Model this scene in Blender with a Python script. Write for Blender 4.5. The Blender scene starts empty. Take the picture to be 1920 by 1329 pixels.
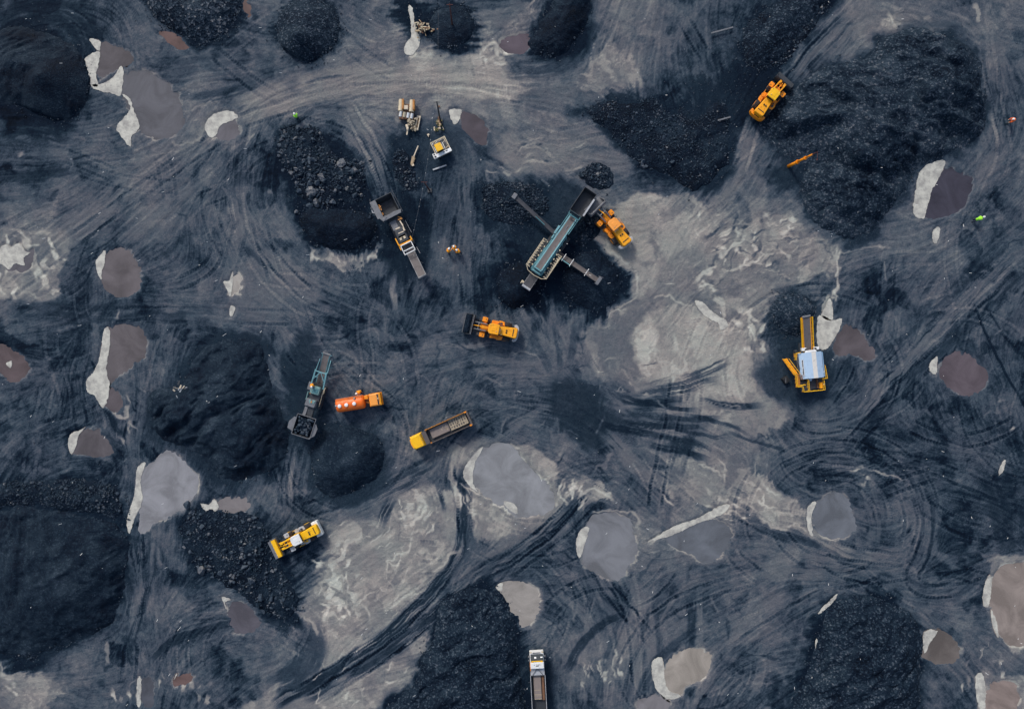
import bpy, bmesh, math, random
import numpy as np
from mathutils import Vector, Matrix

random.seed(7)
rng = np.random.default_rng(7)
scene = bpy.context.scene
COL = scene.collection

# ---------------------------------------------------------------- camera, sky, sun, exposure
S = 0.08            # metres per photo pixel on the ground
CAMH = 102.4
cam_d = bpy.data.cameras.new('camera')
cam = bpy.data.objects.new('camera', cam_d); COL.objects.link(cam)
cam_d.sensor_width = 36.0; cam_d.lens = 24.0
cam_d.clip_start = 0.5; cam_d.clip_end = 3000
cam.location = (0, 0, CAMH); cam.rotation_euler = (0, 0, 0)
scene.camera = cam

SUN_ELEV, SUN_ROT = math.radians(40), math.radians(332)
world = bpy.data.worlds.new('World'); scene.world = world
world.use_nodes = True
wn = world.node_tree
sky = wn.nodes.new('ShaderNodeTexSky'); sky.sky_type = 'NISHITA'; sky.sun_disc = False
sky.sun_elevation = SUN_ELEV; sky.sun_rotation = SUN_ROT
sky.air_density = 1.2; sky.dust_density = 3.0; sky.ozone_density = 1.5
wn.links.new(sky.outputs[0], wn.nodes['Background'].inputs[0])
wn.nodes['Background'].inputs[1].default_value = 0.10
sun_d = bpy.data.lights.new('sun', 'SUN'); sun_d.energy = 1.5; sun_d.angle = math.radians(11)
sun_d.color = (1.0, 0.975, 0.94)
sun = bpy.data.objects.new('sun', sun_d); COL.objects.link(sun)
az = SUN_ROT   # clockwise from +Y
sd = Vector((math.sin(az)*math.cos(SUN_ELEV), math.cos(az)*math.cos(SUN_ELEV), math.sin(SUN_ELEV)))
sun.rotation_euler = sd.to_track_quat('Z', 'Y').to_euler()
vs = scene.view_settings
scene.display_settings.display_device = 'sRGB'
vs.view_transform = 'Standard'; vs.look = 'None'; vs.gamma = 1.0; vs.use_curve_mapping = False
vs.exposure = 0.47

# ---------------------------------------------------------------- generic helpers
def W(px, py, z=0.0):
    """world point at height z that the nadir camera sees at photo pixel px,py"""
    f = (CAMH - z) / CAMH
    return Vector(((px-960)*S*f, (664.5-py)*S*f, z))

def lin(c):
    return tuple((v/255/12.92 if v/255 <= 0.04045 else ((v/255+0.055)/1.055)**2.4) for v in c[:3])

def tag(o, label=None, cat=None, group=None, kind=None):
    if label: o['label'] = label
    if cat: o['category'] = cat
    if group: o['group'] = group
    if kind: o['kind'] = kind
    return o

NEXT = [1.0]      # size of the next machine
def empty(name, loc, rz=0.0, label=None, cat=None, group=None):
    o = bpy.data.objects.new(name, None); COL.objects.link(o)
    o.empty_display_size = 0.5
    o.location = loc; o.rotation_euler = (0, 0, rz)
    o.scale = (NEXT[0],)*3; NEXT[0] = 1.0
    return tag(o, label, cat, group)

def link_mesh(name, me, mat=None, parent=None, loc=None):
    o = bpy.data.objects.new(name, me); COL.objects.link(o)
    if mat is not None and len(me.materials) == 0: me.materials.append(mat)
    if parent is not None: o.parent = parent
    if loc is not None: o.location = loc
    return o

class MB:
    """collects simple solids into one mesh"""
    def __init__(self): self.v = []; self.f = []
    def _add(self, vs_, fs):
        b = len(self.v); self.v += [tuple(p) for p in vs_]; self.f += [tuple(b+i for i in f) for f in fs]; return self
    def box(self, c, s, rz=0.0, ry=0.0, top=1.0, topy=None):
        hx, hy, hz = s[0]/2, s[1]/2, s[2]/2
        ty = top if topy is None else topy
        pts = []
        for z, kx, ky in ((-hz, 1, 1), (hz, top, ty)):
            for x, y in ((-hx, -hy), (hx, -hy), (hx, hy), (-hx, hy)):
                pts.append(Vector((x*kx, y*ky, z)))
        M = Matrix.Rotation(rz, 3, 'Z') @ Matrix.Rotation(ry, 3, 'Y')
        pts = [M @ p + Vector(c) for p in pts]
        return self._add(pts, [(3,2,1,0),(4,5,6,7),(0,1,5,4),(1,2,6,5),(2,3,7,6),(3,0,4,7)])
    def prism(self, poly, z0, z1, inset=0.0):
        n = len(poly)
        a = sum(poly[i][0]*poly[(i+1)%n][1]-poly[(i+1)%n][0]*poly[i][1] for i in range(n))
        if a < 0: poly = poly[::-1]
        cx = sum(p[0] for p in poly)/n; cy = sum(p[1] for p in poly)/n
        pts = [(p[0], p[1], z0) for p in poly]
        if inset:
            zm = z1-inset
            pts += [(p[0], p[1], zm) for p in poly]
            r = [math.hypot(p[0]-cx, p[1]-cy) for p in poly]
            pts += [(cx+(p[0]-cx)*(1-inset/max(q,1e-3)), cy+(p[1]-cy)*(1-inset/max(q,1e-3)), z1) for p, q in zip(poly, r)]
            fs = [tuple(range(n))[::-1], tuple(range(2*n, 3*n))]
            for k in (0, 1):
                fs += [(k*n+i, k*n+(i+1)%n, (k+1)*n+(i+1)%n, (k+1)*n+i) for i in range(n)]
        else:
            pts += [(p[0], p[1], z1) for p in poly]
            fs = [tuple(range(n))[::-1], tuple(range(n, 2*n))]
            fs += [(i, (i+1)%n, n+(i+1)%n, n+i) for i in range(n)]
        return self._add(pts, fs)
    def xz(self, prof, y0, y1):
        """profile in x,z extruded along y"""
        n = len(prof)
        pts = [(p[0], y0, p[1]) for p in prof] + [(p[0], y1, p[1]) for p in prof]
        fs = [tuple(range(n)), tuple(range(n, 2*n))[::-1]]
        fs += [((i+1)%n, i, n+i, n+(i+1)%n) for i in range(n)]
        return self._add(pts, fs)
    def tube(self, a, b, r, n=8, r2=None, cap=True):
        a = Vector(a); b = Vector(b); d = b-a
        if d.length < 1e-6: return self
        q = d.to_track_quat('Z', 'Y'); r2 = r if r2 is None else r2
        pts = []
        for p, rr in ((a, r), (b, r2)):
            for i in range(n):
                t = 2*math.pi*i/n
                pts.append(p + q @ Vector((rr*math.cos(t), rr*math.sin(t), 0)))
        fs = [(i, (i+1)%n, n+(i+1)%n, n+i) for i in range(n)]
        if cap: fs += [tuple(range(n))[::-1], tuple(range(n, 2*n))]
        return self._add(pts, fs)
    def bar(self, a, b, w=0.08, h=0.08):
        a = Vector(a); b = Vector(b); d = b-a; L = d.length
        if L < 1e-6: return self
        q = d.to_track_quat('X', 'Z')
        pts = []
        for x in (0, L):
            for y, z in ((-w/2, -h/2), (w/2, -h/2), (w/2, h/2), (-w/2, h/2)):
                pts.append(a + q @ Vector((x, y, z)))
        return self._add(pts, [(0,1,2,3)[::-1] if False else (3,2,1,0),(4,5,6,7),(0,1,5,4),(1,2,6,5),(2,3,7,6),(3,0,4,7)])
    def lathe_x(self, prof, cy, cz, n=16, sy=1.0):
        """prof: (x, r) revolved round the x axis"""
        pts = []
        for x, r in prof:
            for i in range(n):
                t = 2*math.pi*i/n
                pts.append((x, cy+r*math.cos(t)*sy, cz+r*math.sin(t)))
        fs = []
        for k in range(len(prof)-1):
            fs += [(k*n+(i+1)%n, k*n+i, (k+1)*n+i, (k+1)*n+(i+1)%n) for i in range(n)]
        m = len(prof)-1
        fs += [tuple(range(n)), tuple(range(m*n, m*n+n))[::-1]]
        return self._add(pts, fs)
    def lathe_y(self, prof, cx, cz, n=20):
        pts = []
        for y, r in prof:
            for i in range(n):
                t = 2*math.pi*i/n
                pts.append((cx+r*math.cos(t), y, cz+r*math.sin(t)))
        fs = []
        for k in range(len(prof)-1):
            fs += [(k*n+i, k*n+(i+1)%n, (k+1)*n+(i+1)%n, (k+1)*n+i) for i in range(n)]
        m = len(prof)-1
        fs += [tuple(range(n))[::-1], tuple(range(m*n, m*n+n))]
        return self._add(pts, fs)
    def lathe_z(self, prof, cx, cy, n=16):
        pts = []
        for z, r in prof:
            for i in range(n):
                t = 2*math.pi*i/n
                pts.append((cx+r*math.cos(t), cy+r*math.sin(t), z))
        fs = []
        for k in range(len(prof)-1):
            fs += [(k*n+i, k*n+(i+1)%n, (k+1)*n+(i+1)%n, (k+1)*n+i) for i in range(n)]
        m = len(prof)-1
        fs += [tuple(range(n))[::-1], tuple(range(m*n, m*n+n))]
        return self._add(pts, fs)
    def build(self, name, mat, parent=None, bevel=0.0, smooth=False, label=None):
        me = bpy.data.meshes.new(name)
        me.from_pydata(self.v, [], self.f); me.update()
        bm = bmesh.new(); bm.from_mesh(me)
        bmesh.ops.recalc_face_normals(bm, faces=bm.faces)
        if bevel > 0:
            es = [e for e in bm.edges if len(e.link_faces) == 2 and e.calc_face_angle(0) > 0.6]
            bmesh.ops.bevel(bm, geom=es, offset=bevel, segments=2, affect='EDGES', profile=0.5, clamp_overlap=True)
        bm.to_mesh(me); bm.free()
        if smooth:
            me.polygons.foreach_set('use_smooth', [True]*len(me.polygons))
        o = link_mesh(name, me, mat, parent)
        if label: o['label'] = label
        return o

# ---------------------------------------------------------------- numpy noise
_tab = rng.random((256, 256)).astype(np.float32)
def vnoise(x, y, seed=0):
    x = np.asarray(x, np.float32)+seed*17.31; y = np.asarray(y, np.float32)+seed*9.77
    xi = np.floor(x).astype(np.int32); yi = np.floor(y).astype(np.int32)
    fx = x-xi; fy = y-yi
    fx = fx*fx*(3-2*fx); fy = fy*fy*(3-2*fy)
    x0 = xi & 255; x1 = (xi+1) & 255; y0 = yi & 255; y1 = (yi+1) & 255
    a = _tab[y0, x0]; b = _tab[y0, x1]; c = _tab[y1, x0]; d = _tab[y1, x1]
    return (a+(b-a)*fx)+((c+(d-c)*fx)-(a+(b-a)*fx))*fy
def fbm(x, y, oct=4, seed=0, gain=0.5):
    s = 0; amp = 1; tot = 0
    for k in range(oct):
        s = s+amp*vnoise(x*(2**k), y*(2**k), seed+k*3); tot += amp; amp *= gain
    return s/tot            # 0..1
def sstep(a, b, x):
    t = np.clip((x-a)/(b-a), 0, 1); return t*t*(3-2*t)
def seg_sd(X, Y, poly):
    """signed distance to polygon, negative inside"""
    P = np.array(poly, np.float32); n = len(P)
    d = np.full(X.shape, 1e12, np.float32); ins = np.zeros(X.shape, bool)
    for i in range(n):
        ax, ay = P[i]; bx, by = P[(i+1) % n]
        ex, ey = bx-ax, by-ay
        wx = X-ax; wy = Y-ay
        t = np.clip((wx*ex+wy*ey)/(ex*ex+ey*ey+1e-9), 0, 1)
        dx = wx-ex*t; dy = wy-ey*t
        d = np.minimum(d, dx*dx+dy*dy)
        c = ((ay > Y) != (by > Y)) & (X < (bx-ax)*(Y-ay)/(by-ay+1e-12)+ax)
        ins ^= c
    d = np.sqrt(d)
    return np.where(ins, -d, d)
def smooth_poly(poly, it=2, closed=True):
    for _ in range(it):
        out = []; n = len(poly)
        for i in range(n if closed else n-1):
            a = poly[i]; b = poly[(i+1) % n]
            out.append((a[0]*.75+b[0]*.25, a[1]*.75+b[1]*.25)); out.append((a[0]*.25+b[0]*.75, a[1]*.25+b[1]*.75))
        if not closed: out = [poly[0]]+out+[poly[-1]]
        poly = out
    return poly
def catmull(poly, k=4):
    out = []; n = len(poly)
    for i in range(n):
        p0, p1, p2, p3 = [np.array(poly[(i+j-1) % n], float) for j in range(4)]
        for q in range(k):
            t = q/k; r = .5*((2*p1)+(p2-p0)*t+(2*p0-5*p1+4*p2-p3)*t*t+(3*p1-p0-3*p2+p3)*t**3); out.append((float(r[0]), float(r[1])))
    return out
def ell(cx, cy, rx, ry, n=14, rot=0.0):
    return [(cx+rx*math.cos(t)*math.cos(rot)-ry*math.sin(t)*math.sin(rot), cy+rx*math.cos(t)*math.sin(rot)+ry*math.sin(t)*math.cos(rot)) for t in [2*math.pi*i/n for i in range(n)]]

# ---------------------------------------------------------------- materials
def nodes_of(name):
    m = bpy.data.materials.new(name); m.use_nodes = True
    nt = m.node_tree; return m, nt, nt.nodes['Principled BSDF']
def N(nt, t, **kw):
    n = nt.nodes.new(t)
    for k, v in kw.items(): setattr(n, k, v)
    return n
def noise(nt, scale, detail=4, rough=0.6, vec=None):
    n = N(nt, 'ShaderNodeTexNoise'); n.inputs['Scale'].default_value = scale
    n.inputs['Detail'].default_value = detail; n.inputs['Roughness'].default_value = rough
    if vec is not None: nt.links.new(vec, n.inputs['Vector'])
    return n
def coords(nt):
    return N(nt, 'ShaderNodeNewGeometry').outputs['Position']
def mapr(nt, src, a, b, c, d):
    m = N(nt, 'ShaderNodeMapRange'); nt.links.new(src, m.inputs['Value'])
    for i, v in zip(('From Min', 'From Max', 'To Min', 'To Max'), (a, b, c, d)): m.inputs[i].default_value = v
    return m.outputs[0]
def mth(nt, op, a, b=None):
    m = N(nt, 'ShaderNodeMath', operation=op)
    for i, v in enumerate((a, b)):
        if v is None: continue
        if isinstance(v, (int, float)): m.inputs[i].default_value = v
        else: nt.links.new(v, m.inputs[i])
    return m.outputs[0]
def mixc(nt, fac, a, b):
    m = N(nt, 'ShaderNodeMix', data_type='RGBA')
    for i, v in ((0, fac), (6, a), (7, b)):
        if isinstance(v, (int, float)): m.inputs[i].default_value = v
        elif isinstance(v, tuple): m.inputs[i].default_value = (*v, 1) if len(v) == 3 else v
        else: nt.links.new(v, m.inputs[i])
    return m.outputs[2]
def bump(nt, bs, h, strength=0.5, dist=0.1):
    b = N(nt, 'ShaderNodeBump'); b.inputs['Strength'].default_value = strength; b.inputs['Distance'].default_value = dist
    nt.links.new(h, b.inputs['Height']); nt.links.new(b.outputs[0], bs.inputs['Normal'])

COAL_DUST = (0.017, 0.021, 0.027)
def paint(name, col, dirt=0.35, rough=0.45, metal=0.0, dirtcol=COAL_DUST, scale=1.6):
    m, nt, bs = nodes_of(name)
    co = N(nt, 'ShaderNodeTexCoord').outputs['Object']
    n1 = noise(nt, scale, 6, 0.7, co); n2 = noise(nt, scale*6, 3, 0.6, co)
    a = mapr(nt, n1.outputs[0], 0.62-dirt*0.45, 0.80-dirt*0.3, 0, 1)
    b = mapr(nt, n2.outputs[0], 0.35, 0.7, 0.25, 1)
    f = mth(nt, 'MULTIPLY', mth(nt, 'MULTIPLY', a, b), 0.75)
    var = mixc(nt, mapr(nt, n2.outputs[0], 0.3, 0.7, 0, 0.35), col, tuple(c*0.72 for c in col))
    c = mixc(nt, f, var, dirtcol)
    nt.links.new(c, bs.inputs['Base Color'])
    nt.links.new(mapr(nt, f, 0, 0.7, rough, 0.9), bs.inputs['Roughness'])
    bs.inputs['Metallic'].default_value = metal
    bump(nt, bs, n2.outputs[0], 0.15, 0.02)
    return m
ORANGE = lin((255, 148, 0)); YELLOW = lin((255, 190, 0))
M = {
 'orange': paint('orange_paint', (0.95, 0.30, 0.004), 0.27),
 'amber': paint('amber_paint', (0.97, 0.40, 0.005), 0.24),
 'yellow': paint('yellow_paint', (0.97, 0.52, 0.004), 0.24),
 'roofpeach': paint('peach_orange_paint', (0.95, 0.36, 0.06), 0.10),  # paler peach orange, used on roofs
 'tank': paint('tank_orange_paint', (0.95, 0.16, 0.006), 0.24),
 'tank2': paint('tank_dusty_orange_paint', (0.80, 0.17, 0.02), 0.30),
 'rust_orange': paint('worn_orange_paint', (0.50, 0.20, 0.03), 0.45),
 'teal': paint('teal_paint', (0.06, 0.19, 0.22), 0.5),
 'teal_light': paint('pale_teal_paint', (0.20, 0.43, 0.47), 0.42),
 'teal_mid': paint('mid_teal_paint', (0.10, 0.29, 0.33), 0.45),
 'green_grey': paint('grey_green_paint', (0.17, 0.30, 0.29), 0.38),
 'cream': paint('cream_rail_paint', (0.62, 0.52, 0.36), 0.30),
 'rust': paint('rusty_steel', (0.20, 0.10, 0.055), 0.4, 0.8),
 'redrust': paint('red_rust_steel', (0.10, 0.032, 0.028), 0.3, 0.8),
 'white': paint('white_paint', (0.80, 0.80, 0.78), 0.12),
 'white_clean': paint('clean_white_paint', (0.86, 0.86, 0.85), 0.02),
 'grey_light': paint('light_grey_paint', (0.46, 0.47, 0.49), 0.30),
 'grey': paint('grey_steel', (0.17, 0.175, 0.19), 0.35),
 'grey_dark': paint('dark_steel', (0.045, 0.05, 0.058), 0.35),
 'belt': paint('dusty_conveyor_belt', (0.155, 0.135, 0.13), 0.25, 0.85),
 'belt_dark': paint('dark_conveyor_belt', (0.075, 0.075, 0.085), 0.35, 0.85),
 'plate': paint('worn_brown_plate', (0.10, 0.085, 0.082), 0.2, 0.7),
 'blue': paint('pale_blue_sheet_metal', (0.42, 0.56, 0.72), 0.16),
 'blue2': paint('mid_blue_sheet_metal', (0.22, 0.36, 0.52), 0.08),
 'bone': paint('off_white_sheet_metal', (0.72, 0.68, 0.62), 0.14),
 'rubber': paint('dusty_rubber', (0.055, 0.05, 0.052), 0.35, 0.9),
 'timber': paint('weathered_timber', (0.45, 0.33, 0.20), 0.25, 0.85),
 'timber_pale': paint('pale_timber', (0.68, 0.57, 0.43), 0.15, 0.85),
 'straw': paint('dried_mud_crust', (0.42, 0.35, 0.25), 0.25, 0.95),
 'tarp': paint('brown_grey_bed_liner', (0.25, 0.205, 0.185), 0.15, 0.9, scale=3),
 'skin': paint('skin', (0.50, 0.30, 0.21), 0.0),
 'hivis_orange': paint('orange_workwear', (0.95, 0.35, 0.01), 0.02, 0.9),
 'hivis_red': paint('red_orange_workwear', (0.95, 0.16, 0.02), 0.02, 0.9),
 'hivis_green': paint('lime_workwear', (0.40, 0.95, 0.05), 0.02, 0.9),
 'trousers': paint('dark_workwear', (0.03, 0.04, 0.07), 0.1, 0.9),
 'helmet': paint('white_helmet', (0.88, 0.88, 0.86), 0.0, 0.35),
 'black': paint('black_void_paint', (0.012, 0.013, 0.016), 0.0, 0.6),
 'green_leaf': paint('moss_on_scrap', (0.16, 0.16, 0.05), 0.3, 0.9),
}
def glass_mat():
    m, nt, bs = nodes_of('dark_cab_glass')
    bs.inputs['Base Color'].default_value = (0.02, 0.03, 0.035, 1)
    bs.inputs['Roughness'].default_value = 0.08
    return m
M['glass'] = glass_mat()

TONES = [(0.02, (6, 14, 25)), (0.10, (15, 26, 41)), (0.15, (25, 38, 52)), (0.20, (39, 51, 64)), (0.26, (56, 67, 81)),
         (0.33, (77, 86, 99)), (0.41, (101, 106, 116)), (0.50, (130, 132, 136)), (0.60, (157, 157, 156)), (0.75, (191, 192, 188)), (0.95, (232, 232, 226))]
def tone_ramp(nt, src, k=(1.0, 1.0, 1.0)):
    r = N(nt, 'ShaderNodeValToRGB'); el = r.color_ramp.elements
    for i, (p, c) in enumerate(TONES):
        e = el[i] if i < 2 else el.new(p)
        e.position = p; L = lin(c); w = min(1, max(0, (p-0.18)/0.26)); q = [KTD[j]*(1-w)+k[j]*w for j in range(3)]; e.color = (L[0]*q[0], L[1]*q[1], L[2]*q[2], 1)
    nt.links.new(src, r.inputs[0]); return r.outputs[0]
KT = (0.95, 0.90, 0.83); KTD = (0.82, 0.91, 0.91)      # takes the blue of the skylight out of the measured tones

def ground_material():
    m, nt, bs = nodes_of('mud_and_coal_ground')
    at = N(nt, 'ShaderNodeAttribute', attribute_name='tone'); ti = N(nt, 'ShaderNodeAttribute', attribute_name='tint')
    we = N(nt, 'ShaderNodeAttribute', attribute_name='grit')
    P = coords(nt)
    f1 = noise(nt, 5.5, 3, 0.75, P); f2 = noise(nt, 1.1, 5, 0.7, P); f3 = noise(nt, 0.35, 4, 0.6, P)
    d = mth(nt, 'MULTIPLY', mth(nt, 'SUBTRACT', f1.outputs[0], 0.5), we.outputs['Fac'])
    e = mth(nt, 'MULTIPLY', mth(nt, 'SUBTRACT', f2.outputs[0], 0.5), 0.10)
    t = mth(nt, 'ADD', mth(nt, 'ADD', at.outputs['Fac'], d), e)
    # sparse pale crumbs
    vo = N(nt, 'ShaderNodeTexVoronoi'); vo.inputs['Scale'].default_value = 1.6; nt.links.new(P, vo.inputs['Vector'])
    crumb = mapr(nt, vo.outputs['Distance'], 0.05, 0.09, 1, 0)
    wn_ = N(nt, 'ShaderNodeSeparateColor'); nt.links.new(vo.outputs['Color'], wn_.inputs[0])
    crumb = mth(nt, 'MULTIPLY', crumb, mapr(nt, wn_.outputs[0], 0.80, 0.95, 0, 0.16))
    t = mth(nt, 'ADD', t, crumb)
    c = tone_ramp(nt, t, KT)
    # brown / slate hue drift
    warm = N(nt, 'ShaderNodeMix', data_type='RGBA', blend_type='MULTIPLY')
    nt.links.new(c, warm.inputs[6]); warm.inputs[7].default_value = (1.05, 1.0, 0.955, 1)
    nt.links.new(ti.outputs['Fac'], warm.inputs[0])
    hue = N(nt, 'ShaderNodeMix', data_type='RGBA', blend_type='MULTIPLY'); hue.inputs[0].default_value = 1.0
    f4 = noise(nt, 0.16, 6, 0.65, P)
    nt.links.new(warm.outputs[2], hue.inputs[6]); nt.links.new(mixc(nt, mapr(nt, f4.outputs[0], 0.40, 0.60, 0, 1), (0.955, 1.01, 1.015), (1.02, 0.992, 1.0)), hue.inputs[7])
    nt.links.new(hue.outputs[2], bs.inputs['Base Color'])
    bs.inputs['Roughness'].default_value = 0.85
    bs.inputs['Specular IOR Level'].default_value = 0.06
    bump(nt, bs, mth(nt, 'ADD', f1.outputs[0], mth(nt, 'MULTIPLY', f2.outputs[0], 2.0)), 0.8, 0.14)
    return m
def coal_material(name, tone, grain, amp, scale2=0.5, warm=0.0):
    m, nt, bs = nodes_of(name)
    P = coords(nt)
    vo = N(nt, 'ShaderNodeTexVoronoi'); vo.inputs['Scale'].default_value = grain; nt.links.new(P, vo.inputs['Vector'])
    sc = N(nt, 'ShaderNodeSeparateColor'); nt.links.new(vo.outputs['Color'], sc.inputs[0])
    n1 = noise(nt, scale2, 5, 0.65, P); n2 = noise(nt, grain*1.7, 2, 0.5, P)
    g = mth(nt, 'POWER', sc.outputs[0], 4.0)  # sparse bright cells: pale chunks, and facet glints put into the colour
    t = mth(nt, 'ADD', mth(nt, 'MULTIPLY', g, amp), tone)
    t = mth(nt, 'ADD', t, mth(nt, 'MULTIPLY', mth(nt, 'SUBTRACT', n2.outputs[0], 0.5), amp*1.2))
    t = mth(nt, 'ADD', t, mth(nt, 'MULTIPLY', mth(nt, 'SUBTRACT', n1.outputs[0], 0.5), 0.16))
    at = N(nt, 'ShaderNodeAttribute', attribute_name='tone')
    t = mth(nt, 'ADD', t, at.outputs['Fac'])
    nt.links.new(tone_ramp(nt, t, KT), bs.inputs['Base Color'])
    bs.inputs['Roughness'].default_value = 0.7
    bs.inputs['Specular IOR Level'].default_value = 0.08
    bump(nt, bs, mth(nt, 'ADD', vo.outputs['Distance'], n2.outputs[0]), 0.9, 0.5/grain)
    return m
M['ground'] = ground_material()
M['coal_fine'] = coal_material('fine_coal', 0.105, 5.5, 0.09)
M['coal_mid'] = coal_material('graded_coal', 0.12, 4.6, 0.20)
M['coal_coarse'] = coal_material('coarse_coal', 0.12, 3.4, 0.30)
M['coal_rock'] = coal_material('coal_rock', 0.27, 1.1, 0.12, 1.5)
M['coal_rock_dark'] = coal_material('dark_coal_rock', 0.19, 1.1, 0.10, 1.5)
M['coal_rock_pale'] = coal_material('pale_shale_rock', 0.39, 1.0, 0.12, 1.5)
def water_mat(name, rgb):
    m, nt, bs = nodes_of(name)
    L = lin(rgb); L = (L[0]*KT[0], L[1]*KT[1], L[2]*KT[2])
    P = coords(nt); n = noise(nt, 0.22, 7, 0.62, P); n2 = noise(nt, 6, 2, 0.6, P); n.inputs['Distortion'].default_value = 0.8
    c = mixc(nt, mapr(nt, n.outputs[0], 0.38, 0.66, 0, 1), tuple(v*0.74 for v in L), tuple(v*1.28 for v in L))
    c = mixc(nt, mapr(nt, n2.outputs[0], 0.4, 0.7, 0, 0.12), c, tuple(v*1.7 for v in L))
    nt.links.new(c, bs.inputs['Base Color'])
    bs.inputs['Roughness'].default_value = 0.35; bs.inputs['IOR'].default_value = 1.2
    bump(nt, bs, n2.outputs[0], 0.05, 0.02)
    return m
def sliver_mat():  # mottled pale sheet for the slivers along puddle edges
    m, nt, bs = nodes_of('pale_sliver_sheet')
    P = coords(nt); n = noise(nt, 0.8, 5, 0.65, P); n2 = noise(nt, 7, 3, 0.6, P)
    a = tuple(v*k for v, k in zip(lin((200, 202, 197)), KT)); b = tuple(v*k for v, k in zip(lin((158, 159, 158)), KT))
    c = mixc(nt, mapr(nt, n.outputs[0], 0.42, 0.62, 0, 1), a, b)
    c = mixc(nt, mapr(nt, n2.outputs[0], 0.45, 0.75, 0, 0.4), c, b)
    n3 = noise(nt, 2.5, 4, 0.7, P); c = mixc(nt, mapr(nt, n3.outputs[0], 0.60, 0.70, 0, 0.55), c, (0.12, 0.12, 0.12))
    nt.links.new(c, bs.inputs['Base Color']); bs.inputs['Roughness'].default_value = 0.7
    bump(nt, bs, n2.outputs[0], 0.2, 0.03)
    return m
M['sliver'] = sliver_mat()
# ---------------------------------------------------------------- ground: what lies where (photo pixel coordinates on the ground plane)
G = 1.875
gx = np.arange(-66, 1990, G, dtype=np.float32); gy = np.arange(-66, 1396, G, dtype=np.float32)
X, Y = np.meshgrid(gx, gy); GH_, GW_ = X.shape

TG = np.array([
 [22,22,26,26,28,30,30,27,24,34,27,20,28,36,28,30],
 [18,26,34,34,38,38,42,42,32,34,22,21,24,22,22,27],
 [22,32,33,30,22,27,22,28,33,24,20,30,24,20,28,30],
 [34,26,31,30,28,20,20,27,20,30,40,41,33,27,30,26],
 [28,22,24,28,30,24,26,25,18,26,40,42,30,24,26,24],
 [22,22,28,20,28,28,28,25,27,34,42,38,24,27,26,22],
 [24,24,22,18,24,26,28,27,27,24,32,36,26,22,22,22],
 [23,22,25,24,28,28,32,36,33,25,33,36,26,24,26,22],
 [18,20,26,22,26,40,40,34,25,27,34,34,32,29,26,21],
 [18,22,27,27,26,40,36,24,28,27,28,28,26,24,28,28],
 [28,27,26,27,34,38,34,20,26,30,30,28,26,22,25,26]], np.float32)/100
def grid_up(Gd, X, Y):
    u = np.clip((X-60)/120, 0, Gd.shape[1]-1.001); v = np.clip((Y-60)/120, 0, Gd.shape[0]-1.001)
    i = u.astype(int); j = v.astype(int); fu = u-i; fv = v-j
    fu = fu*fu*(3-2*fu); fv = fv*fv*(3-2*fv)
    return (Gd[j, i]*(1-fu)+Gd[j, i+1]*fu)*(1-fv)+(Gd[j+1, i]*(1-fu)+Gd[j+1, i+1]*fu)*fv

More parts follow.
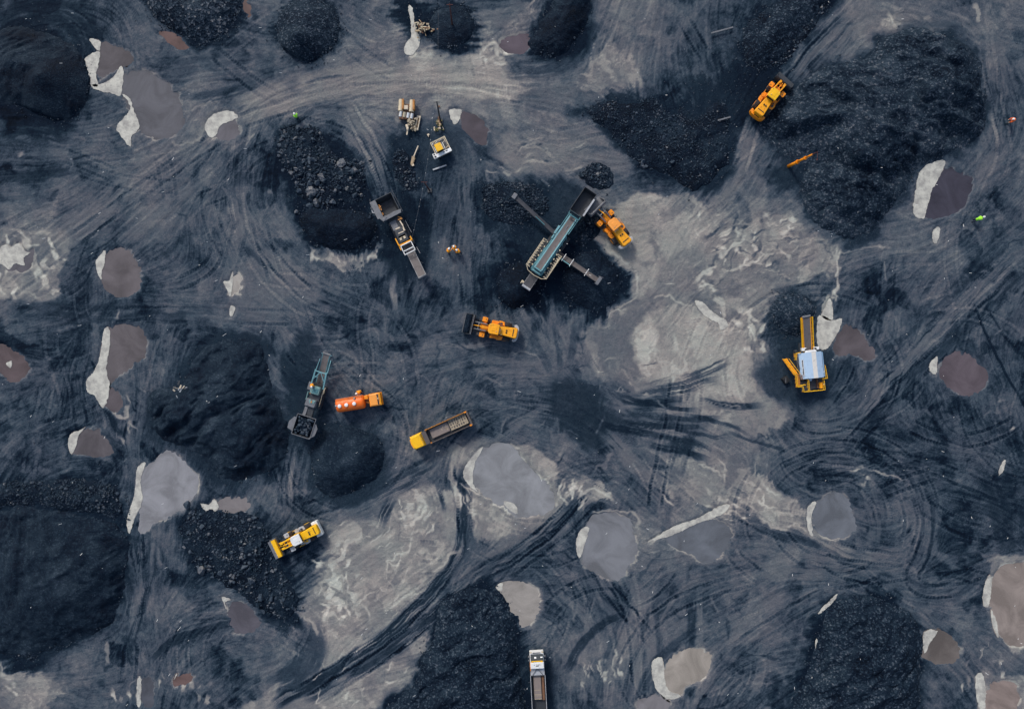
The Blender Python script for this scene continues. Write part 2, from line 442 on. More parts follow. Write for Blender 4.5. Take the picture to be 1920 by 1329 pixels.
# direction in which wheels and blades have dragged the mud
FLOWS = [
 [(0,540),(180,400),(300,310),(420,225),(560,180),(760,150),(1000,150),(1170,175)],
 [(0,90),(60,30),(140,20),(200,70),(230,140)], [(0,240),(90,250),(170,235),(230,180)], [(0,350),(90,330),(200,300),(300,310)],
 [(740,370),(700,280),(650,205),(620,190)], [(735,600),(738,520),(750,480)], [(860,300),(880,400),(890,500),(900,580)],
 [(500,190),(480,250),(450,310),(470,420),(520,500),(600,560),(700,600)], [(480,250),(440,330),(440,480),(430,560)],
 [(0,590),(200,575),(400,575),(560,595)], [(530,640),(535,690),(570,725)], [(530,560),(560,620),(640,660)],
 [(1920,460),(1820,560),(1720,660),(1620,760),(1560,800)], [(1410,210),(1395,300),(1350,390),(1290,440)],
 [(1590,10),(1490,120),(1410,210)], [(1450,390),(1380,440),(1310,530)], [(1520,520),(1450,545),(1400,600)],
 [(660,650),(740,780),(760,870)], [(700,740),(800,690),(900,660),(1000,680),(1090,720)],
 [(760,900),(850,780),(900,700)], [(880,770),(1000,740),(1080,760),(1200,740)], [(1000,560),(1040,650),(1100,740)],
 [(1080,590),(1060,700),(1120,800)], [(900,800),(1050,830),(1180,880),(1260,960)], [(1130,740),(1260,790),(1400,830)],
 [(1100,800),(1180,860),(1300,900)], [(1280,620),(1270,740),(1240,880)],
 [(865,860),(875,950),(868,1040),(800,1130),(700,1220),(600,1290),(520,1329)],
 [(1100,920),(1020,1010),(920,1070),(820,1140),(720,1220),(600,1329)],
 [(1060,1000),(1120,1060),(1180,1120),(1260,1200),(1300,1329)], [(1000,1060),(1090,1070),(1170,1160),(1190,1329)],
 [(1160,1329),(1180,1220),(1230,1130),(1280,1080)], [(1280,1329),(1350,1240),(1420,1180),(1560,1110)],
 [(1250,920),(1330,1000),(1420,1040)], [(1430,860),(1420,920),(1480,990),(1560,1030),(1700,1060)],
 [(1250,860),(1330,930),(1450,1010),(1600,1080),(1720,1180),(1800,1290)],
 [(1600,840),(1690,880),(1735,950),(1725,1040),(1690,1080)], [(1690,1080),(1770,1110),(1850,1070)],
 [(1250,1080),(1400,1070),(1560,1060),(1700,1010)], [(1200,1200),(1330,1130),(1450,1090)],
 [(250,1000),(265,1080),(255,1200),(240,1329)], [(300,1300),(340,1200),(440,1160),(520,1180)],
 [(560,1180),(590,1230),(560,1290),(500,1329)], [(0,1240),(100,1220),(220,1180)], [(0,1300),(150,1270),(280,1280)],
 [(190,540),(190,640),(200,760)], [(240,740),(250,860),(230,930)], [(130,850),(200,830),(260,860)],
 [(300,560),(280,700),(270,850)], [(540,960),(545,880),(560,830)], [(640,860),(700,900),(620,960),(560,1000)],
 [(1840,0),(1850,130),(1885,260),(1830,320)], [(1800,330),(1760,420),(1600,470),(1480,520)],
 [(1120,0),(1125,100),(1130,180)], [(1300,0),(1330,100),(1320,240)], [(1210,60),(1200,170),(1260,260)],
 [(1000,170),(1060,130),(1100,60)], [(900,220),(1000,270),(1100,260),(1240,290)], [(1000,320),(1080,360),(1180,380)],
 [(1600,600),(1560,700),(1500,780)], [(1880,560),(1840,640),(1880,760),(1920,860)], [(1700,620),(1720,760),(1780,860)],
 [(1640,870),(1800,850),(1920,880)], [(1780,930),(1860,950),(1920,990)], [(1660,60),(1780,40),(1920,80)],
 [(690,600),(640,640),(600,640)], [(560,1020),(640,980),(740,920),(820,880)], [(640,1100),(700,1060),(800,980)],
 [(300,120),(380,110),(500,130),(640,90)], [(640,20),(700,100),(760,110)], [(640,200),(700,180),(800,190)],
 [(1110,620),(1120,700),(1200,760)], [(1200,620),(1260,560),(1350,520)], [(1440,660),(1460,740),(1520,780)]]
def flow_field():
    cx = np.arange(-66, 2040, 24, dtype=np.float32); cy = np.arange(-66, 1440, 24, dtype=np.float32)
    CX, CY = np.meshgrid(cx, cy)
    C2 = np.zeros_like(CX); S2 = np.zeros_like(CX)
    for path in FLOWS:
        p = smooth_poly(path, 1, closed=False)
        for a, b in zip(p[:-1], p[1:]):
            L = math.hypot(b[0]-a[0], b[1]-a[1])
            if L < 1: continue
            ang = 2*math.atan2(b[1]-a[1], b[0]-a[0])
            k = max(1, int(L/25))
            for q in range(k):
                t = (q+.5)/k; mx = a[0]+(b[0]-a[0])*t; my = a[1]+(b[1]-a[1])*t
                w = (L/k)/((CX-mx)**2+(CY-my)**2+300)**1.6
                C2 += w*math.cos(ang); S2 += w*math.sin(ang)
    th = 0.5*np.arctan2(S2, C2)
    c2, s2 = np.cos(2*th), np.sin(2*th)
    u = (X+66)/24; v = (Y+66)/24; i = u.astype(int); j = v.astype(int); fu = u-i; fv = v-j
    def up(A): return (A[j, i]*(1-fu)+A[j, i+1]*fu)*(1-fv)+(A[j+1, i]*(1-fu)+A[j+1, i+1]*fu)*fv
    th = 0.5*np.arctan2(up(s2), up(c2))+(fbm(X/110, Y/110, 3, 5)-.5)*1.3+(fbm(X/30, Y/30, 3, 15)-.5)*0.5
    return np.cos(th).astype(np.float32), np.sin(th).astype(np.float32)
VX, VY = flow_field()
II, JJ = np.meshgrid(np.arange(GW_, dtype=np.float32), np.arange(GH_, dtype=np.float32))
def lic(srcs, steps, h):
    acc = [s.copy() for s in srcs]; n = 1
    for sgn in (1, -1):
        px = II.copy(); py = JJ.copy(); dx = VX*sgn; dy = VY*sgn
        for k in range(steps):
            px = px+dx*h; py = py+dy*h
            i = np.clip(px, 0, GW_-1).astype(np.int32); j = np.clip(py, 0, GH_-1).astype(np.int32)
            idx = j*GW_+i
            for a, s in zip(acc, srcs): a += s.ravel()[idx]
            nx = VX.ravel()[idx]; ny = VY.ravel()[idx]
            f = np.where(nx*dx+ny*dy < 0, -1, 1).astype(np.float32)
            dx = nx*f; dy = ny*f
    out = []
    for a in acc:
        a = a/(2*steps+1); a = (a-a.mean())/a.std(); out.append(a.astype(np.float32))
    return out
n1 = rng.random(X.shape).astype(np.float32)
n2 = vnoise(X/4.2, Y/4.2, 31)
n3 = vnoise(X/13, Y/13, 41)
ST1, ST2 = lic([n1, n2], 15, 1.0)
ST3, ST4 = lic([n2, n3], 16, 2.6)

def blob_warp(a, f, s):
    return (fbm(X/f, Y/f, 4, s)-.5)*2*a, (fbm(X/f, Y/f, 4, s+11)-.5)*2*a
WX, WY = blob_warp(15, 42, 3)
WX += (vnoise(X/7, Y/7, 8)-.5)*5; WY += (vnoise(X/7, Y/7, 9)-.5)*5
FE = np.clip(ST3*0.9+ST4*0.5, -2.2, 2.2)*.8
PUD_GAIN = 1.08
def cut(poly, mx):
    P = np.array(poly); x0 = max(0, int((P[:, 0].min()-mx+66)/G)); x1 = min(GW_, int((P[:, 0].max()+mx+66)/G)+1)
    y0 = max(0, int((P[:, 1].min()-mx+66)/G)); y1 = min(GH_, int((P[:, 1].max()+mx+66)/G)+1)
    return slice(y0, y1), slice(x0, x1)
T = grid_up(TG, X+WX*2.2, Y+WY*2.2)
TI = np.zeros_like(T)
GR = np.full_like(T, 0.13)
def region(poly, tone, soft=4, a=1.0, feather=5, warp=1.0, tint=None, add=False, marb=0.0):
    s = cut(poly, soft+feather*3+30)
    xs = X[s]+WX[s]*warp+VX[s]*FE[s]*feather; ys = Y[s]+WY[s]*warp+VY[s]*FE[s]*feather
    d = seg_sd(xs, ys, poly)
    m = sstep(soft, -soft, d)*a
    if marb:
        v = fbm((X[s]+WX[s]*3)/32, (Y[s]+WY[s]*3)/32, 5, 77)
        tone = tone+marb*sstep(0.54, 0.60, v)-marb*0.6*sstep(0.48, 0.36, v)
    if add: T[s] += m*tone
    else: T[s] = T[s]*(1-m)+tone*m
    if tint is not None: TI[s] = TI[s]*(1-m)+tint*m
def path_dist(xs, ys, path):
    best = np.full(xs.shape, 1e12, np.float32); sd_ = np.zeros_like(best); sl = np.zeros_like(best); acc = 0
    for a, b in zip(path[:-1], path[1:]):
        ex, ey = b[0]-a[0], b[1]-a[1]; L = math.hypot(ex, ey)
        if L < 1e-3: continue
        wx = xs-a[0]; wy = ys-a[1]
        t = np.clip((wx*ex+wy*ey)/(L*L), 0, 1)
        d2 = (wx-ex*t)**2+(wy-ey*t)**2
        c = (ex*wy-ey*wx)/L
        m = d2 < best
        best = np.where(m, d2, best); sd_ = np.where(m, np.sign(c)*np.sqrt(d2), sd_); sl = np.where(m, acc+t*L, sl)
        acc += L
    return sd_, sl, acc
_sw = [0]
def sweep(path, width, tone, a=0.7, freq=0.22, thr=0.45, tint=None, warp=0.35):
    """a bundle of parallel drag marks along a path"""
    _sw[0] += 1; sd0 = 100+_sw[0]*7
    p = smooth_poly(path, 3, closed=False); s = cut(p, width*1.3+12)
    d, l, L = path_dist(X[s]+WX[s]*warp, Y[s]+WY[s]*warp, p)
    n = vnoise(d*freq, l*0.012, sd0)*0.6+vnoise(d*freq*2.7, l*0.03, sd0+1)*0.4
    n = n*0.8+0.2*vnoise(d*.1, l*.05, sd0+2)
    ends = sstep(0, 40, l)*sstep(L, L-40, l)
    m = sstep(thr-0.09, thr+0.12, n)*sstep(width, width*0.55, np.abs(d))*a*ends
    T[s] = T[s]*(1-m)+tone*m
    if tint is not None: TI[s] = TI[s]*(1-m)+tint*m
def line(path, w, tone, a=0.8, wig=1.0, brk=0.35, soft=1.4):
    _sw[0] += 1; sd0 = 300+_sw[0]*5
    p = smooth_poly(path, 2, closed=False); s = cut(p, w+18)
    d, l, L = path_dist(X[s]+WX[s]*wig, Y[s]+WY[s]*wig, p)
    ww = w*(0.35+1.1*vnoise(l*0.05, l*0+sd0, sd0))
    m = sstep(ww+soft, ww-soft, np.abs(d))*sstep(brk-0.15, brk+0.1, vnoise(l*0.04, l*0, sd0+2))*sstep(0, 12, l)*sstep(L, L-12, l)*a
    T[s] = T[s]*(1-m)+tone*m

def _h(poly, hmax, mk, label, **kw): return (poly, hmax, mk, label, kw)
HEAPS = [
 _h([(-40,80),(10,50),(70,55),(120,70),(158,105),(172,150),(166,195),(140,225),(100,228),(70,208),(20,196),(-40,190)], 3.2, 'coal_fine', 'smooth dark coal mound at the top left corner beside the pale slivers', seed=1, rough=.5, cone=[(100,160,72,3.6)], tone0=.01),
 _h([(276,-30),(278,5),(286,30),(306,50),(335,64),(360,78),(388,82),(412,72),(436,52),(453,30),(456,-30)], 2.6, 'coal_coarse', 'coarse glittering coal heap cut by the top edge, above the red brown puddle', seed=2, rough=.22, slope=.7, tone0=.01),
 _h(ell(580,55,62,61), 2.6, 'coal_mid', 'round two-tone coal heap near the top edge with a black dump on its lower side', seed=3, cone=[(566,80,44,2.9)], tone0=.02),
 _h([(562,395),(600,388),(650,392),(695,400),(710,425),(700,455),(665,468),(620,468),(585,458),(566,430)], 3.0, 'coal_fine', 'smooth black coal mound directly below the boulder heap', seed=4, tone0=-.02),
 _h([(1640,75),(1680,58),(1730,54),(1790,76),(1833,100),(1847,150),(1850,230),(1830,265),(1790,285),(1762,300),(1722,312),(1692,360),(1660,400),(1635,440),(1590,448),(1545,430),(1512,405),(1503,370),(1507,330),(1518,302),(1472,297),(1440,272),(1424,240),(1432,212),(1460,190),(1492,163),(1532,135),(1562,124),(1600,116),(1640,100)], 4.6, 'coal_mid', 'largest gravelly coal heap in the upper right, spreading down to the long pale strip', seed=5, rough=1.1, rdir=-.45, slope=.6, warp=7, toneamp=.07, tone0=.045),
 _h(ell(973,536,43,44), 3.0, 'coal_fine', 'round black cone of fines under the tail belt of the long teal screener', seed=6, slope=.8, tone0=-.025),
 _h([(1075,478),(1112,468),(1150,490),(1168,520),(1158,555),(1130,585),(1098,575),(1060,560),(1050,520)], 2.3, 'coal_fine', 'black coal heap under the right side belt of the teal screener', seed=7, warp=8),
 _h(ell(1486,588,41,41), 2.4, 'coal_mid', 'small grey gravelly cone under the yellow framed belt at the right', seed=8, tone0=.05, slope=.8),
 _h([(352,690),(380,650),(440,632),(495,640),(500,700),(528,760),(545,800),(540,860),(500,890),(440,905),(402,892),(375,850),(330,832),(284,812),(278,735),(300,722),(340,735)], 2.6, 'coal_fine', 'broad dark coal bank left of the small teal screener', seed=9, rough=.9, warp=8, tone0=.045, toneamp=.07),
 _h([(582,850),(590,818),(620,802),(665,800),(705,812),(722,840),(718,880),(690,908),(650,930),(615,935),(585,900)], 2.8, 'coal_fine', 'rounded dark coal mound below the orange tanker truck', seed=10, tone0=.055, slope=.8),
 _h([(-40,965),(60,946),(130,958),(215,975),(238,1000),(240,1060),(233,1120),(210,1172),(150,1192),(110,1216),(60,1232),(-40,1215)], 4.5, 'coal_fine', 'huge smooth coal stockpile with fan ridges at the left edge', seed=11, ridges=(40,900,9,.6), rough=.35, warp=13, slope=.5, tone0=.03),
 _h([(820,1150),(830,1125),(860,1106),(905,1099),(940,1115),(960,1145),(966,1180),(970,1230),(978,1280),(992,1360),(690,1360),(740,1310),(790,1268),(785,1232),(805,1210),(818,1180)], 3.6, 'coal_mid', 'gravelly coal heap at the bottom edge left of the white truck', seed=12, rough=.8, toneamp=.05, tone0=.0),
 _h([(1545,1150),(1570,1120),(1620,1114),(1670,1124),(1710,1150),(1728,1200),(1726,1260),(1722,1360),(1475,1360),(1500,1290),(1520,1240),(1533,1200)], 3.6, 'coal_mid', 'gravelly coal heap at the bottom right edge between two small puddles', seed=13, rough=.9, toneamp=.06, tone0=.0),
 _h([(1000,104),(985,80),(1008,50),(1030,20),(1050,-30),(1112,-30),(1098,50),(1072,90),(1040,108)], 2.2, 'coal_fine', 'low dark coal bank at the top edge right of the pale mud flat', seed=14, rough=.35, warp=9),
 _h([(800,50),(815,20),(850,8),(885,20),(895,50),(880,80),(845,94),(815,85)], 0.9, 'coal_fine', 'low coal mound round the foot of the red rusty pole', seed=15, rough=.2, warp=6, tone0=.01),
 _h([(1385,60),(1440,15),(1500,-30),(1575,-30),(1540,20),(1495,75),(1460,120),(1420,130),(1390,110)], 1.6, 'coal_mid', 'long coal bank at the top edge beside the track of the uppermost loader', seed=16, rough=.3, warp=9, tone0=-.01),
]

# wide streaky drag everywhere
pm = sstep(.50, .66, fbm(X/120, Y/120, 3, 21))
px_ = X+WX*1.2+VX*FE*2; py_ = Y+WY*1.2+VY*FE*2
B1 = fbm(px_/75, py_/75, 4, 23)-.5; B2 = fbm(px_/26, py_/26, 4, 27)-.5
T += B1*0.15+B2*0.11+(fbm(px_/10, py_/10, 4, 33)-.5)*0.09*(1-.5*pm)+(sstep(.50, .54, fbm(px_/60, py_/60, 5, 25))-.5)*0.025
T -= sstep(.60, .68, fbm(px_/48, py_/48, 3, 29))*0.06
T += (ST4*.6+ST3)*(0.001+0.007*pm)+ST2*0.006+(fbm(X/5+WX*.1, Y/5+WY*.1, 3, 37)-.5)*0.06+ST1*0.014+(n1-.5)*0.03
# mud flats
MUD = []
def mud(poly, tone, soft=3.5, a=.92, feather=4.5, tint=0.1, marb=0.07):
    region(poly, tone, soft, a, feather, 1.0, tint, marb=marb); MUD.append(poly)
mud([(1165,372),(1215,358),(1290,366),(1340,402),(1400,412),(1470,400),(1515,440),(1560,455),(1560,500),(1480,540),(1430,585),(1402,650),(1420,720),(1475,785),(1420,812),(1330,790),(1260,742),(1180,722),(1112,695),(1092,640),(1125,590),(1165,545),(1172,500),(1130,470),(1105,440),(1150,430)], .41)
mud([(770,100),(800,82),(860,96),(920,70),(948,112),(965,150),(1000,165),(930,185),(830,185),(770,155)], .46)
mud([(800,905),(850,925),(862,1000),(858,1040),(800,1120),(700,1205),(620,1262),(520,1335),(430,1335),(560,1262),(592,1180),(552,1150),(600,1080),(640,1000),(720,960),(760,940)], .43, tint=.05, marb=.05)
mud([(866,1090),(810,1150),(800,1210),(785,1225),(790,1262),(740,1300),(690,1335),(500,1335),(620,1300),(700,1240),(780,1170)], .43, tint=.1)
mud([(850,20),(960,15),(1020,20),(1030,40),(995,85),(950,100),(900,85),(870,60)], .36, feather=12)
mud([(1100,110),(1150,95),(1195,110),(1205,160),(1150,185),(1100,170)], .38, feather=12)
mud([(-60,425),(30,425),(130,432),(135,470),(105,520),(110,560),(60,570),(-60,550)], .40)
mud([(-60,1255),(60,1255),(110,1262),(120,1300),(90,1335),(-60,1335)], .40, feather=10)
mud([(1230,850),(1330,840),(1420,880),(1400,960),(1300,930),(1240,930)], .37, feather=18)
mud([(850,830),(905,825),(985,835),(1045,860),(1058,930),(1030,985),(950,1000),(900,1010),(860,960),(840,890)], .43, feather=5)
mud([(1850,1040),(1940,1040),(1990,1200),(1900,1225),(1860,1180)], .44)
mud([(1830,1255),(1925,1262),(1930,1335),(1830,1335)], .40)
mud([(1640,40),(1680,20),(1685,50),(1640,62)], .42, feather=10)
mud([(1415,890),(1500,945),(1520,1000),(1440,985),(1380,935)], .43, feather=8)
mud([(1085,890),(1130,905),(1150,935),(1080,945)], .43, feather=14)
mud([(585,455),(720,455),(690,500),(640,505),(600,490)], .42, feather=14)
# lighter and darker flats inside the big one
region([(1190,605),(1225,580),(1290,572),(1365,610),(1400,590),(1402,660),(1412,720),(1440,770),(1340,745),(1290,740),(1225,705),(1185,640)], .50, 5, .85, 6, tint=.15, marb=.05)
region([(1195,620),(1225,600),(1240,650),(1290,640),(1300,690),(1290,745),(1230,725),(1200,690)], .57, 8, .6, 6, marb=.08)
region([(1240,690),(1300,690),(1290,740),(1240,725)], .62, 8, .6, 10)
region([(1130,395),(1170,370),(1225,360),(1230,400),(1215,450),(1190,520),(1150,475),(1105,450)], .47, 5, .9, 6, tint=.3)
region([(1220,420),(1260,410),(1320,385),(1330,430),(1290,470),(1240,485)], .48, 5, .75, 6)
region([(1118,600),(1160,560),(1260,555),(1200,590),(1175,640),(1200,700),(1150,715),(1120,660)], .35, 5, .85, 5, tint=.2)
region([(1230,490),(1330,450),(1400,460),(1330,530),(1330,560),(1230,560)], .36, 8, .6, 8)
region([(1320,740),(1470,745),(1480,790),(1400,800)], .40, 6, .6, 8)
# lower-left light flat: marbled crust and veins
region([(590,1035),(640,1010),(680,1080),(640,1170),(590,1160)], .52, 10, .55, 12, marb=.24)
region([(750,920),(800,915),(790,970),(740,1020),(720,1000)], .52, 8, .55, 8, marb=.18)
region([(620,990),(700,960),(790,1000),(850,1010),(780,1110),(680,1190),(600,1200)], .47, 6, .6, 6, marb=.10)
region([(680,1000),(760,1010),(760,1100),(680,1140),(630,1110)], .40, 6, .5, 6)
# roads and drag bundles
sweep([(430,215),(560,170),(700,150),(800,150),(960,165)], 38, .42, .75, .10, .32, .4)
sweep([(800,170),(900,160),(1010,180)], 26, .48, .6, .2, .45)
sweep([(40,500),(180,400),(300,310),(430,220)], 34, .36, .6, .10, .40)
sweep([(230,470),(300,420),(400,330)], 40, .33, .5, .10, .45)
sweep([(640,190),(690,250),(725,350)], 9, .38, .7, .35, .35, .4); sweep([(650,250),(690,290),(712,350)], 7, .38, .7, .35, .35, .4)
sweep([(600,200),(650,210),(700,240)], 24, .32, .5, .15, .45, .4)
sweep([(470,215),(455,300),(445,370)], 16, .20, .6, .2, .45); sweep([(495,190),(470,260),(440,290)], 18, .37, .5, .25, .5)
sweep([(440,480),(480,560),(560,580)], 60, .33, .6, .08, .4); sweep([(450,330),(470,440),(540,520),(640,570)], 30, .36, .5, .12, .42)
sweep([(455,440),(480,490),(530,520)], 6, .18, .6, .3, .3); sweep([(270,590),(420,585),(560,600)], 18, .31, .5, .2, .4)
sweep([(0,575),(150,590),(300,585),(420,590)], 24, .17, .55, .15, .42)
sweep([(545,640),(535,690),(565,725),(590,740)], 20, .15, .75, .12, .28); sweep([(560,610),(590,680),(640,690)], 26, .20, .5, .12, .4)
sweep([(560,555),(560,640),(600,668)], 14, .29, .6, .2, .35)
sweep([(1920,470),(1800,580),(1700,680),(1600,790)], 16, .36, .7, .18, .36); sweep([(1930,500),(1815,610),(1715,705),(1590,830)], 14, .17, .6, .2, .38)
sweep([(1900,440),(1780,550),(1680,640),(1560,700)], 14, .16, .5, .2, .4); sweep([(1640,720),(1560,790),(1500,830)], 24, .30, .5, .16, .42)
sweep([(1420,215),(1405,260),(1380,340),(1330,395)], 20, .37, .7, .2, .38, .3); sweep([(1590,20),(1500,120),(1440,200)], 10, .17, .8, .45, .35)
sweep([(1600,40),(1540,110),(1490,160)], 26, .36, .7, .14, .35, .4); sweep([(1830,90),(1850,180),(1880,290)], 10, .39, .6, .3, .38)
sweep([(1870,60),(1880,200),(1850,300)], 14, .34, .5, .25, .42, .4); sweep([(1885,280),(1840,330),(1760,420)], 18, .36, .55, .18, .4)
sweep([(1560,40),(1680,40),(1800,70)], 26, .35, .6, .14, .4, .5); sweep([(1700,50),(1790,55),(1850,100)], 20, .20, .5, .2, .45)
sweep([(1070,120),(1090,70),(1100,0)], 30, .31, .5, .14, .4); sweep([(1180,-10),(1160,60),(1150,110)], 22, .40, .5, .16, .45)
sweep([(1280,10),(1320,110),(1310,230)], 24, .27, .5, .2, .45, .4); sweep([(950,180),(1050,175),(1150,180)], 20, .30, .6, .2, .4, .3)
sweep([(930,130),(1040,130),(1100,90)], 24, .19, .65, .16, .38)
sweep([(900,270),(980,300),(1100,280),(1200,300)], 44, .38, .7, .12, .36, .35); sweep([(930,230),(960,290),(1010,330)], 30, .40, .6, .15, .42, .35)
sweep([(1000,330),(1030,355),(1060,380)], 8, .46, .85, .2, .3, .5); sweep([(700,300),(690,350)], 20, .28, .5, .2)
sweep([(850,320),(830,400),(820,470)], 30, .27, .45, .2, .4, .2); sweep([(870,280),(880,380),(860,480),(870,560)], 24, .30, .55, .2, .4, .4)
sweep([(740,600),(735,520),(755,500)], 7, .46, .75, .3, .34); sweep([(640,600),(735,640),(800,640)], 10, .34, .4, .3, .42)
sweep([(940,460),(930,480),(915,495)], 9, .42, .6, .3, .3, .4); sweep([(650,690),(700,720),(740,730)], 10, .36, .5, .3, .45)
sweep([(700,770),(780,710),(860,680),(960,650)], 22, .19, .5, .25, .42); sweep([(800,645),(880,648),(960,640)], 5, .42, .5, .4, .45)
sweep([(820,680),(900,676),(970,672)], 4, .42, .5, .4, .45); sweep([(870,690),(980,680),(1090,730)], 28, .36, .5, .14, .45)
sweep([(760,850),(800,800),(850,760),(900,740)], 40, .34, .5, .12, .42, .3); sweep([(840,720),(900,760),(960,790)], 26, .33, .4, .2, .45)
sweep([(1000,740),(1060,760),(1160,830)], 60, .18, .75, .09, .34, .3); sweep([(1050,720),(1160,740),(1240,780)], 26, .19, .55, .2, .45)
for k in range(16):
    a0 = rng.uniform(-0.4, 0.9); r0 = rng.uniform(40, 120); r1 = r0+rng.uniform(90, 200)
    cx, cy = 1090, 770
    sweep([(cx+r0*math.cos(a0), cy+r0*math.sin(a0)), (cx+(r0+r1)/2*math.cos(a0+.05), cy+(r0+r1)/2*math.sin(a0+.05)), (cx+r1*math.cos(a0+.02), cy+r1*math.sin(a0+.02))], rng.uniform(5, 14), rng.choice([.14,.17,.36,.42]), .7, .3, .38)
for k in range(14):
    a0 = rng.uniform(2.3, 4.9); r0 = rng.uniform(20, 90); r1 = r0+rng.uniform(60, 150)
    cx, cy = 1060, 740
    sweep([(cx+r0*math.cos(a0), cy+r0*math.sin(a0)), (cx+r1*math.cos(a0+.1), cy+r1*math.sin(a0+.1))], rng.uniform(5, 12), rng.choice([.16,.20,.34,.38]), .5, .3, .4)
for k in range(12):
    x0 = rng.uniform(1150, 1420); y0 = rng.uniform(745, 880)
    sweep([(x0-60, y0-14), (x0, y0), (x0+80, y0+rng.uniform(-5, 35))], rng.uniform(4, 9), rng.choice([.15,.18]), .8, .35, .32)
for k in range(30):
    a0 = rng.uniform(0.15, 1.5); r0 = rng.uniform(60, 160)
    cx, cy = 1030, 640
    sweep([(cx+r0*math.cos(a0), cy+r0*math.sin(a0)), (cx+(r0+50)*math.cos(a0+.1), cy+(r0+50)*math.sin(a0+.1))], rng.uniform(3, 6), rng.choice([.16,.38,.42,.34]), .6, .4, .36)
# the tyre-track bundles through the lower mud
sweep([(860,862),(872,950),(868,1035),(810,1115),(700,1210),(600,1275),(500,1329)], 15, .17, .95, .30, .34); sweep([(880,870),(884,960),(880,1040),(830,1110)], 8, .24, .7, .4, .4)
sweep([(1085,930),(1020,1005),(930,1060),(830,1140),(740,1215),(640,1270)], 20, .17, .9, .24, .36); sweep([(1060,930),(990,1010),(900,1060),(850,1100)], 26, .34, .65, .18, .45, .35)
sweep([(820,1130),(760,1190),(680,1250),(560,1320)], 14, .20, .85, .28, .40)
sweep([(640,960),(700,930),(770,890),(830,860)], 26, .18, .75, .22, .38); sweep([(600,1010),(660,965),(740,925)], 12, .33, .5, .3, .4)
sweep([(745,920),(725,960),(705,995)], 13, .16, .9, .25, .32); sweep([(820,900),(830,940),(836,970)], 5, .17, .9, .4, .28)
sweep([(1100,930),(1090,1000),(1110,1080),(1160,1170)], 26, .19, .65, .18, .38); sweep([(1050,1060),(960,1050),(880,1080)], 26, .20, .7, .16, .36)
sweep([(1120,1070),(1200,1160),(1290,1230)], 60, .33, .55, .12, .45); sweep([(1020,1090),(1100,1160),(1140,1250)], 20, .36, .55, .2, .42)
for k in range(14):
    x0 = rng.uniform(1050, 1330); sweep([(x0+rng.uniform(-20,60), 1100), (x0, 1210), (x0-rng.uniform(0,30), 1335)], rng.uniform(5, 12), rng.choice([.17,.19,.34,.37]), .6, .35, .4)
for k in range(12):
    x0 = rng.uniform(1060, 1280); y0 = rng.uniform(1190, 1260); sweep([(x0, y0), (x0+6, y0+25), (x0+2, y0+55)], rng.uniform(2.5, 6), rng.choice([.44,.36]), .7, .4, .36)
sweep([(1050,1270),(1100,1190),(1180,1140)], 10, .16, .8, .3, .35); sweep([(1330,1170),(1230,1230),(1190,1329)], 14, .17, .6, .25, .4)
sweep([(1350,1240),(1420,1150),(1500,1110)], 22, .34, .55, .18, .42); sweep([(1390,1329),(1430,1220),(1470,1150)], 26, .33, .45, .2, .45)
sweep([(1270,1030),(1420,1060),(1560,1070),(1700,1040)], 30, .33, .6, .14, .42, .35); sweep([(1400,980),(1480,1010),(1560,1030)], 12, .18, .75, .3, .38)
sweep([(1400,880),(1440,950),(1530,1010),(1620,1050)], 12, .42, .7, .25, .35, .35); sweep([(1250,890),(1330,940),(1400,950)], 24, .42, .5, .16, .42, .3)
sweep([(1660,850),(1715,905),(1733,970),(1722,1040),(1690,1080),(1740,1100),(1790,1085)], 5, .16, .5, .35, .25)
sweep([(1690,850),(1738,905),(1755,970),(1742,1045),(1720,1075)], 5, .16, .5, .35, .25); sweep([(1740,1115),(1800,1110),(1850,1060)], 14, .18, .5, .3, .4)
sweep([(1600,870),(1640,950),(1640,1040)], 24, .32, .5, .16, .42, .35); sweep([(1700,1130),(1760,1200),(1820,1290)], 26, .33, .55, .16, .42, .4)
sweep([(1820,560),(1860,660),(1920,760)], 3, .13, .8, .4, .22, warp=.2); sweep([(1840,560),(1880,630),(1920,680)], 3, .14, .7, .4, .22, warp=.2)
sweep([(1640,990),(1720,940),(1800,900)], 24, .30, .4, .2, .45); sweep([(1860,870),(1890,960),(1900,1040)], 40, .16, .6, .12, .4)
for k in range(34):
    x0 = rng.uniform(1420, 1910); y0 = rng.uniform(480, 900); a0 = -0.85+rng.uniform(-.5, .5); L = rng.uniform(20, 70)
    sweep([(x0, y0), (x0+L*.5*math.cos(a0), y0+L*.5*math.sin(a0)+3), (x0+L*math.cos(a0), y0+L*math.sin(a0))], rng.uniform(4, 9), rng.choice([.14,.17,.33,.36]), .55, .35, .4)
for k in range(30):
    x0 = rng.uniform(250, 560); y0 = rng.uniform(1150, 1320); a0 = -1.1+rng.uniform(-.7, .7); L = rng.uniform(20, 60)
    sweep([(x0, y0), (x0+L*.5*math.cos(a0), y0+L*.5*math.sin(a0)+3), (x0+L*math.cos(a0), y0+L*math.sin(a0))], rng.uniform(4, 10), rng.choice([.13,.16,.33,.36]), .6, .35, .4)
sweep([(275,1250),(330,1190),(440,1160),(540,1150)], 14, .15, .7, .2, .36); sweep([(560,1170),(590,1210),(560,1270),(500,1300)], 40, .16, .7, .1, .38)
sweep([(250,1000),(262,1090),(250,1200)], 9, .36, .6, .3, .4); sweep([(290,1010),(280,1100),(240,1230)], 10, .15, .6, .3, .38)
sweep([(545,960),(546,880),(556,835)], 5, .40, .8, .35, .25, warp=.2); sweep([(572,940),(574,880),(582,840)], 5, .38, .8, .35, .25, warp=.2)
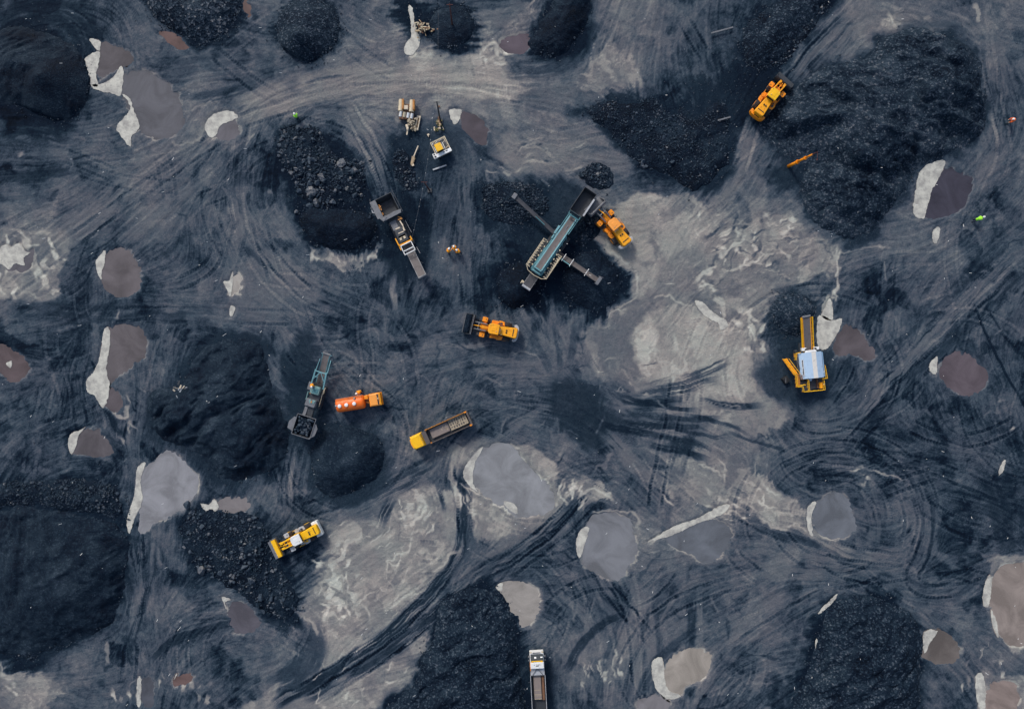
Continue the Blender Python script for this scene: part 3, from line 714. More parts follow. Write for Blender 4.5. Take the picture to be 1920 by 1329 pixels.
sweep([(190,700),(200,790),(240,830)], 10, .15, .8, .4, .35); sweep([(240,760),(235,820),(245,860)], 8, .38, .6, .4, .4)
sweep([(150,830),(190,815),(235,850)], 16, .16, .7, .3, .4); sweep([(0,260),(80,240),(150,260)], 30, .14, .6, .2, .4); sweep([(10,300),(90,290),(160,300)], 20, .32, .4, .25, .5)
sweep([(0,60),(60,20),(150,30),(180,110)], 34, .15, .7, .12, .38); sweep([(0,330),(60,330),(160,320)], 12, .16, .6, .2, .4)
sweep([(300,130),(420,120),(540,130)], 30, .23, .5, .2, .4); sweep([(330,190),(400,185),(500,150)], 14, .16, .6, .2, .4)
# jagged fingers of mud torn by the wheels at the right of the flat
for k in range(46):
    x0 = rng.uniform(1330, 1500); y0 = rng.uniform(395, 530); a0 = -0.65+rng.uniform(-.45, .45); L = rng.uniform(15, 60)
    sweep([(x0, y0), (x0+L*.5*math.cos(a0)+2, y0+L*.5*math.sin(a0)), (x0+L*math.cos(a0), y0+L*math.sin(a0))], rng.uniform(2, 6), rng.choice([.60,.52,.24,.20,.48]), .7, .5, .35)
# pale silt lines and slivers
for p, w, t in [
 ([(1305,530),(1335,510),(1360,475),(1400,445)], 3.2, .64), ([(1405,445),(1425,462),(1445,480)], 3, .64), ([(1330,545),(1355,560),(1360,605)], 4, .60),
 ([(1350,510),(1400,500),(1440,470)], 3, .55), ([(1160,490),(1195,520),(1185,560),(1140,590)], 2, .58), ([(1108,448),(1150,470),(1200,500)], 2, .56),
 ([(1130,600),(1180,575),(1240,560),(1310,575)], 1.8, .56), ([(1185,610),(1200,660),(1240,700)], 2, .60), ([(1260,620),(1290,680),(1250,720)], 3, .62),
 ([(1230,480),(1260,440),(1310,380)], 1.6, .54), ([(1200,690),(1290,720),(1330,745)], 1.6, .54), ([(1400,570),(1410,620),(1420,660)], 5, .60), ([(1385,590),(1405,580)], 4, .66), ([(1440,590),(1446,610)], 4, .5),
 ([(772,1005),(765,1035),(720,1050),(718,1080),(740,1100)], 1.8, .62), ([(860,1030),(830,1055),(770,1110),(720,1140)], 2, .58),
 ([(785,930),(800,950),(770,990)], 5, .62), ([(815,940),(825,970),(832,930)], 2, .62), ([(640,1020),(665,1010),(680,1000)], 2, .6), ([(600,1090),(650,1100),(690,1120)], 6, .62),
 ([(600,1140),(640,1120),(660,1150)], 5, .62), ([(625,1060),(640,1040),(655,1010)], 4, .64), ([(660,1110),(690,1130),(690,1160)], 3, .62), ([(560,1150),(575,1170),(600,1195)], 3, .55),
 ([(855,890),(858,930),(865,960)], 5, .62), ([(862,900),(885,920),(930,940)], 2, .64), ([(900,1000),(890,960),(900,930)], 2, .55), ([(1000,840),(990,880),(1020,890)], 2, .5),
 ([(1100,990),(1130,985),(1170,990)], 1.5, .6), ([(1105,970),(1150,950),(1195,960),(1200,1000)], 2.5, .52), ([(1080,945),(1095,920),(1120,915),(1150,930)], 2.6, .6), ([(1060,940),(1075,912)], 4, .58),
 ([(1340,970),(1380,945),(1410,985)], 2, .55), ([(1350,925),(1400,940),(1440,985),(1480,990)], 3, .52), ([(1430,950),(1470,960),(1515,960)], 4, .52), ([(1460,985),(1490,975),(1515,1005)], 2, .58),
 ([(1215,1015),(1240,1005)], 3, .62), ([(1600,880),(1640,890),(1690,905)], 3, .52), ([(1655,20),(1672,40),(1680,55)], 4, .55), ([(1820,10),(1835,25),(1825,45)], 6, .5),
 ([(380,245),(350,285),(280,300)], 2, .42), ([(340,210),(370,205),(420,190)], 1.8, .44), ([(320,255),(345,275),(400,235)], 2.5, .44), ([(265,222),(290,212)], 2.5, .6),
 ([(48,440),(66,478),(82,530),(80,550)], 7, .62), ([(1572,458),(1562,500),(1556,545),(1552,600)], 8, .60), ([(1575,455),(1568,500),(1566,560)], 3, .66), ([(60,475),(75,520),(90,545)], 6, .58), ([(20,430),(60,430),(100,440)], 4, .5), ([(20,540),(60,548),(90,560)], 4, .48), ([(190,770),(230,790),(235,760)], 3, .55), ([(220,600),(222,575)], 3, .5),
 ([(0,1265),(40,1262),(75,1265)], 5, .5), ([(10,1280),(30,1290)], 4, .6), ([(205,1200),(205,1240),(215,1262)], 5, .45), ([(270,1290),(262,1320)], 3, .6), ([(420,1130),(430,1160)], 2, .6),
 ([(600,1290),(612,1310),(600,1329)], 4, .58), ([(555,1150),(560,1165)], 3, .5), ([(760,1300),(790,1262),(780,1240)], 3, .55), ([(800,1200),(815,1180)], 3, .58),
 ([(950,660),(990,655),(1020,680)], 1.6, .45), ([(1000,590),(1030,620)], 1.5, .42), ([(620,935),(660,925),(700,905)], 2.4, .46), ([(240,980),(245,1100)], 4, .40),
 ([(835,100),(870,95),(885,85)], 2.6, .66), ([(900,95),(925,75),(948,108),(930,122),(955,125)], 3.2, .62), ([(1560,470),(1620,455),(1680,470)], 2, .5), ([(1655,480),(1660,530)], 1.6, .42),
 ([(1735,20),(1745,40)], 5, .5), ([(1810,1260),(1812,1300)], 6, .42), ([(1855,1050),(1880,1040),(1900,1060)], 4, .5), ([(1880,745),(1870,760)], 4, .55), ([(1900,800),(1893,820)], 4, .6),
 ([(1500,1180),(1540,1145)], 1.5, .4), ([(500,355),(505,370)], 6, .55), ([(40,290),(20,286)], 4, .5), ([(130,262),(140,258)], 4, .45), ([(470,55),(475,70)], 3.5, .55), ([(460,105),(470,110)], 5, .42)]:
    line(p, w, t)
random.seed(31)
def shards(cx, cy, rx, ry, n, ang, dang, L, w, tones, a=.85):
    for _ in range(n):
        x0 = cx+random.uniform(-rx, rx); y0 = cy+random.uniform(-ry, ry); a0 = ang+random.gauss(0, dang); l_ = random.uniform(*L)/2
        line([(x0-l_*math.cos(a0), y0-l_*math.sin(a0)), (x0+random.uniform(-2, 2), y0+random.uniform(-2, 2)), (x0+l_*math.cos(a0), y0+l_*math.sin(a0))], random.uniform(*w), (lambda q: q+.07 if q > .5 else q)(random.choice(tones)), a, 1.0, .25, 1.0)
shards(650, 476, 60, 12, 34, 1.45, .15, (14, 36), (1.5, 4), (.58, .62, .50))
shards(1130, 1255, 45, 28, 22, 1.5, .25, (14, 40), (1.2, 3.4), (.60, .55, .46)); shards(1075, 930, 26, 20, 14, 1.9, .3, (16, 40), (1.2, 2.6), (.62, .55))
shards(1400, 450, 90, 55, 46, -.65, .7, (10, 34), (1.4, 4), (.66, .60, .54)); shards(1400, 470, 90, 60, 36, -.65, .5, (14, 44), (1.2, 3), (.22, .26))
shards(625, 1105, 36, 60, 34, .9, .8, (10, 32), (1.5, 4.6), (.66, .62, .70)); shards(780, 965, 30, 40, 14, 1.9, .5, (12, 40), (1.2, 4), (.62, .58))
shards(55, 490, 60, 60, 26, 1.0, .6, (12, 44), (1.4, 4.6), (.60, .56, .66)); shards(1410, 620, 26, 40, 16, 1.2, .4, (12, 40), (1.4, 4.5), (.62, .56)); shards(880, 930, 20, 40, 12, 1.3, .5, (10, 36), (1.2, 3.5), (.62, .55))
shards(930, 100, 34, 22, 14, .4, .7, (8, 24), (1.2, 3.6), (.66, .60)); shards(420, 235, 50, 24, 12, -.4, .5, (8, 26), (1, 3), (.55, .5)); shards(275, 240, 24, 30, 6, .3, .8, (6, 18), (1, 2.4), (.6,))
shards(190, 735, 14, 60, 20, 1.2, .25, (14, 40), (1, 2.4), (.62, .12, .14)); shards(235, 790, 14, 40, 14, 1.3, .3, (14, 36), (1, 2.6), (.5, .12)); shards(1560, 520, 14, 60, 12, 1.5, .3, (10, 30), (1.2, 3), (.56, .5))
shards(1850, 1255, 60, 60, 14, 1.5, .2, (12, 36), (1.2, 3.5), (.6, .5)); shards(1630, 900, 60, 14, 8, .3, .5, (8, 24), (1, 2.6), (.6,)); shards(300, 1290, 90, 30, 24, 1.5, .25, (12, 34), (1.2, 3.6), (.5, .44, .6)); shards(30, 1275, 40, 25, 10, .5, .7, (8, 26), (1.4, 4), (.6, .54))
shards(1150, 700, 60, 40, 16, .6, .5, (10, 34), (.8, 2), (.56, .5)); shards(1290, 470, 70, 70, 16, -.6, .8, (10, 40), (.8, 2), (.56, .5)); shards(700, 1060, 90, 90, 30, -.7, .6, (10, 40), (.8, 1.8), (.56, .52)); shards(680, 1280, 100, 40, 20, -.6, .4, (10, 40), (.8, 2.2), (.56, .52))
shards(1400, 940, 70, 34, 22, .5, .5, (10, 40), (.8, 2.4), (.60, .52)); shards(1340, 900, 90, 40, 20, .4, .5, (12, 50), (.8, 2.4), (.52, .48)); shards(1000, 290, 90, 30, 26, -.1, .35, (14, 50), (1, 2.6), (.46, .5, .2)); shards(1150, 140, 50, 40, 20, 0, .2, (14, 44), (1, 2.6), (.44, .24))
shards(960, 760, 300, 130, 80, .3, .9, (14, 60), (.9, 2.6), (.38, .42, .14, .17), .55); shards(1700, 750, 220, 330, 90, -.7, .8, (14, 60), (.9, 2.6), (.36, .40, .13, .16), .5); shards(1300, 1180, 280, 140, 80, 1.2, .8, (14, 70), (.9, 2.6), (.36, .40, .14, .17), .5); shards(400, 400, 300, 150, 60, -.7, .8, (14, 60), (.9, 2.4), (.38, .36, .16), .45)
# thin drying rims: contour lines of the wet patches inside the mud
ridge = np.abs(fbm((X+WX*2)/85, (Y+WY*2)/85, 5, 55)-0.5)
MM = np.zeros_like(T)
for poly in MUD:
    s = cut(poly, 30); MM[s] = np.maximum(MM[s], sstep(8, -14, seg_sd(X[s]+WX[s], Y[s]+WY[s], poly)))
T += MM*sstep(0.010, 0.002, ridge)*0.085*sstep(.4, .6, fbm(X/60, Y/60, 2, 66))
ridge2 = fbm((X+WX*2.5)/55, (Y+WY*2.5)/55, 5, 91)
T += MM*(sstep(0.5, 0.515, ridge2)-.5)*0.035

# tyre tracks: paired, ribbed wheel marks that follow and cross the general drift
def vec_at(px, py):
    i = int(np.clip((px+66)/G, 0, GW_-1)); j = int(np.clip((py+66)/G, 0, GH_-1)); return float(VX[j, i]), float(VY[j, i])
def track(px, py, L, off, curv, tone_d, w=3.6, gauge=24, a=.6, lines=2):
    for sgn in (1,):
        pts = [(px, py)]; dx, dy = vec_at(px, py); c0, s0 = math.cos(off), math.sin(off); dx, dy = dx*c0-dy*s0, dx*s0+dy*c0
        n = int(L/16)
        for k in range(n):
            vx, vy = vec_at(*pts[-1]); c1, s1 = math.cos(off), math.sin(off); vx, vy = vx*c1-vy*s1, vx*s1+vy*c1
            if vx*dx+vy*dy < 0: vx, vy = -vx, -vy
            dx, dy = dx*.8+vx*.2, dy*.8+vy*.2
            cc, ss = math.cos(curv), math.sin(curv); dx, dy = dx*cc-dy*ss, dx*ss+dy*cc
            m_ = math.hypot(dx, dy); dx, dy = dx/m_, dy/m_
            pts.append((pts[-1][0]+dx*16, pts[-1][1]+dy*16))
    tyre(pts, tone_d, w, gauge, a)
def tyre(path, tone_d, w=3.6, gauge=24, a=.6, warp=.12, ribs=True):
    _sw[0] += 1; sd0 = 500+_sw[0]*3
    p = smooth_poly(path, 2, closed=False); s = cut(p, gauge+8)
    if X[s].size == 0: return
    d, l, L = path_dist(X[s]+WX[s]*warp, Y[s]+WY[s]*warp, p)
    ends = sstep(0, 25, l)*sstep(L, L-25, l)
    m = 0
    for c_ in (-gauge/2, gauge/2):
        q = np.abs(d-c_); band = sstep(w+1.2, w-1.2, q)
        edge = sstep(2.2, .6, np.abs(q-w-.6))
        rib = .7+.3*np.sign(np.sin(l*1.15+np.abs(d-c_)*.5)) if ribs else 1
        m = m+band*rib-edge*.55
    br = sstep(.30, .48, vnoise(l*.02, l*0+sd0, sd0))*(.55+.45*vnoise(d*.35, l*.05, sd0+1))
    T[s] += m*ends*br*tone_d*a; HT[s] -= np.clip(m, 0, 1)*ends*br*.03
HT = np.zeros_like(T)
random.seed(99)
for k in range(190):
    px = random.uniform(-20, 1940); py = random.uniform(-20, 1350)
    t0 = float(T[int((py+66)/G), int((px+66)/G)])
    dark = random.random() < (.65 if t0 > .27 else .40)
    track(px, py, random.uniform(80, 300), random.gauss(0, .5), random.uniform(-.09, .09), random.uniform(-.085, -.04) if dark else random.uniform(.04, .08), w=random.uniform(2.6, 4.2), gauge=random.choice([22, 24, 26]), a=.9)
for pth, td in [([(430,215),(560,172),(700,152),(820,150),(980,168)], .05), ([(440,230),(570,188),(700,166),(830,166),(990,180)], -.07), ([(0,560),(180,420),(310,325),(440,235)], -.06), ([(30,520),(200,400),(320,300),(450,215)], .05),
    ([(460,215),(446,300),(444,400),(480,500),(560,580),(660,610)], .06), ([(480,225),(462,300),(462,400),(500,480),(590,560)], -.07), ([(645,190),(690,260),(728,352)], .10), ([(862,860),(874,950),(868,1035),(806,1118),(700,1212),(560,1300)], -.10),
    ([(1090,925),(1020,1005),(930,1062),(820,1145),(720,1228),(600,1300)], -.10), ([(1110,940),(1040,1010),(950,1070),(850,1130),(760,1210)], -.08), ([(1925,455),(1810,565),(1710,662),(1600,780)], .07), ([(1915,520),(1815,610),(1715,705),(1580,850)], -.07),
    ([(1418,215),(1400,270),(1380,340),(1330,400),(1290,440)], .07), ([(1600,20),(1520,105),(1440,200)], -.08), ([(1660,845),(1718,905),(1742,970),(1732,1040),(1700,1085),(1745,1112),(1800,1100)], -.06), ([(1620,860),(1690,905),(1712,975),(1695,1040)], -.06),
    ([(1270,700),(1262,790),(1236,880),(1225,960)], -.10), ([(1310,690),(1298,790),(1262,900)], -.08), ([(1250,860),(1340,930),(1440,990),(1560,1035),(1700,1050)], -.07), ([(1080,940),(1100,1040),(1160,1130),(1230,1210)], -.08),
    ([(1150,1329),(1170,1230),(1230,1150),(1330,1100),(1440,1080)], -.07), ([(1215,1329),(1260,1240),(1340,1170),(1450,1120)], .05), ([(1290,1329),(1350,1240),(1430,1180),(1550,1110)], -.06), ([(1560,1080),(1680,1120),(1760,1200),(1840,1310)], .05),
    ([(545,960),(546,885),(558,830)], .07), ([(250,960),(262,1060),(250,1180),(236,1320)], -.07), ([(0,590),(150,592),(320,584),(560,598)], -.05), ([(560,960),(660,930),(760,870),(830,800)], -.06), ([(690,560),(760,640),(780,740),(760,860)], .05),
    ([(870,300),(884,400),(870,500),(880,580)], -.06), ([(900,300),(905,420),(890,520)], .05), ([(620,700),(700,730),(760,790),(740,870)], .05), ([(1850,60),(1862,180),(1890,290),(1850,360)], .06), ([(1830,100),(1845,200),(1870,280)], -.05),
    ([(1130,1060),(1190,1150),(1200,1329)], -.07), ([(1000,1000),(1080,1060),(1130,1160),(1150,1280)], .05), ([(1490,880),(1600,850),(1740,870),(1880,930)], -.05), ([(340,560),(300,660),(280,760)], .04)]:
    for g_ in (0, 1):
        tyre([(x+g_*random.uniform(-6, 6), y+g_*random.uniform(-6, 6)) for x, y in pth], td*(1 if g_ == 0 else .6), 3.6, 24 if g_ == 0 else 27, 1.0, .25)

for k in range(85):
    cx, cy, r0, r1 = random.choice([(1563,970,60,210),(1563,970,60,210),(975,1130,60,170),(1140,1025,80,190),(1640,960,60,150),(1310,1250,60,200),(650,860,90,170),(600,640,40,110),(1540,700,90,190),(560,380,90,200),(1800,700,60,150),(480,1230,60,160),(1000,900,70,200)])
    r = random.uniform(r0, r1); a0 = random.uniform(0, 6.28); da = random.uniform(.6, 2.0)
    tyre([(cx+r*math.cos(a0+da*q/7), cy+r*.85*math.sin(a0+da*q/7)) for q in range(8)], random.choice([-.085, -.07, -.06, .05, .065]), random.uniform(2.6, 4), random.choice([22, 24, 26]), 1.0, .2)
# coal crumbs, spilled dust round the heaps, darker ground round machines
rubble_zone = np.zeros_like(T)
for poly, tone, gr in [
 ([(520,240),(560,232),(620,260),(690,300),(700,380),(640,420),(560,400),(520,330)], .13, .16), ([(735,245),(790,235),(800,300),(770,350),(735,340)], .16, .16),
 ([(895,345),(950,330),(1030,345),(1030,420),(960,440),(900,420)], .16, .20), ([(1040,200),(1100,195),(1150,180),(1240,185),(1290,205),(1340,150),(1400,110),(1425,140),(1400,210),(1380,300),(1352,345),(1290,370),(1262,340),(1200,315),(1150,280),(1130,240)], .15, .17),
 ([(-60,905),(60,895),(150,895),(235,920),(240,985),(150,965),(60,950),(-60,960)], .14, .18), ([(330,960),(390,945),(480,960),(530,1050),(560,1090),(560,1180),(500,1170),(440,1090),(380,1080),(340,1020)], .14, .18),
 ([(0,1215),(60,1215),(110,1230),(60,1255),(0,1240)], .13, .16), ([(1380,60),(1440,20),(1520,-30),(1600,-30),(1520,70),(1460,130),(1400,150),(1370,110)], .16, .16),
 ([(1290,150),(1340,130),(1380,200),(1380,330),(1320,370),(1290,300)], .17, .13), ([(745,-20),(800,-20),(812,40),(770,70),(745,30)], .12, .14),
 ([(1250,820),(1300,800),(1320,840),(1260,860)], .17, .1)]:
    region(poly, tone, 12, .85, 12)
    s = cut(poly, 30); m = sstep(14, -8, seg_sd(X[s]+WX[s], Y[s]+WY[s], poly))
    GR[s] = GR[s]*(1-m)+gr*m; rubble_zone[s] = np.maximum(rubble_zone[s], m)
for c, r, t in [((850,50),(52,44),.12), ((972,540),(50,50),.12), ((1105,525),(62,66),.11), ((1485,590),(46,52),.15), ((650,870),(86,80),.18), ((1500,700),(76,70),.19), ((575,730),(40,110),.17),
                ((760,450),(46,86),.15), ((1040,440),(80,110),.16), ((1440,180),(46,60),.13), ((830,270),(50,60),.20), ((1010,1290),(34,80),.17), ((1480,330),(40,30),.16), ((1085,760),(60,50),.18), ((1090,60),(24,50),.15)]:
    region(ell(c[0], c[1], r[0], r[1]), t, 14, .8, 10)  # soft darker ellipses round some heaps and machines
for hp, hm, mk, lab, kw in HEAPS:
    s = cut(hp, 60); xs = X[s]+WX[s]*1.6+VX[s]*FE[s]*7; ys = Y[s]+WY[s]*1.6+VY[s]*FE[s]*7
    d = seg_sd(xs, ys, smooth_poly(hp, 1)); tg = min(.20, .135+kw.get('tone0', 0)*1.0)
    m = sstep(26, -2, d)*.55+sstep(9, -3, d)*.4; T[s] = T[s]*(1-m)+tg*m
    GR[s] += sstep(16, 0, d)*.07
T = T+0.055*sstep(.14, .28, T)+0.01*sstep(.36, .5, T)
T = .26+(T-.26)*1.12
T = np.clip(T, 0.03, 0.84)

# ---------------------------------------------------------------- puddles: the ground dips below the water level at z = 0
BROWN = (92,89,94); 
PUDDLES = [  # outline, colour, pale slivers along the edge
 ([(188,76),(230,85),(252,100),(240,122),(215,130),(197,152),(182,142),(184,100)], (84,82,88), [[(168,76),(176,73),(189,79),(187,96),(178,90)], [(187,98),(184,125),(180,142),(184,162),(170,158),(160,135),(157,116),(168,104)]]),
 ([(228,135),(270,133),(298,146),(322,158),(340,185),(346,212),(350,232),(330,252),(300,262),(262,246),(256,215),(245,198),(230,178)], (86,88,96), [[(228,124),(232,146),(226,178),(214,176),(183,170),(170,160),(190,158),(212,146)], [(228,176),(244,186),(250,205),(262,238),(247,256),(245,276),(228,256),(218,240),(232,222),(244,206),(240,190)]]),
 (ell(227,515,36,47), BROWN, [[(198,470),(196,492),(191,512),(190,524),(182,508),(180,492),(188,478)]]),
 ([(206,612),(240,606),(266,618),(275,645),(270,670),(240,692),(218,705),(205,728),(196,722),(197,690),(200,650)], BROWN, [[(204,613),(207,642),(200,690),(206,727),(194,765),(178,742),(165,735),(162,715),(180,690),(190,650),(194,622)]]),
 ([(206,728),(226,734),(231,760),(216,778),(196,768),(200,745)], (88,84,90), []),
 ([(-30,640),(20,652),(58,682),(50,705),(27,718),(8,700),(-30,690)], (86,78,82), [[(22,676),(12,682),(20,690)]]),
 ([(146,812),(162,802),(186,805),(212,832),(205,850),(160,860),(138,850),(140,830)], (84,82,88), [[(161,800),(148,815),(143,835),(135,852),(127,832),(134,812),(148,808)]]),
 ([(318,843),(345,865),(378,898),(355,945),(332,966),(290,980),(256,1003),(260,960),(264,900),(276,868)], (128,131,139), [[(273,868),(264,900),(267,940),(252,972),(243,1000),(238,975),(252,930),(256,885),(262,872)]]),
 (ell(437,947,34,17), (112,110,114), [[(376,943),(392,946),(402,935),(410,950),(396,964),(384,956)]]),
 ([(905,840),(935,825),(970,835),(985,868),(1005,890),(1035,905),(1042,940),(1020,963),(985,968),(960,958),(925,943),(900,920),(888,903),(888,870)], (122,126,133), [[(905,838),(889,872),(887,905),(896,922),(878,908),(868,886),(884,858)], [(945,940),(966,945),(970,962),(955,955)]]),
 ([(1110,968),(1150,957),(1184,975),(1197,1010),(1190,1055),(1166,1090),(1120,1080),(1092,1066),(1086,1035),(1098,995)], (106,110,118), [[(1104,990),(1096,1022),(1086,1046),(1080,1015),(1090,992)]]),
 ([(1246,1010),(1280,988),(1328,972),(1372,985),(1368,1020),(1345,1050),(1318,1058),(1290,1032),(1262,1026)], (92,98,108), [[(1214,1016),(1240,1000),(1265,986),(1310,970),(1350,948),(1368,946),(1350,966),(1305,982),(1262,1002),(1235,1010)]]),
 (ell(1563,970,42,45), (98,104,114), [[(1530,942),(1521,970),(1524,1004),(1515,992),(1513,958),(1520,944)]]),
 ([(948,1088),(975,1086),(1000,1098),(1013,1125),(1010,1158),(985,1172),(968,1168),(960,1140),(945,1118),(936,1104)], (141,139,138), [[(930,1100),(942,1092),(940,1108)]]),
 ([(1244,1240),(1288,1220),(1330,1219),(1338,1240),(1325,1266),(1290,1277),(1280,1302),(1258,1308),(1244,1290)], (142,138,134), [[(1241,1232),(1246,1268),(1252,1292),(1276,1304),(1250,1309),(1228,1286),(1222,1242)]]),
 (ell(1763,1215,36,33), (96,92,92), [[(1732,1184),(1758,1182),(1744,1204),(1733,1224)]]),
 ([(1862,1078),(1890,1055),(1990,1050),(1990,1205),(1895,1215),(1870,1190),(1866,1150),(1852,1130),(1860,1100)], (128,121,119), [[(1856,1077),(1858,1110),(1852,1136),(1842,1130),(1846,1095)], [(1858,1142),(1868,1165),(1872,1195),(1862,1175)]]),
 ([(1848,1280),(1905,1270),(1912,1300),(1900,1345),(1845,1345)], (128,118,116), [[(1829,1268),(1845,1268),(1846,1340),(1834,1322)]]),
 ([(1572,625),(1586,606),(1610,620),(1645,655),(1640,675),(1622,674),(1600,665),(1570,670),(1556,655)], (86,82,88), [[(1536,590),(1560,601),(1578,598),(1570,625),(1548,655),(1533,648),(1532,615)]]),
 ([(1762,680),(1780,664),(1820,665),(1847,690),(1850,725),(1820,750),(1790,740),(1765,715)], (86,80,88), [[(1757,668),(1754,702),(1741,688)]]),
 ([(1768,310),(1820,328),(1828,360),(1800,396),(1745,410),(1733,402),(1748,350)], (62,62,74), [[(1746,305),(1772,303),(1757,340),(1746,360),(1735,402),(1728,410),(1712,400),(1718,350),(1725,322)]]),
 ([(866,208),(900,225),(915,250),(905,275),(882,264),(862,238)], (80,76,84), [[(845,205),(865,207),(860,226),(851,233),(843,216)]]),
 ([(936,70),(990,62),(995,84),(975,99),(950,97),(938,85)], (86,80,90), []),
 ([(284,58),(312,61),(350,68),(351,92),(330,90),(306,73)], (88,72,72), []), ([(452,-10),(470,-10),(467,35),(457,28)], (88,72,72), []),
 ([(424,1132),(446,1125),(480,1150),(485,1182),(450,1190),(430,1165)], (84,84,94), [[(416,1119),(434,1124),(422,1128),(425,1142)]]),
 ([(330,1264),(364,1262),(356,1284),(326,1281)], (100,84,84), [[(333,1264),(326,1274),(330,1262)]]),
 ([(264,1275),(290,1272),(294,1320),(266,1325)], (78,82,92), [[(258,1272),(265,1272),(263,1321),(257,1318)]]),
 (ell(1224,1322,28,20), (112,112,118), []),
 ([(55,470),(70,470),(62,500),(40,515),(10,510),(30,490)], (88,88,96), [[(-4,474),(10,458),(22,464),(36,456),(46,470),(58,474),(44,484),(46,498),(30,494),(18,506),(8,498),(-2,492)]]),
 ([(405,222),(440,218),(450,250),(430,262),(404,252)], (92,92,100), [[(384,236),(400,215),(430,208),(446,221),(416,234),(404,255),(393,258)]]),
 ([(455,0),(456,1),(454,1)], (90,90,90), [[(757,92),(764,78),(772,64),(766,15),(773,15),(779,50),(787,72),(786,84),(775,103),(762,102)]]),
 ([(1355,612),(1356,613),(1354,613)], (90,90,90), [[(1302,566),(1316,566),(1340,588),(1360,600),(1364,612),(1352,620),(1346,606),(1322,592)]]),
 ([(437,512),(455,520),(450,545),(438,560),(434,545)], (150,148,146), [[(437,510),(433,555),(426,545),(419,528),(430,527)], [(433,573),(441,578),(436,592),(430,590)]]),
 ([(1,1),(2,1),(1,2)], (90,90,90), [[(1548,575),(1556,560),(1562,590),(1558,602),(1540,592)]]),
 ([(1,1),(2,1),(1,2)], (90,90,90), [[(1752,430),(1762,428),(1756,457),(1747,446)]]),
 ([(1,1),(2,1),(1,2)], (90,90,90), [[(1878,868),(1885,862),(1882,880),(1872,892)], [(1536,1145),(1570,1112),(1560,1130),(1538,1150)], [(1530,1195),(1536,1210),(1529,1225)]]),
]
H = 0.12+0.10*(fbm(X/90, Y/90, 4, 61)-.5)+0.010*ST3+0.014*ST4+0.010*ST2+0.05*(fbm(X/9, Y/9, 3, 71)-.5)
H = np.maximum(H+HT, 0.05)
for outline, colr, slivers in PUDDLES:
    if len(outline) > 3:
        s = cut(outline, 30); d = seg_sd(X[s]+WX[s]*.6+VX[s]*FE[s]*2.5, Y[s]+WY[s]*.6+VY[s]*FE[s]*2.5, smooth_poly(outline, 2))
        H[s] = H[s]*sstep(-2.5, 8, d)-0.10*sstep(2.0, -3.0, d)+.035*(vnoise(X[s]/5, Y[s]/5, 45)-.5)*sstep(14, 0, np.abs(d))
        lum = sum(colr)/3/255; m = sstep(12, 0, d)*0.6*sstep(-.3, .5, (X[s]-np.mean([q[0] for q in outline]))/60); T[s] = T[s]*(1-m)+(lum-.02)*m
        m = sstep(3.2, 1.0, np.abs(d-1.5))*sstep(.46, .60, vnoise(X[s]/16, Y[s]/16, 44)); T[s] += m*(.10+.5*max(0, lum-.3))
        m = sstep(-.2, 6, -d)*0; T[s] += m
    for ic in slivers:
        s = cut(ic, 12); d = seg_sd(X[s], Y[s], catmull(ic, 3))
        H[s] = np.where(d < 6, np.minimum(H[s], -0.03+0.20*sstep(-1, 7, d)), H[s])
        T[s] += sstep(9, 0, d)*0.05*vnoise(X[s]/4, Y[s]/4, 3)

# ---------------------------------------------------------------- ground sheet: fine in the yard, coarse far outside it
def outer(a0, n, sgn):
    d = 12*np.cumprod(np.full(n, 1.155)); return a0+sgn*np.cumsum(d)
NO = 34
fx_ = np.concatenate([outer(gx[0], NO, -1)[::-1], gx, outer(gx[-1], NO, 1)]).astype(np.float32)
fy_ = np.concatenate([outer(gy[0], NO, -1)[::-1], gy, outer(gy[-1], NO, 1)]).astype(np.float32)
def mirror(a, lo, hi):
    p = 2*(hi-lo); b = np.abs(((a-lo) % p)); return np.where(b > hi-lo, p-b, b)
mi = np.clip((mirror(fx_, gx[0], gx[-1])/G).round().astype(int), 0, GW_-1)
mj = np.clip((mirror(fy_, gy[0], gy[-1])/G).round().astype(int), 0, GH_-1)
FX, FY = np.meshgrid(fx_, fy_)
idx = np.ix_(mj, mi)
core = (FX >= gx[0]) & (FX <= gx[-1]) & (FY >= gy[0]) & (FY <= gy[-1])
FT = T[idx]; FTI = TI[idx]; FGR = GR[idx]
FH = np.where(core, H[idx], np.maximum(H[idx], 0.05))
co = np.empty((FX.size, 3), np.float32)
co[:, 0] = ((FX-960)*S).ravel(); co[:, 1] = ((664.5-FY)*S).ravel(); co[:, 2] = FH.ravel()
def grid_mesh(name, nx, ny, co, keep=None):
    a = (np.arange(ny-1)[:, None]*nx+np.arange(nx-1)[None, :]).ravel()
    q = np.stack([a+nx, a+nx+1, a+1, a], 1).astype(np.int32)
    if keep is not None:
        q = q[keep.ravel()]
        used = np.unique(q); rm = np.zeros(len(co), np.int32); rm[used] = np.arange(len(used)); q = rm[q]; co = co[used]
    else: used = None
    me = bpy.data.meshes.new(name)
    me.vertices.add(len(co)); me.vertices.foreach_set('co', co.astype(np.float32).ravel())
    me.loops.add(q.size); me.loops.foreach_set('vertex_index', q.ravel())
    me.polygons.add(len(q)); me.polygons.foreach_set('loop_start', np.arange(0, q.size, 4, dtype=np.int32))
    me.polygons.foreach_set('use_smooth', np.ones(len(q), bool))
    me.update(calc_edges=True)
    return me, used
def add_attr(me, name, arr):
    at = me.attributes.new(name, 'FLOAT', 'POINT'); at.data.foreach_set('value', np.ascontiguousarray(arr, np.float32).ravel())
gme, _ = grid_mesh('ground', len(fx_), len(fy_), co)
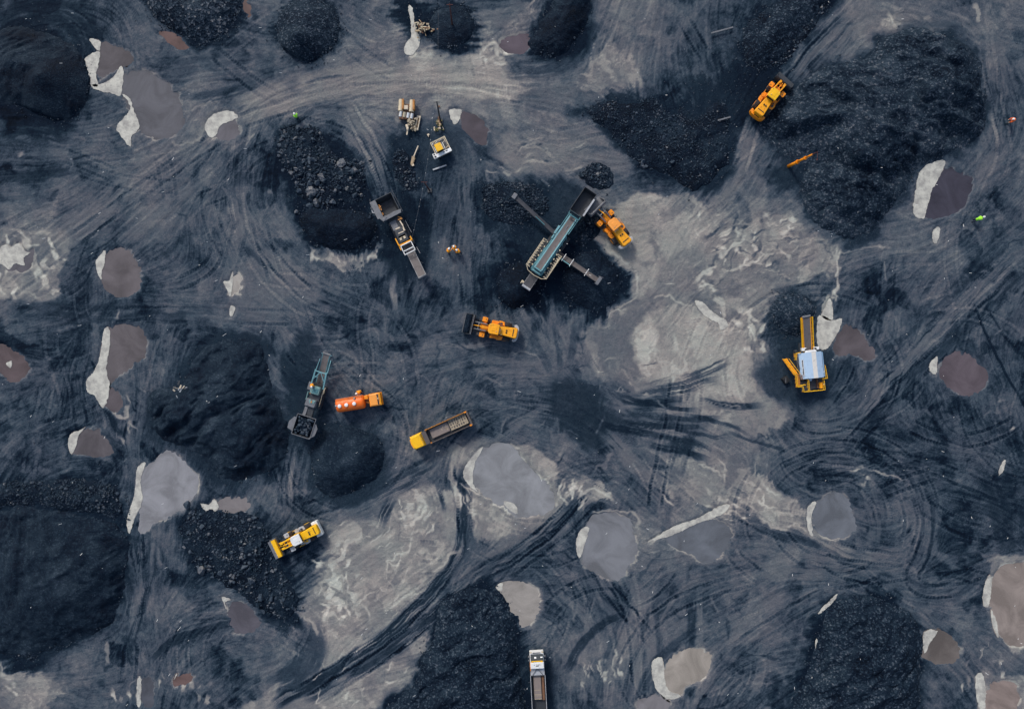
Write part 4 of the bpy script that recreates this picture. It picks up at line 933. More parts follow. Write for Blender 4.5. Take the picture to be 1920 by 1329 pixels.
FT = np.where(FT < .2, FT-.02*sstep(.2, .12, FT), FT); add_attr(gme, 'tone', FT); add_attr(gme, 'tint', FTI); add_attr(gme, 'grit', FGR)
tag(link_mesh('ground', gme, M['ground']), kind='structure')

def ground_z(px, py):
    i = int(np.clip((px+66)/G, 0, GW_-1)); j = int(np.clip((py+66)/G, 0, GH_-1)); return float(H[j, i])

# water sheets and pale edge slivers
def rough_outline(poly, amp, step=2.0, seed=0, freq=.22):
    p = catmull(poly, 3); out = []
    n = len(p); acc = 0
    for i in range(n):
        a = p[i]; b = p[(i+1) % n]; L = math.hypot(b[0]-a[0], b[1]-a[1]); k = max(1, int(L/step))
        nx, ny = (b[1]-a[1])/(L+1e-6), -(b[0]-a[0])/(L+1e-6)
        for q in range(k):
            t = q/k; x = a[0]+(b[0]-a[0])*t; y = a[1]+(b[1]-a[1])*t; w = acc+L*t
            o = (float(vnoise(x*freq, y*freq, seed))-.5)*2*amp+(float(vnoise(x*freq*3, y*freq*3, seed+4))-.5)*amp
            out.append((x+nx*o, y+ny*o))
        acc += L
    return out
def sheet(name, poly, z0, z1, mat, parent=None, label=None):
    pts = [((x-960)*S, (664.5-y)*S) for x, y in poly]
    from mathutils.geometry import tessellate_polygon
    tris = tessellate_polygon([[Vector((x, y, 0)) for x, y in pts]])
    n = len(pts); v = [(x, y, z1) for x, y in pts]; f = []
    for t in tris:
        a, b, c = [pts[i] for i in t]
        cr = (b[0]-a[0])*(c[1]-a[1])-(b[1]-a[1])*(c[0]-a[0])
        f.append(tuple(t) if cr > 0 else tuple(t)[::-1])
    if z0 < z1:
        v += [(x, y, z0) for x, y in pts]
        ar = sum(pts[i][0]*pts[(i+1) % n][1]-pts[(i+1) % n][0]*pts[i][1] for i in range(n))
        for i in range(n):
            j = (i+1) % n
            f.append((i, n+i, n+j, j) if ar > 0 else (j, n+j, n+i, i))
    me = bpy.data.meshes.new(name); me.from_pydata(v, [], f); me.update()
    o = link_mesh(name, me, mat, parent)
    if label: o['label'] = label
    return o
wm = {}
for k, (outline, colr, slivers) in enumerate(PUDDLES):
    par = None
    if len(outline) > 3:
        if colr not in wm: wm[colr] = water_mat('puddle_water_%d' % len(wm), tuple(v*PUD_GAIN for v in colr))
        P_ = np.array(outline, float); c = P_.mean(0)
        big = [(c[0]+(x-c[0])*(1+12/max(20, math.hypot(x-c[0], y-c[1]))), c[1]+(y-c[1])*(1+12/max(20, math.hypot(x-c[0], y-c[1])))) for x, y in smooth_poly(outline, 2)]
        par = sheet('puddle', big, 0, 0, wm[colr]); tag(par, kind='structure')
    for q, ic in enumerate(slivers):
        o = sheet('pale_sliver', rough_outline(ic, 1.1, 1.2, k*3+q, .2), -0.05, 0.045, M['sliver'], par)
        if par is None: tag(o, kind='structure')
# ---------------------------------------------------------------- heaps of coal
def heap_height(px, py, sd_px, hmax, slope, rough, seed, ridges=None, rdir=0.6):
    d = np.maximum(-sd_px, 0)*S
    h = hmax*(1-np.exp(-d*slope/hmax))
    k = np.clip(d/1.5, 0, 1)
    cr, sr = math.cos(rdir), math.sin(rdir); wq = (fbm(px/60, py/60, 3, seed+21)-.5)*60; ru = px*cr-py*sr; rv = px*sr+py*cr+wq
    h = h+k*rough*((fbm(ru/70, rv/26, 4, seed)-.5)*2.6+(fbm(ru/18, rv/10, 3, seed+5)-.5)*.7)
    if ridges:
        ax, ay, fr, am = ridges
        ang = np.arctan2(py-ay, px-ax); r = np.hypot(px-ax, py-ay)
        h = h+k*am*(fbm(ang*fr+r*0, r/90, 4, seed+9)-.5)*2
    return h
def heap(poly, hmax, mat, label, slope=.62, rough=.18, seed=0, warp=5, step=2.2, name='coal_heap', cat='coal pile', group='coal heaps in the yard', ridges=None, toneamp=0.05, parent=None, tone0=0.0, cone=None, rdir=0.6):
    P_ = np.array(poly, float); lo = P_.min(0)-14; hi = P_.max(0)+14
    xs = np.arange(lo[0], hi[0], step); ys = np.arange(lo[1], hi[1], step)
    HX, HY = np.meshgrid(xs, ys)
    w1 = (fbm(HX/26, HY/26, 4, seed+2)-.5)*2*warp; w2 = (fbm(HX/26, HY/26, 4, seed+4)-.5)*2*warp
    sd_ = seg_sd(HX+w1, HY+w2, smooth_poly(poly, 2)) + (vnoise(HX/5, HY/5, seed)-.5)*4
    h = heap_height(HX, HY, sd_, hmax, slope, rough, seed, ridges, rdir)
    if cone:
        for (cx, cy, r, ch) in cone:
            c = ch*np.clip(1-np.hypot(HX-cx, HY-cy)/r, 0, 1); c = c+0.08*(vnoise(HX/6, HY/6, seed)-.5)*(c > 0)
            h = np.maximum(h, np.where(c > 0, c, h))
    z = np.where(sd_ < 0, h+0.10, 0.10-0.10*sd_*S*8)
    z = np.maximum(z, -0.3)
    keep = (np.minimum.reduce([sd_[:-1, :-1], sd_[1:, :-1], sd_[:-1, 1:], sd_[1:, 1:]]) < 5)
    c0 = Vector(((P_[:, 0].mean()-960)*S, (664.5-P_[:, 1].mean())*S, 0))
    co = np.stack([(HX-960)*S-c0.x, (664.5-HY)*S-c0.y, z], -1).reshape(-1, 3)
    me, used = grid_mesh(name, len(xs), len(ys), co, keep)
    tn = (fbm(HX/22, HY/60, 4, seed+7)-.5)*2*toneamp+(fbm((HX+w1*3)/46, (HY+w2*3)/24, 4, seed+17)-.5)*3.2*toneamp+tone0
    if ridges:
        ang = np.arctan2(HY-ridges[1], HX-ridges[0]); tn = tn+(fbm(ang*ridges[2]*1.5, np.hypot(HX-ridges[0], HY-ridges[1])/50, 4, seed+3)-.5)*0.10
    add_attr(me, 'tone', tn.ravel()[used])
    if parent is None:
        o = link_mesh(name, me, mat, None, c0); tag(o, label, cat, group)
    else:
        o = link_mesh(name, me, mat, parent, c0-parent.location)
    o['_x'] = 1; del o['_x']
    return o

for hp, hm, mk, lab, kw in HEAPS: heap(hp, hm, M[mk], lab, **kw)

# lumps of coal: a few low-poly shapes shared by every rock
def rock_mesh(seed, sub=1):
    r = random.Random(seed); bm = bmesh.new(); bmesh.ops.create_icosphere(bm, subdivisions=sub, radius=.5)
    k = [r.uniform(.6, 1.0), r.uniform(.45, .8), r.uniform(.35, .6)]
    pl = [(Vector((r.gauss(0, 1), r.gauss(0, 1), r.gauss(0, 1))).normalized(), r.uniform(.22, .42)) for _ in range(9)]
    for v in bm.verts:
        for n, d in pl:
            q = v.co.dot(n)
            if q > d: v.co -= n*(q-d)
        v.co = Vector((v.co.x*k[0], v.co.y*k[1], v.co.z*k[2]))*1.9
    bmesh.ops.recalc_face_normals(bm, faces=bm.faces)
    me = bpy.data.meshes.new('rock'); bm.to_mesh(me); bm.free(); return me
ROCKS = {k: [] for k in ('coal_rock', 'coal_rock_dark', 'coal_rock_pale')}
for i in range(9):
    for k in ROCKS:
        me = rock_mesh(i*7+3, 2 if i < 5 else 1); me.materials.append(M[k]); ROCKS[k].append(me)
def put_rock(px, py, size, z, parent, kind='coal_rock', name='rock'):
    me = random.choice(ROCKS[kind]); o = bpy.data.objects.new(name, me); COL.objects.link(o)
    o.parent = parent
    o.location = Vector(((px-960)*S, (664.5-py)*S, z))-(parent.location if parent else Vector((0, 0, 0)))
    o.rotation_euler = (random.uniform(-.5, .5), random.uniform(-.5, .5), random.uniform(0, 6.28))
    s = size*S/1.05; o.scale = (s, s, s*random.uniform(.8, 1.1)); return o
_rv = [np.array([v.co[:] for v in rock_mesh(900+i, 1).vertices], np.float32) for i in range(6)]
_rf = np.array([p.vertices[:] for p in rock_mesh(900, 1).polygons], np.int32)
def crumbs(name, pts, mat, parent=None, label=None, cat=None):
    """many small lumps joined in one mesh; pts = px, py, size(px), z"""
    n = len(pts); vs_ = []; fs_ = []
    off = 0
    for i, (px, py, sz, z) in enumerate(pts):
        a = rng.uniform(0, 6.28); b = rng.uniform(-.6, .6); ca, sa, cb, sb = math.cos(a), math.sin(a), math.cos(b), math.sin(b)
        R = np.array([[ca*cb, -sa, ca*sb], [sa*cb, ca, sa*sb], [-sb, 0, cb]], np.float32)
        v = (_rv[i % 6]*sz*S/1.05)@R.T+np.array([(px-960)*S, (664.5-py)*S, z], np.float32)
        vs_.append(v); fs_.append(_rf+off); off += len(v)
    v = np.concatenate(vs_); f = np.concatenate(fs_)
    if parent: v = v-np.array(parent.location[:], np.float32)
    me = bpy.data.meshes.new(name)
    me.vertices.add(len(v)); me.vertices.foreach_set('co', v.ravel())
    me.loops.add(f.size); me.loops.foreach_set('vertex_index', f.ravel())
    me.polygons.add(len(f)); me.polygons.foreach_set('loop_start', np.arange(0, f.size, 3, dtype=np.int32))
    me.update(calc_edges=True)
    o = link_mesh(name, me, mat, parent); tag(o, label, cat, None, 'stuff'); return o
def inside(px, py, poly):
    c = False; n = len(poly)
    for i in range(n):
        (ax, ay), (bx, by) = poly[i], poly[(i+1) % n]
        if (ay > py) != (by > py) and px < (bx-ax)*(py-ay)/(by-ay)+ax: c = not c
    return c
def rubble(poly, label, nbig, nsmall, big=(5, 11), small=(1.6, 4), hmax=1.2, extra=(), holes=(), seed=0, group='heaps of broken rock and coal', palef=.12):
    random.seed(seed); P_ = np.array(poly, float); c = P_.mean(0)
    e = empty('rubble_heap', ((c[0]-960)*S, (664.5-c[1])*S, 0), 0, label, 'rubble', group)
    b = heap(poly, hmax, M['coal_fine'], None, seed=seed+30, rough=.35, warp=12, step=3, name='heap_body', parent=e, slope=.35, tone0=.0)
    # height lookup
    zs = {}
    me = b.data; arr = np.empty(len(me.vertices)*3, np.float32); me.vertices.foreach_get('co', arr); arr = arr.reshape(-1, 3)
    ax = arr[:, 0]+b.location.x+e.location.x; ay = arr[:, 1]+b.location.y+e.location.y
    for x, y, z in zip(ax, ay, arr[:, 2]): zs[(int(x/.5), int(y/.5))] = float(z)
    def zat(px, py): return zs.get((int((px-960)*S/.5), int((664.5-py)*S/.5)), 0.12)
    for px, py, sz, kd in extra:
        put_rock(px, py, sz, zat(px, py)+.15, e, kd)
    lo = P_.min(0); hi = P_.max(0); k = 0; t = 0
    while k < nbig and t < 40000:
        t += 1; px = random.uniform(lo[0], hi[0]); py = random.uniform(lo[1], hi[1])
        if not inside(px, py, poly) or any(inside(px, py, h) for h in holes): continue
        if float(vnoise(px/16, py/16, seed+3)) < .33: continue
        sz = big[0]+(big[1]-big[0])*random.random()**2.6
        kd = 'coal_rock_pale' if random.random() < palef else ('coal_rock_dark' if random.random() < .45 else 'coal_rock')
        put_rock(px, py, sz, zat(px, py)+.05, e, kd); k += 1
    pts = []
    cc = P_.mean(0)
    while len(pts) < nsmall:
        px = random.gauss(cc[0], (hi[0]-lo[0])*.32); py = random.gauss(cc[1], (hi[1]-lo[1])*.32)
        px = random.uniform(lo[0]-10, hi[0]+10) if random.random() < .8 else px; py = random.uniform(lo[1]-10, hi[1]+10) if random.random() < .8 else py
        if not inside(cc[0]+(px-cc[0])*.92, cc[1]+(py-cc[1])*.92, poly): continue
        if float(vnoise(px/14, py/14, seed+8)) < random.uniform(.1, .55): continue
        pts.append((px, py, small[0]+(small[1]-small[0])*random.random()**2, zat(px, py)+.02))
    h_ = len(pts)//2
    crumbs('small_rocks', pts[:h_], M['coal_rock'], e); crumbs('small_rocks', pts[h_:], M['coal_rock_dark'], e)
    return e
rubble([(528,240),(555,235),(600,245),(612,285),(650,300),(690,300),(690,345),(678,372),(650,385),(600,388),(565,375),(548,330),(525,310),(520,275)],
 'large heap of broken grey boulders below the lime vested worker at upper left', 260, 1300, (4.5, 10), (2, 4.5), 1.0,
 [(605,334,17,'coal_rock_pale'),(598,345,12,'coal_rock'),(641,307,15,'coal_rock_pale'),(594,381,14,'coal_rock_pale'),(617,395,13,'coal_rock_pale'),(586,361,15,'coal_rock_pale'),(581,387,14,'coal_rock'),(560,244,9,'coal_rock'),(545,236,9,'coal_rock'),(625,380,13,'coal_rock'),(556,398,8,'coal_rock_pale'),(668,367,12,'coal_rock'),(694,409,8,'coal_rock'),(591,303,10,'coal_rock'),(585,348,12,'coal_rock'),(563,360,8,'coal_rock'),(566,330,8,'coal_rock'),(530,318,9,'coal_rock')], seed=41, palef=.16)
rubble([(738,285),(755,280),(772,300),(790,345),(775,360),(748,352),(738,320)], 'narrow strip of loose grey stones above the dark crusher', 40, 260, (4, 6.5), (1.8, 3.6), .3, seed=42, palef=.25)
rubble([(905,350),(950,335),(1000,345),(1028,365),(1025,410),(985,425),(930,415),(902,390)], 'spread of coarse coal lumps under the left side belt of the teal screener', 70, 1300, (3.8, 5.5), (1.6, 3.6), .7, seed=43, palef=.05)
rubble([(1086,330),(1100,312),(1125,308),(1148,325),(1150,350),(1135,365),(1115,345),(1095,348)], 'small lumpy coal heap at the hopper end of the teal screener', 60, 380, (4, 6.5), (1.8, 3.6), 1.2, seed=44, palef=.08)
rubble([(1120,440),(1105,460),(1085,470),(1075,445),(1090,415),(1110,400),(1122,415)], 'spilled coal lumps between the teal screener and the orange loader', 24, 260, (3.8, 6), (1.6, 3.4), .3, seed=45)
rubble([(1090,205),(1130,190),(1180,200),(1235,185),(1262,215),(1300,225),(1345,190),(1375,215),(1362,260),(1372,300),(1350,325),(1330,342),(1290,365),(1262,335),(1235,330),(1200,306),(1165,285),(1150,250),(1110,235)], 'wide dark field of scattered coal lumps left of the uppermost loader', 110, 1900, (3.6, 6.5), (1.5, 3.6), .5,
 [(1204,311,11,'coal_rock'),(1260,306,9,'coal_rock'),(1270,350,8,'coal_rock')], seed=46, palef=.1)
rubble([(-30,915),(40,900),(90,905),(150,897),(205,905),(232,930),(236,972),(150,958),(60,942),(-30,955)], 'lumpy coal rim along the top of the huge stockpile at the left edge', 130, 1500, (3.8, 6), (1.6, 3.6), 1.0, seed=47, palef=.05)
rubble([(338,975),(372,945),(400,965),(440,962),(480,965),(500,985),(520,1060),(548,1080),(560,1130),(545,1165),(500,1150),(470,1130),(440,1095),(400,1085),(362,1060),(345,1010)],
 'sprawling heap of dark boulders in front of the yellow loader bucket', 230, 1500, (4.5, 9), (1.8, 4), .9,
 [(380,1070,18,'coal_rock_pale'),(475,1083,16,'coal_rock'),(352,945,13,'coal_rock'),(492,1115,14,'coal_rock'),(463,1058,12,'coal_rock'),(363,958,12,'coal_rock'),(488,1130,11,'coal_rock_dark'),(345,1022,12,'coal_rock_pale'),(428,1027,9,'coal_rock'),(478,970,9,'coal_rock'),(395,1060,9,'coal_rock')], holes=[[(400,985),(430,980),(440,1010),(410,1030)]], seed=48, palef=.1)
rubble([(0,1190),(40,1215),(80,1222),(70,1240),(20,1225),(-20,1205)], 'thin line of coal lumps at the foot of the huge left stockpile', 20, 300, (3.6, 5), (1.5, 3), .25, seed=49)
rubble([(1440,110),(1480,80),(1520,30),(1550,-20),(1565,-20),(1530,50),(1490,100),(1455,130)], 'ridge of coal lumps beside the track leading to the top edge', 60, 500, (3.6, 5.5), (1.6, 3.4), .4, seed=50, palef=.2)
rubble([(1270,195),(1310,215),(1320,330),(1290,370),(1285,300),(1275,240)], 'scatter of coal lumps on the right of the wide dark lump field', 20, 240, (3.6, 5), (1.6, 3), .2, seed=51, palef=.2)
# loose crumbs over the whole yard
random.seed(5); pts = []
while len(pts) < 5200:
    px = random.uniform(-40, 1960); py = random.uniform(-40, 1370)
    i = int((px+66)/G); j = int((py+66)/G)
    if H[j, i] < .05 or T[j, i] > .34: continue
    p = .12+.7*max(0, float(rubble_zone[j, i]))+.6*max(0, float(vnoise(px/60, py/60, 12))-.55)
    if random.random() > p: continue
    pts.append((px, py, random.uniform(.8, 2.4), H[j, i]+.01))
for hp, hm, mk, lab, kw in HEAPS:
    q = smooth_poly(hp, 1); n_ = 110 if 'fine' in mk else 230
    for _ in range(n_):
        i = random.randrange(len(q)); a, b = q[i], q[(i+1) % len(q)]; t = random.random()
        px = a[0]+(b[0]-a[0])*t+random.gauss(0, 7); py = a[1]+(b[1]-a[1])*t+random.gauss(0, 7)
        if not (-60 < px < 1980 and -60 < py < 1390): continue
        pts.append((px, py, random.uniform(.9, 3.0), ground_z(px, py)+.04+(.25 if inside(px, py, hp) else 0)))
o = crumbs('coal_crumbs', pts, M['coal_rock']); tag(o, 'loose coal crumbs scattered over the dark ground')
# ---------------------------------------------------------------- machines
def stand(px, py, zm=1.6, z=0.13):
    p = W(px, py, zm); return Vector((p.x, p.y, z))

def wheel(parent, x, y, r, w, mat_rim=None):
    t = MB().lathe_y([(y-w/2, r*.80), (y-w*.42, r*.97), (y-w*.2, r), (y+w*.2, r), (y+w*.42, r*.97), (y+w/2, r*.80)], x, r, 22)
    for i in range(22):      # lugs
        a = 2*math.pi*i/22
        for s in (-1, 1):
            t.box((x+r*1.0*math.cos(a+s*.06), y+s*w*.25, r+r*1.0*math.sin(a+s*.06)), (.10, w*.44, .10), ry=-a)
    o = t.build('wheel', M['rubber'], parent)
    m = MB().lathe_y([(y-w*.53, r*.30), (y-w*.51, r*.56), (y+w*.51, r*.56), (y+w*.53, r*.30)], x, r, 16)
    m.build('rim', mat_rim or M['orange'], o)
    return o

def bucket_profile():
    return [(0.0, 0.05), (1.45, 0.0), (1.45, 0.05), (0.35, .14), (0.14, .45), (0.12, .9), (0.30, 1.22), (0.22, 1.27), (0.0, .95), (-0.06, .45)]

def wheel_loader(px, py, deg, label, main='orange', hood='amber', roof='amber', weight='grey_light', arms='grey', bucket='grey_dark', bstate='low', fender='orange', artic=0.0, load=True, lift=0.35, stretch=0.0, group='wheel loaders at work'):
    e = empty('wheel_loader', stand(px, py, 1.8), math.radians(deg), label, 'wheel loader', group)
    # rear frame
    MB().box((-1.9, 0, 1.0), (3.4, 1.0, .7)).box((-2.0, 0, .8), (.5, 1.8, .45)).build('rear_frame', M['grey_dark'], e, .03)
    if weight == 'white':
        cw = MB().prism([(-3.15, -1.22), (-4.05, -1.22), (-4.15, -1.05), (-4.15, 1.05), (-4.05, 1.22), (-3.15, 1.22), (-3.15, .82), (-3.85, .78), (-3.85, -.78), (-3.15, -.82)], .75, 1.65)
    else:
        cw = MB().prism([(-3.45, -1.2), (-3.75, -1.28), (-4.0, -1.15), (-4.2, -.8), (-4.28, 0), (-4.2, .8), (-4.0, 1.15), (-3.75, 1.28), (-3.45, 1.2), (-3.5, .9), (-3.85, .78), (-3.9, 0), (-3.85, -.78), (-3.5, -.9)], .75, 1.6)
    cwo = cw.build('counterweight', M[weight], e, .05)
    if weight == 'orange': MB().box((-3.98, 0, 1.63), (.34, .9, .06)).build('weight_recess', M['black'], cwo)
    hd = MB().prism([(-4.0, -.70), (-4.06, -.5), (-4.06, .5), (-4.0, .70), (-3.8, .78), (-1.35, .58), (-1.2, .5), (-1.2, -.5), (-1.35, -.58), (-3.8, -.78)], 1.2, 2.45, .10)
    ho = hd.build('engine_hood', M[hood], e, .03)
    MB().box((-3.45, 0, 2.463), (.13, 1.05, .03)).build('air_slot', M['black'], ho)
    for y in (-.16, .16):
        MB().lathe_z([(2.44, .12), (2.56, .12), (2.6, .07)], -2.45 if main != 'yellow' else -2.6, y, 12).build('exhaust_stack', M['black'], ho)
    MB().box((-3.95, -.25, 2.46), (.16, .10, .03)).box((-3.0, .3, 2.46), (.35, .06, .04)).box((-3.0, -.3, 2.46), (.35, .06, .04)).build('hood_hinge', M[main], ho)
    # white number stencilled on the hood: short strokes
    if main == 'orange' and roof != 'yellow':
        nb = MB()
        for k, (dx, dy, rz) in enumerate([(-1.42, .30, .5), (-1.50, .12, .5), (-1.44, .02, -.9), (-1.56, -.1, .5), (-1.40, -.16, .5), (-1.52, .42, -.9)]):
            nb.box((dx, dy, 2.456), (.05, .17, .012), rz=rz)
        nb.build('stencil', M['white_clean'], ho)
    # cab
    MB().box((-.62, 0, 1.5), (1.35, 1.45, .9), top=.97).build('cab_base', M[main], e, .03)
    g = MB().box((-.6, 0, 2.5), (1.36, 1.36, 1.2), top=.92).build('cab_glass', M['glass'], e)
    pil = MB()
    for sx in (-1, 1):
        for sy in (-1, 1):
            pil.bar((-.6+sx*.68, sy*.68, 1.9), (-.6+sx*.62, sy*.63, 3.12), .09, .09)
    pil.build('cab_pillar', M[main], e)
    ro = MB().prism([(-1.38, -.74), (-.1, -.78), (.18, -.55), (.22, 0), (.18, .55), (-.1, .78), (-1.38, .74)], 3.1, 3.28, .05).build('cab_roof', M[roof], e, .03)
    MB().box((-.65, 0, 3.295), (.72, .62, .05), top=.9).build('roof_hatch', M[roof], ro, .01)
    MB().tube((-1.0, .3, 3.28), (-1.0, .3, 3.40), .06).tube((-.0, -.6, 3.25), (-.0, -.6, 3.36), .05).tube((-.0, .6, 3.25), (-.0, .6, 3.36), .05).build('roof_lamp', M['cream'], ro)
    # rear fenders with steps
    for s in (-1, 1):
        f = MB().prism([(-2.05, s*.78), (-1.95, s*1.32), (-1.55, s*1.42), (-1.15, s*1.42), (-.95, s*.78)], 1.52, 1.66, .03)
        f.box((-.6, s*1.02, 1.25), (.8, .5, .12)).box((-.28, s*1.08, .8), (.5, .45, .07)).box((-.28, s*1.12, .45), (.4, .4, .06))
        f.box((-1.0, s*1.05, 1.35), (.5, .5, .5), top=.9)
        fo = f.build('rear_fender', M[fender], e, .02)
        rl = MB().bar((-.25, s*1.3, .6), (-.25, s*1.3, 2.1), .04, .04).bar((-.25, s*1.3, 2.1), (-1.1, s*1.3, 2.1), .04, .04).bar((-1.1, s*1.3, 2.1), (-1.1, s*1.3, 1.5), .04, .04)
        rl.build('hand_rail', M[main], fo)
        MB().box((.12, s*1.05, 2.3), (.10, .28, .34)).bar((.1, s*.7, 2.5), (.12, s*1.05, 2.4), .04, .04).build('mirror', M['black'], e)
        MB().box((-1.5, s*1.02, 1.70), (.34, .30, .10)).box((-1.15, s*.95, 1.74), (.16, .22, .18)).build('battery_cover', M['grey_dark' if s < 0 else main], fo)
        wheel(e, -2.25, s*1.10, .80, .58, M[main])
    # front half, articulated
    fr = math.radians(artic)
    def F(x, y, z):
        c, s_ = math.cos(fr), math.sin(fr); return (x*c-y*s_, x*s_+y*c, z)
    class FM(MB):
        def build(self, *a, **k):
            self.v = [F(*p) for p in self.v]; return MB.build(self, *a, **k)
    FM().box((.75, 0, 1.05), (1.5, .95, .8)).prism([(.1, -.35), (.1, .35), (.6, .62), (1.3, .62), (1.3, -.62), (.6, -.62)], 1.4, 1.95, .08).box((.95, 0, .8), (.5, 1.8, .45)).build('front_frame', M[main], e, .03)
    for s in (-1, 1):
        ff = FM().prism([(.62, s*.80), (.58, s*1.42), (.72, s*1.5), (1.30, s*1.5), (1.38, s*1.42), (1.38, s*.80)], 1.70, 1.82, .03)
        ff.bar((.9, s*.5, 1.5), (.9, s*.85, 1.74), .12, .1)
        fo = ff.build('front_fender', M[fender], e, .02)
        FM().box((.85, s*1.2, 1.84), (.10, .14, .05)).build('marker_lamp', M['grey_dark'], fo)
        t = FM()
        r, w = .80, .58; y = s*1.10
        t.lathe_y([(y-w/2, r*.80), (y-w*.42, r*.97), (y-w*.2, r), (y+w*.2, r), (y+w*.42, r*.97), (y+w/2, r*.80)], 1.05, r, 22)
        for i in range(22):
            a = 2*math.pi*i/22
            t.box((1.05+r*math.cos(a), y+.13*(-1)**i, r+r*math.sin(a)), (.10, w*.44, .10), ry=-a)
        wo = t.build('wheel', M['rubber'], e)
        FM().lathe_y([(y-w*.53, r*.30), (y-w*.51, r*.56), (y+w*.51, r*.56), (y+w*.53, r*.30)], 1.05, r, 16).build('rim', M[main], wo)
    bx = 2.55+stretch; bz = .15+lift
    pz = bz+.45
    ar = FM()
    for s in (-1, 1):
        ar.bar((.5, s*.50, 2.05), (1.5, s*.52, 2.0-.0+lift*.2), .16, .34); ar.bar((1.45, s*.52, 2.0+lift*.2), (bx+.02, s*.50, pz), .14 if main != 'yellow' else .09, .30)
    ar.bar((1.75, -.5, 1.8+lift*.4), (1.75, .5, 1.8+lift*.4), .16, .2)
    aro = ar.build('lift_arm', M[arms], e, .02)
    if main == 'yellow' or roof == 'yellow':
        x2 = FM()
        for s in (-1, 1): x2.box((1.95+stretch*.3, s*.42, 2.1+lift*.3), (.5, .34, .16)).box((1.1, s*.5, 2.3), (1.5, .17, .12))
        x2.build('arm_gusset', M[hood], aro, .02)
    z1 = FM().bar((.45, 0, 2.25), (1.55, 0, 2.35+lift*.3), .16, .16).bar((1.55, 0, 2.35+lift*.3), (1.9, 0, 2.1+lift*.3), .12, .3).bar((1.9, 0, 2.0+lift*.3), (bx+.05, 0, pz+.3), .08, .1)
    z1.build('tilt_linkage', M[hood if arms == 'grey' else main], aro, .02)
    hy = FM()
    for s in (-1, 1): hy.tube((.35, s*.32, 1.3), (1.3, s*.42, 1.75), .08).tube((1.3, s*.42, 1.75), (1.8, s*.46, 2.0), .045)
    hy.build('hydraulic_cylinder', M['cream' if main != 'yellow' else 'grey'], aro)
    # bucket
    bw = 1.48
    bp = [(bx+p[0]*(1.05 if bstate == 'low' else 1.0), bz+p[1]*(1.0 if bstate == 'low' else .9)) for p in bucket_profile()]
    b = FM().xz(bp, -bw, bw)
    for s in (-1, 1):
        b.xz([(bx, bz+.05), (bx+1.3, bz+.05), (bx+.35, bz+1.24), (bx, bz+.95)], s*bw-.04, s*bw+.04)
    bo = b.build('bucket', M[bucket], e, .015)
    if bstate == 'flat':      # yellow backed bucket with worn lip
        FM().box((bx+.34, 0, bz+1.27), (.62, 2.86, .08)).box((bx+.05, 0, bz+1.0), (.12, 2.8, .5)).build('bucket_back', M['yellow'], bo, .02)
        lp = FM()
        for y in (-.9, -.25, .4, 1.0): lp.box((bx+.64, y, bz+1.32), (.10, .12, .06))
        lp.build('bucket_rib', M['cream'], bo)
        FM().box((bx+.92, 0, bz+1.18), (.5, 2.9, .06), ry=.1).build('cutting_edge', M['grey'], bo)
    else:
        FM().box((bx+1.42, 0, bz+.03), (.16, 2.92, .05)).build('cutting_edge', M['grey' if weight != 'orange' else 'grey_dark'], bo)
        FM().box((bx+.12, 0, bz+1.27), (.07, 2.9, .07)).build('bucket_rim', M['grey_dark' if bstate == 'low' and weight == 'orange' else 'grey'], bo)
    if load and bstate == 'low':
        n = 14; v = []; f = []
        for i in range(n+1):
            for j in range(n+1):
                u = i/n; w_ = j/n
                x = bx+.18+u*1.22; y = (-1+2*w_)*(bw-.06)
                z = bz+.15+.85*math.sin(math.pi*min(1, .15+u*.85))**.8*(1-abs(2*w_-1)**4*.3)+random.uniform(-.04, .04)
                v.append(F(x, y, z))
        for i in range(n):
            for j in range(n):
                a = i*(n+1)+j; f.append((a, a+n+1, a+n+2, a+1))
        me = bpy.data.meshes.new('coal_load'); me.from_pydata(v, [], f); me.update()
        o = link_mesh('coal_load', me, M['coal_fine'], e)
    # clutter between the cab and hood: hoses, filters
    c = MB()
    for k in range(9):
        x = random.uniform(-1.35, -1.05); y = random.uniform(-.6, .6)
        c.tube((x, y, 1.9), (x+random.uniform(-.1, .3), y+random.uniform(-.2, .2), 2.3), .05)
    c.build('hose', M['grey_dark'], e, 0)
    return e

random.seed(11)
NEXT[0] = .96; wheel_loader(1449, 177, 53, 'orange wheel loader with yellow cab roof at upper right, driving beside the largest coal heap', roof='yellow', weight='orange', artic=-5, bucket='grey_dark', arms='amber', bstate='low', load=False, lift=.2)
wheel_loader(1144, 418, 129, 'orange wheel loader tipping its bucket into the hopper of the long teal screener', roof='roofpeach', artic=5, lift=1.6, arms='grey', bucket='grey', bstate='up', load=False)
wheel_loader(919, 616, 169, 'orange wheel loader with a full black bucket standing alone near the picture centre', roof='amber', artic=-2, lift=.25, arms='grey')
NEXT[0] = .95; wheel_loader(554, 1011, 206, 'yellow wheel loader with white cab roof facing the boulder heap at lower left', main='yellow', hood='yellow', roof='white', weight='white', fender='grey_light', arms='yellow', bucket='grey', bstate='flat', load=False, lift=.25, stretch=.45)

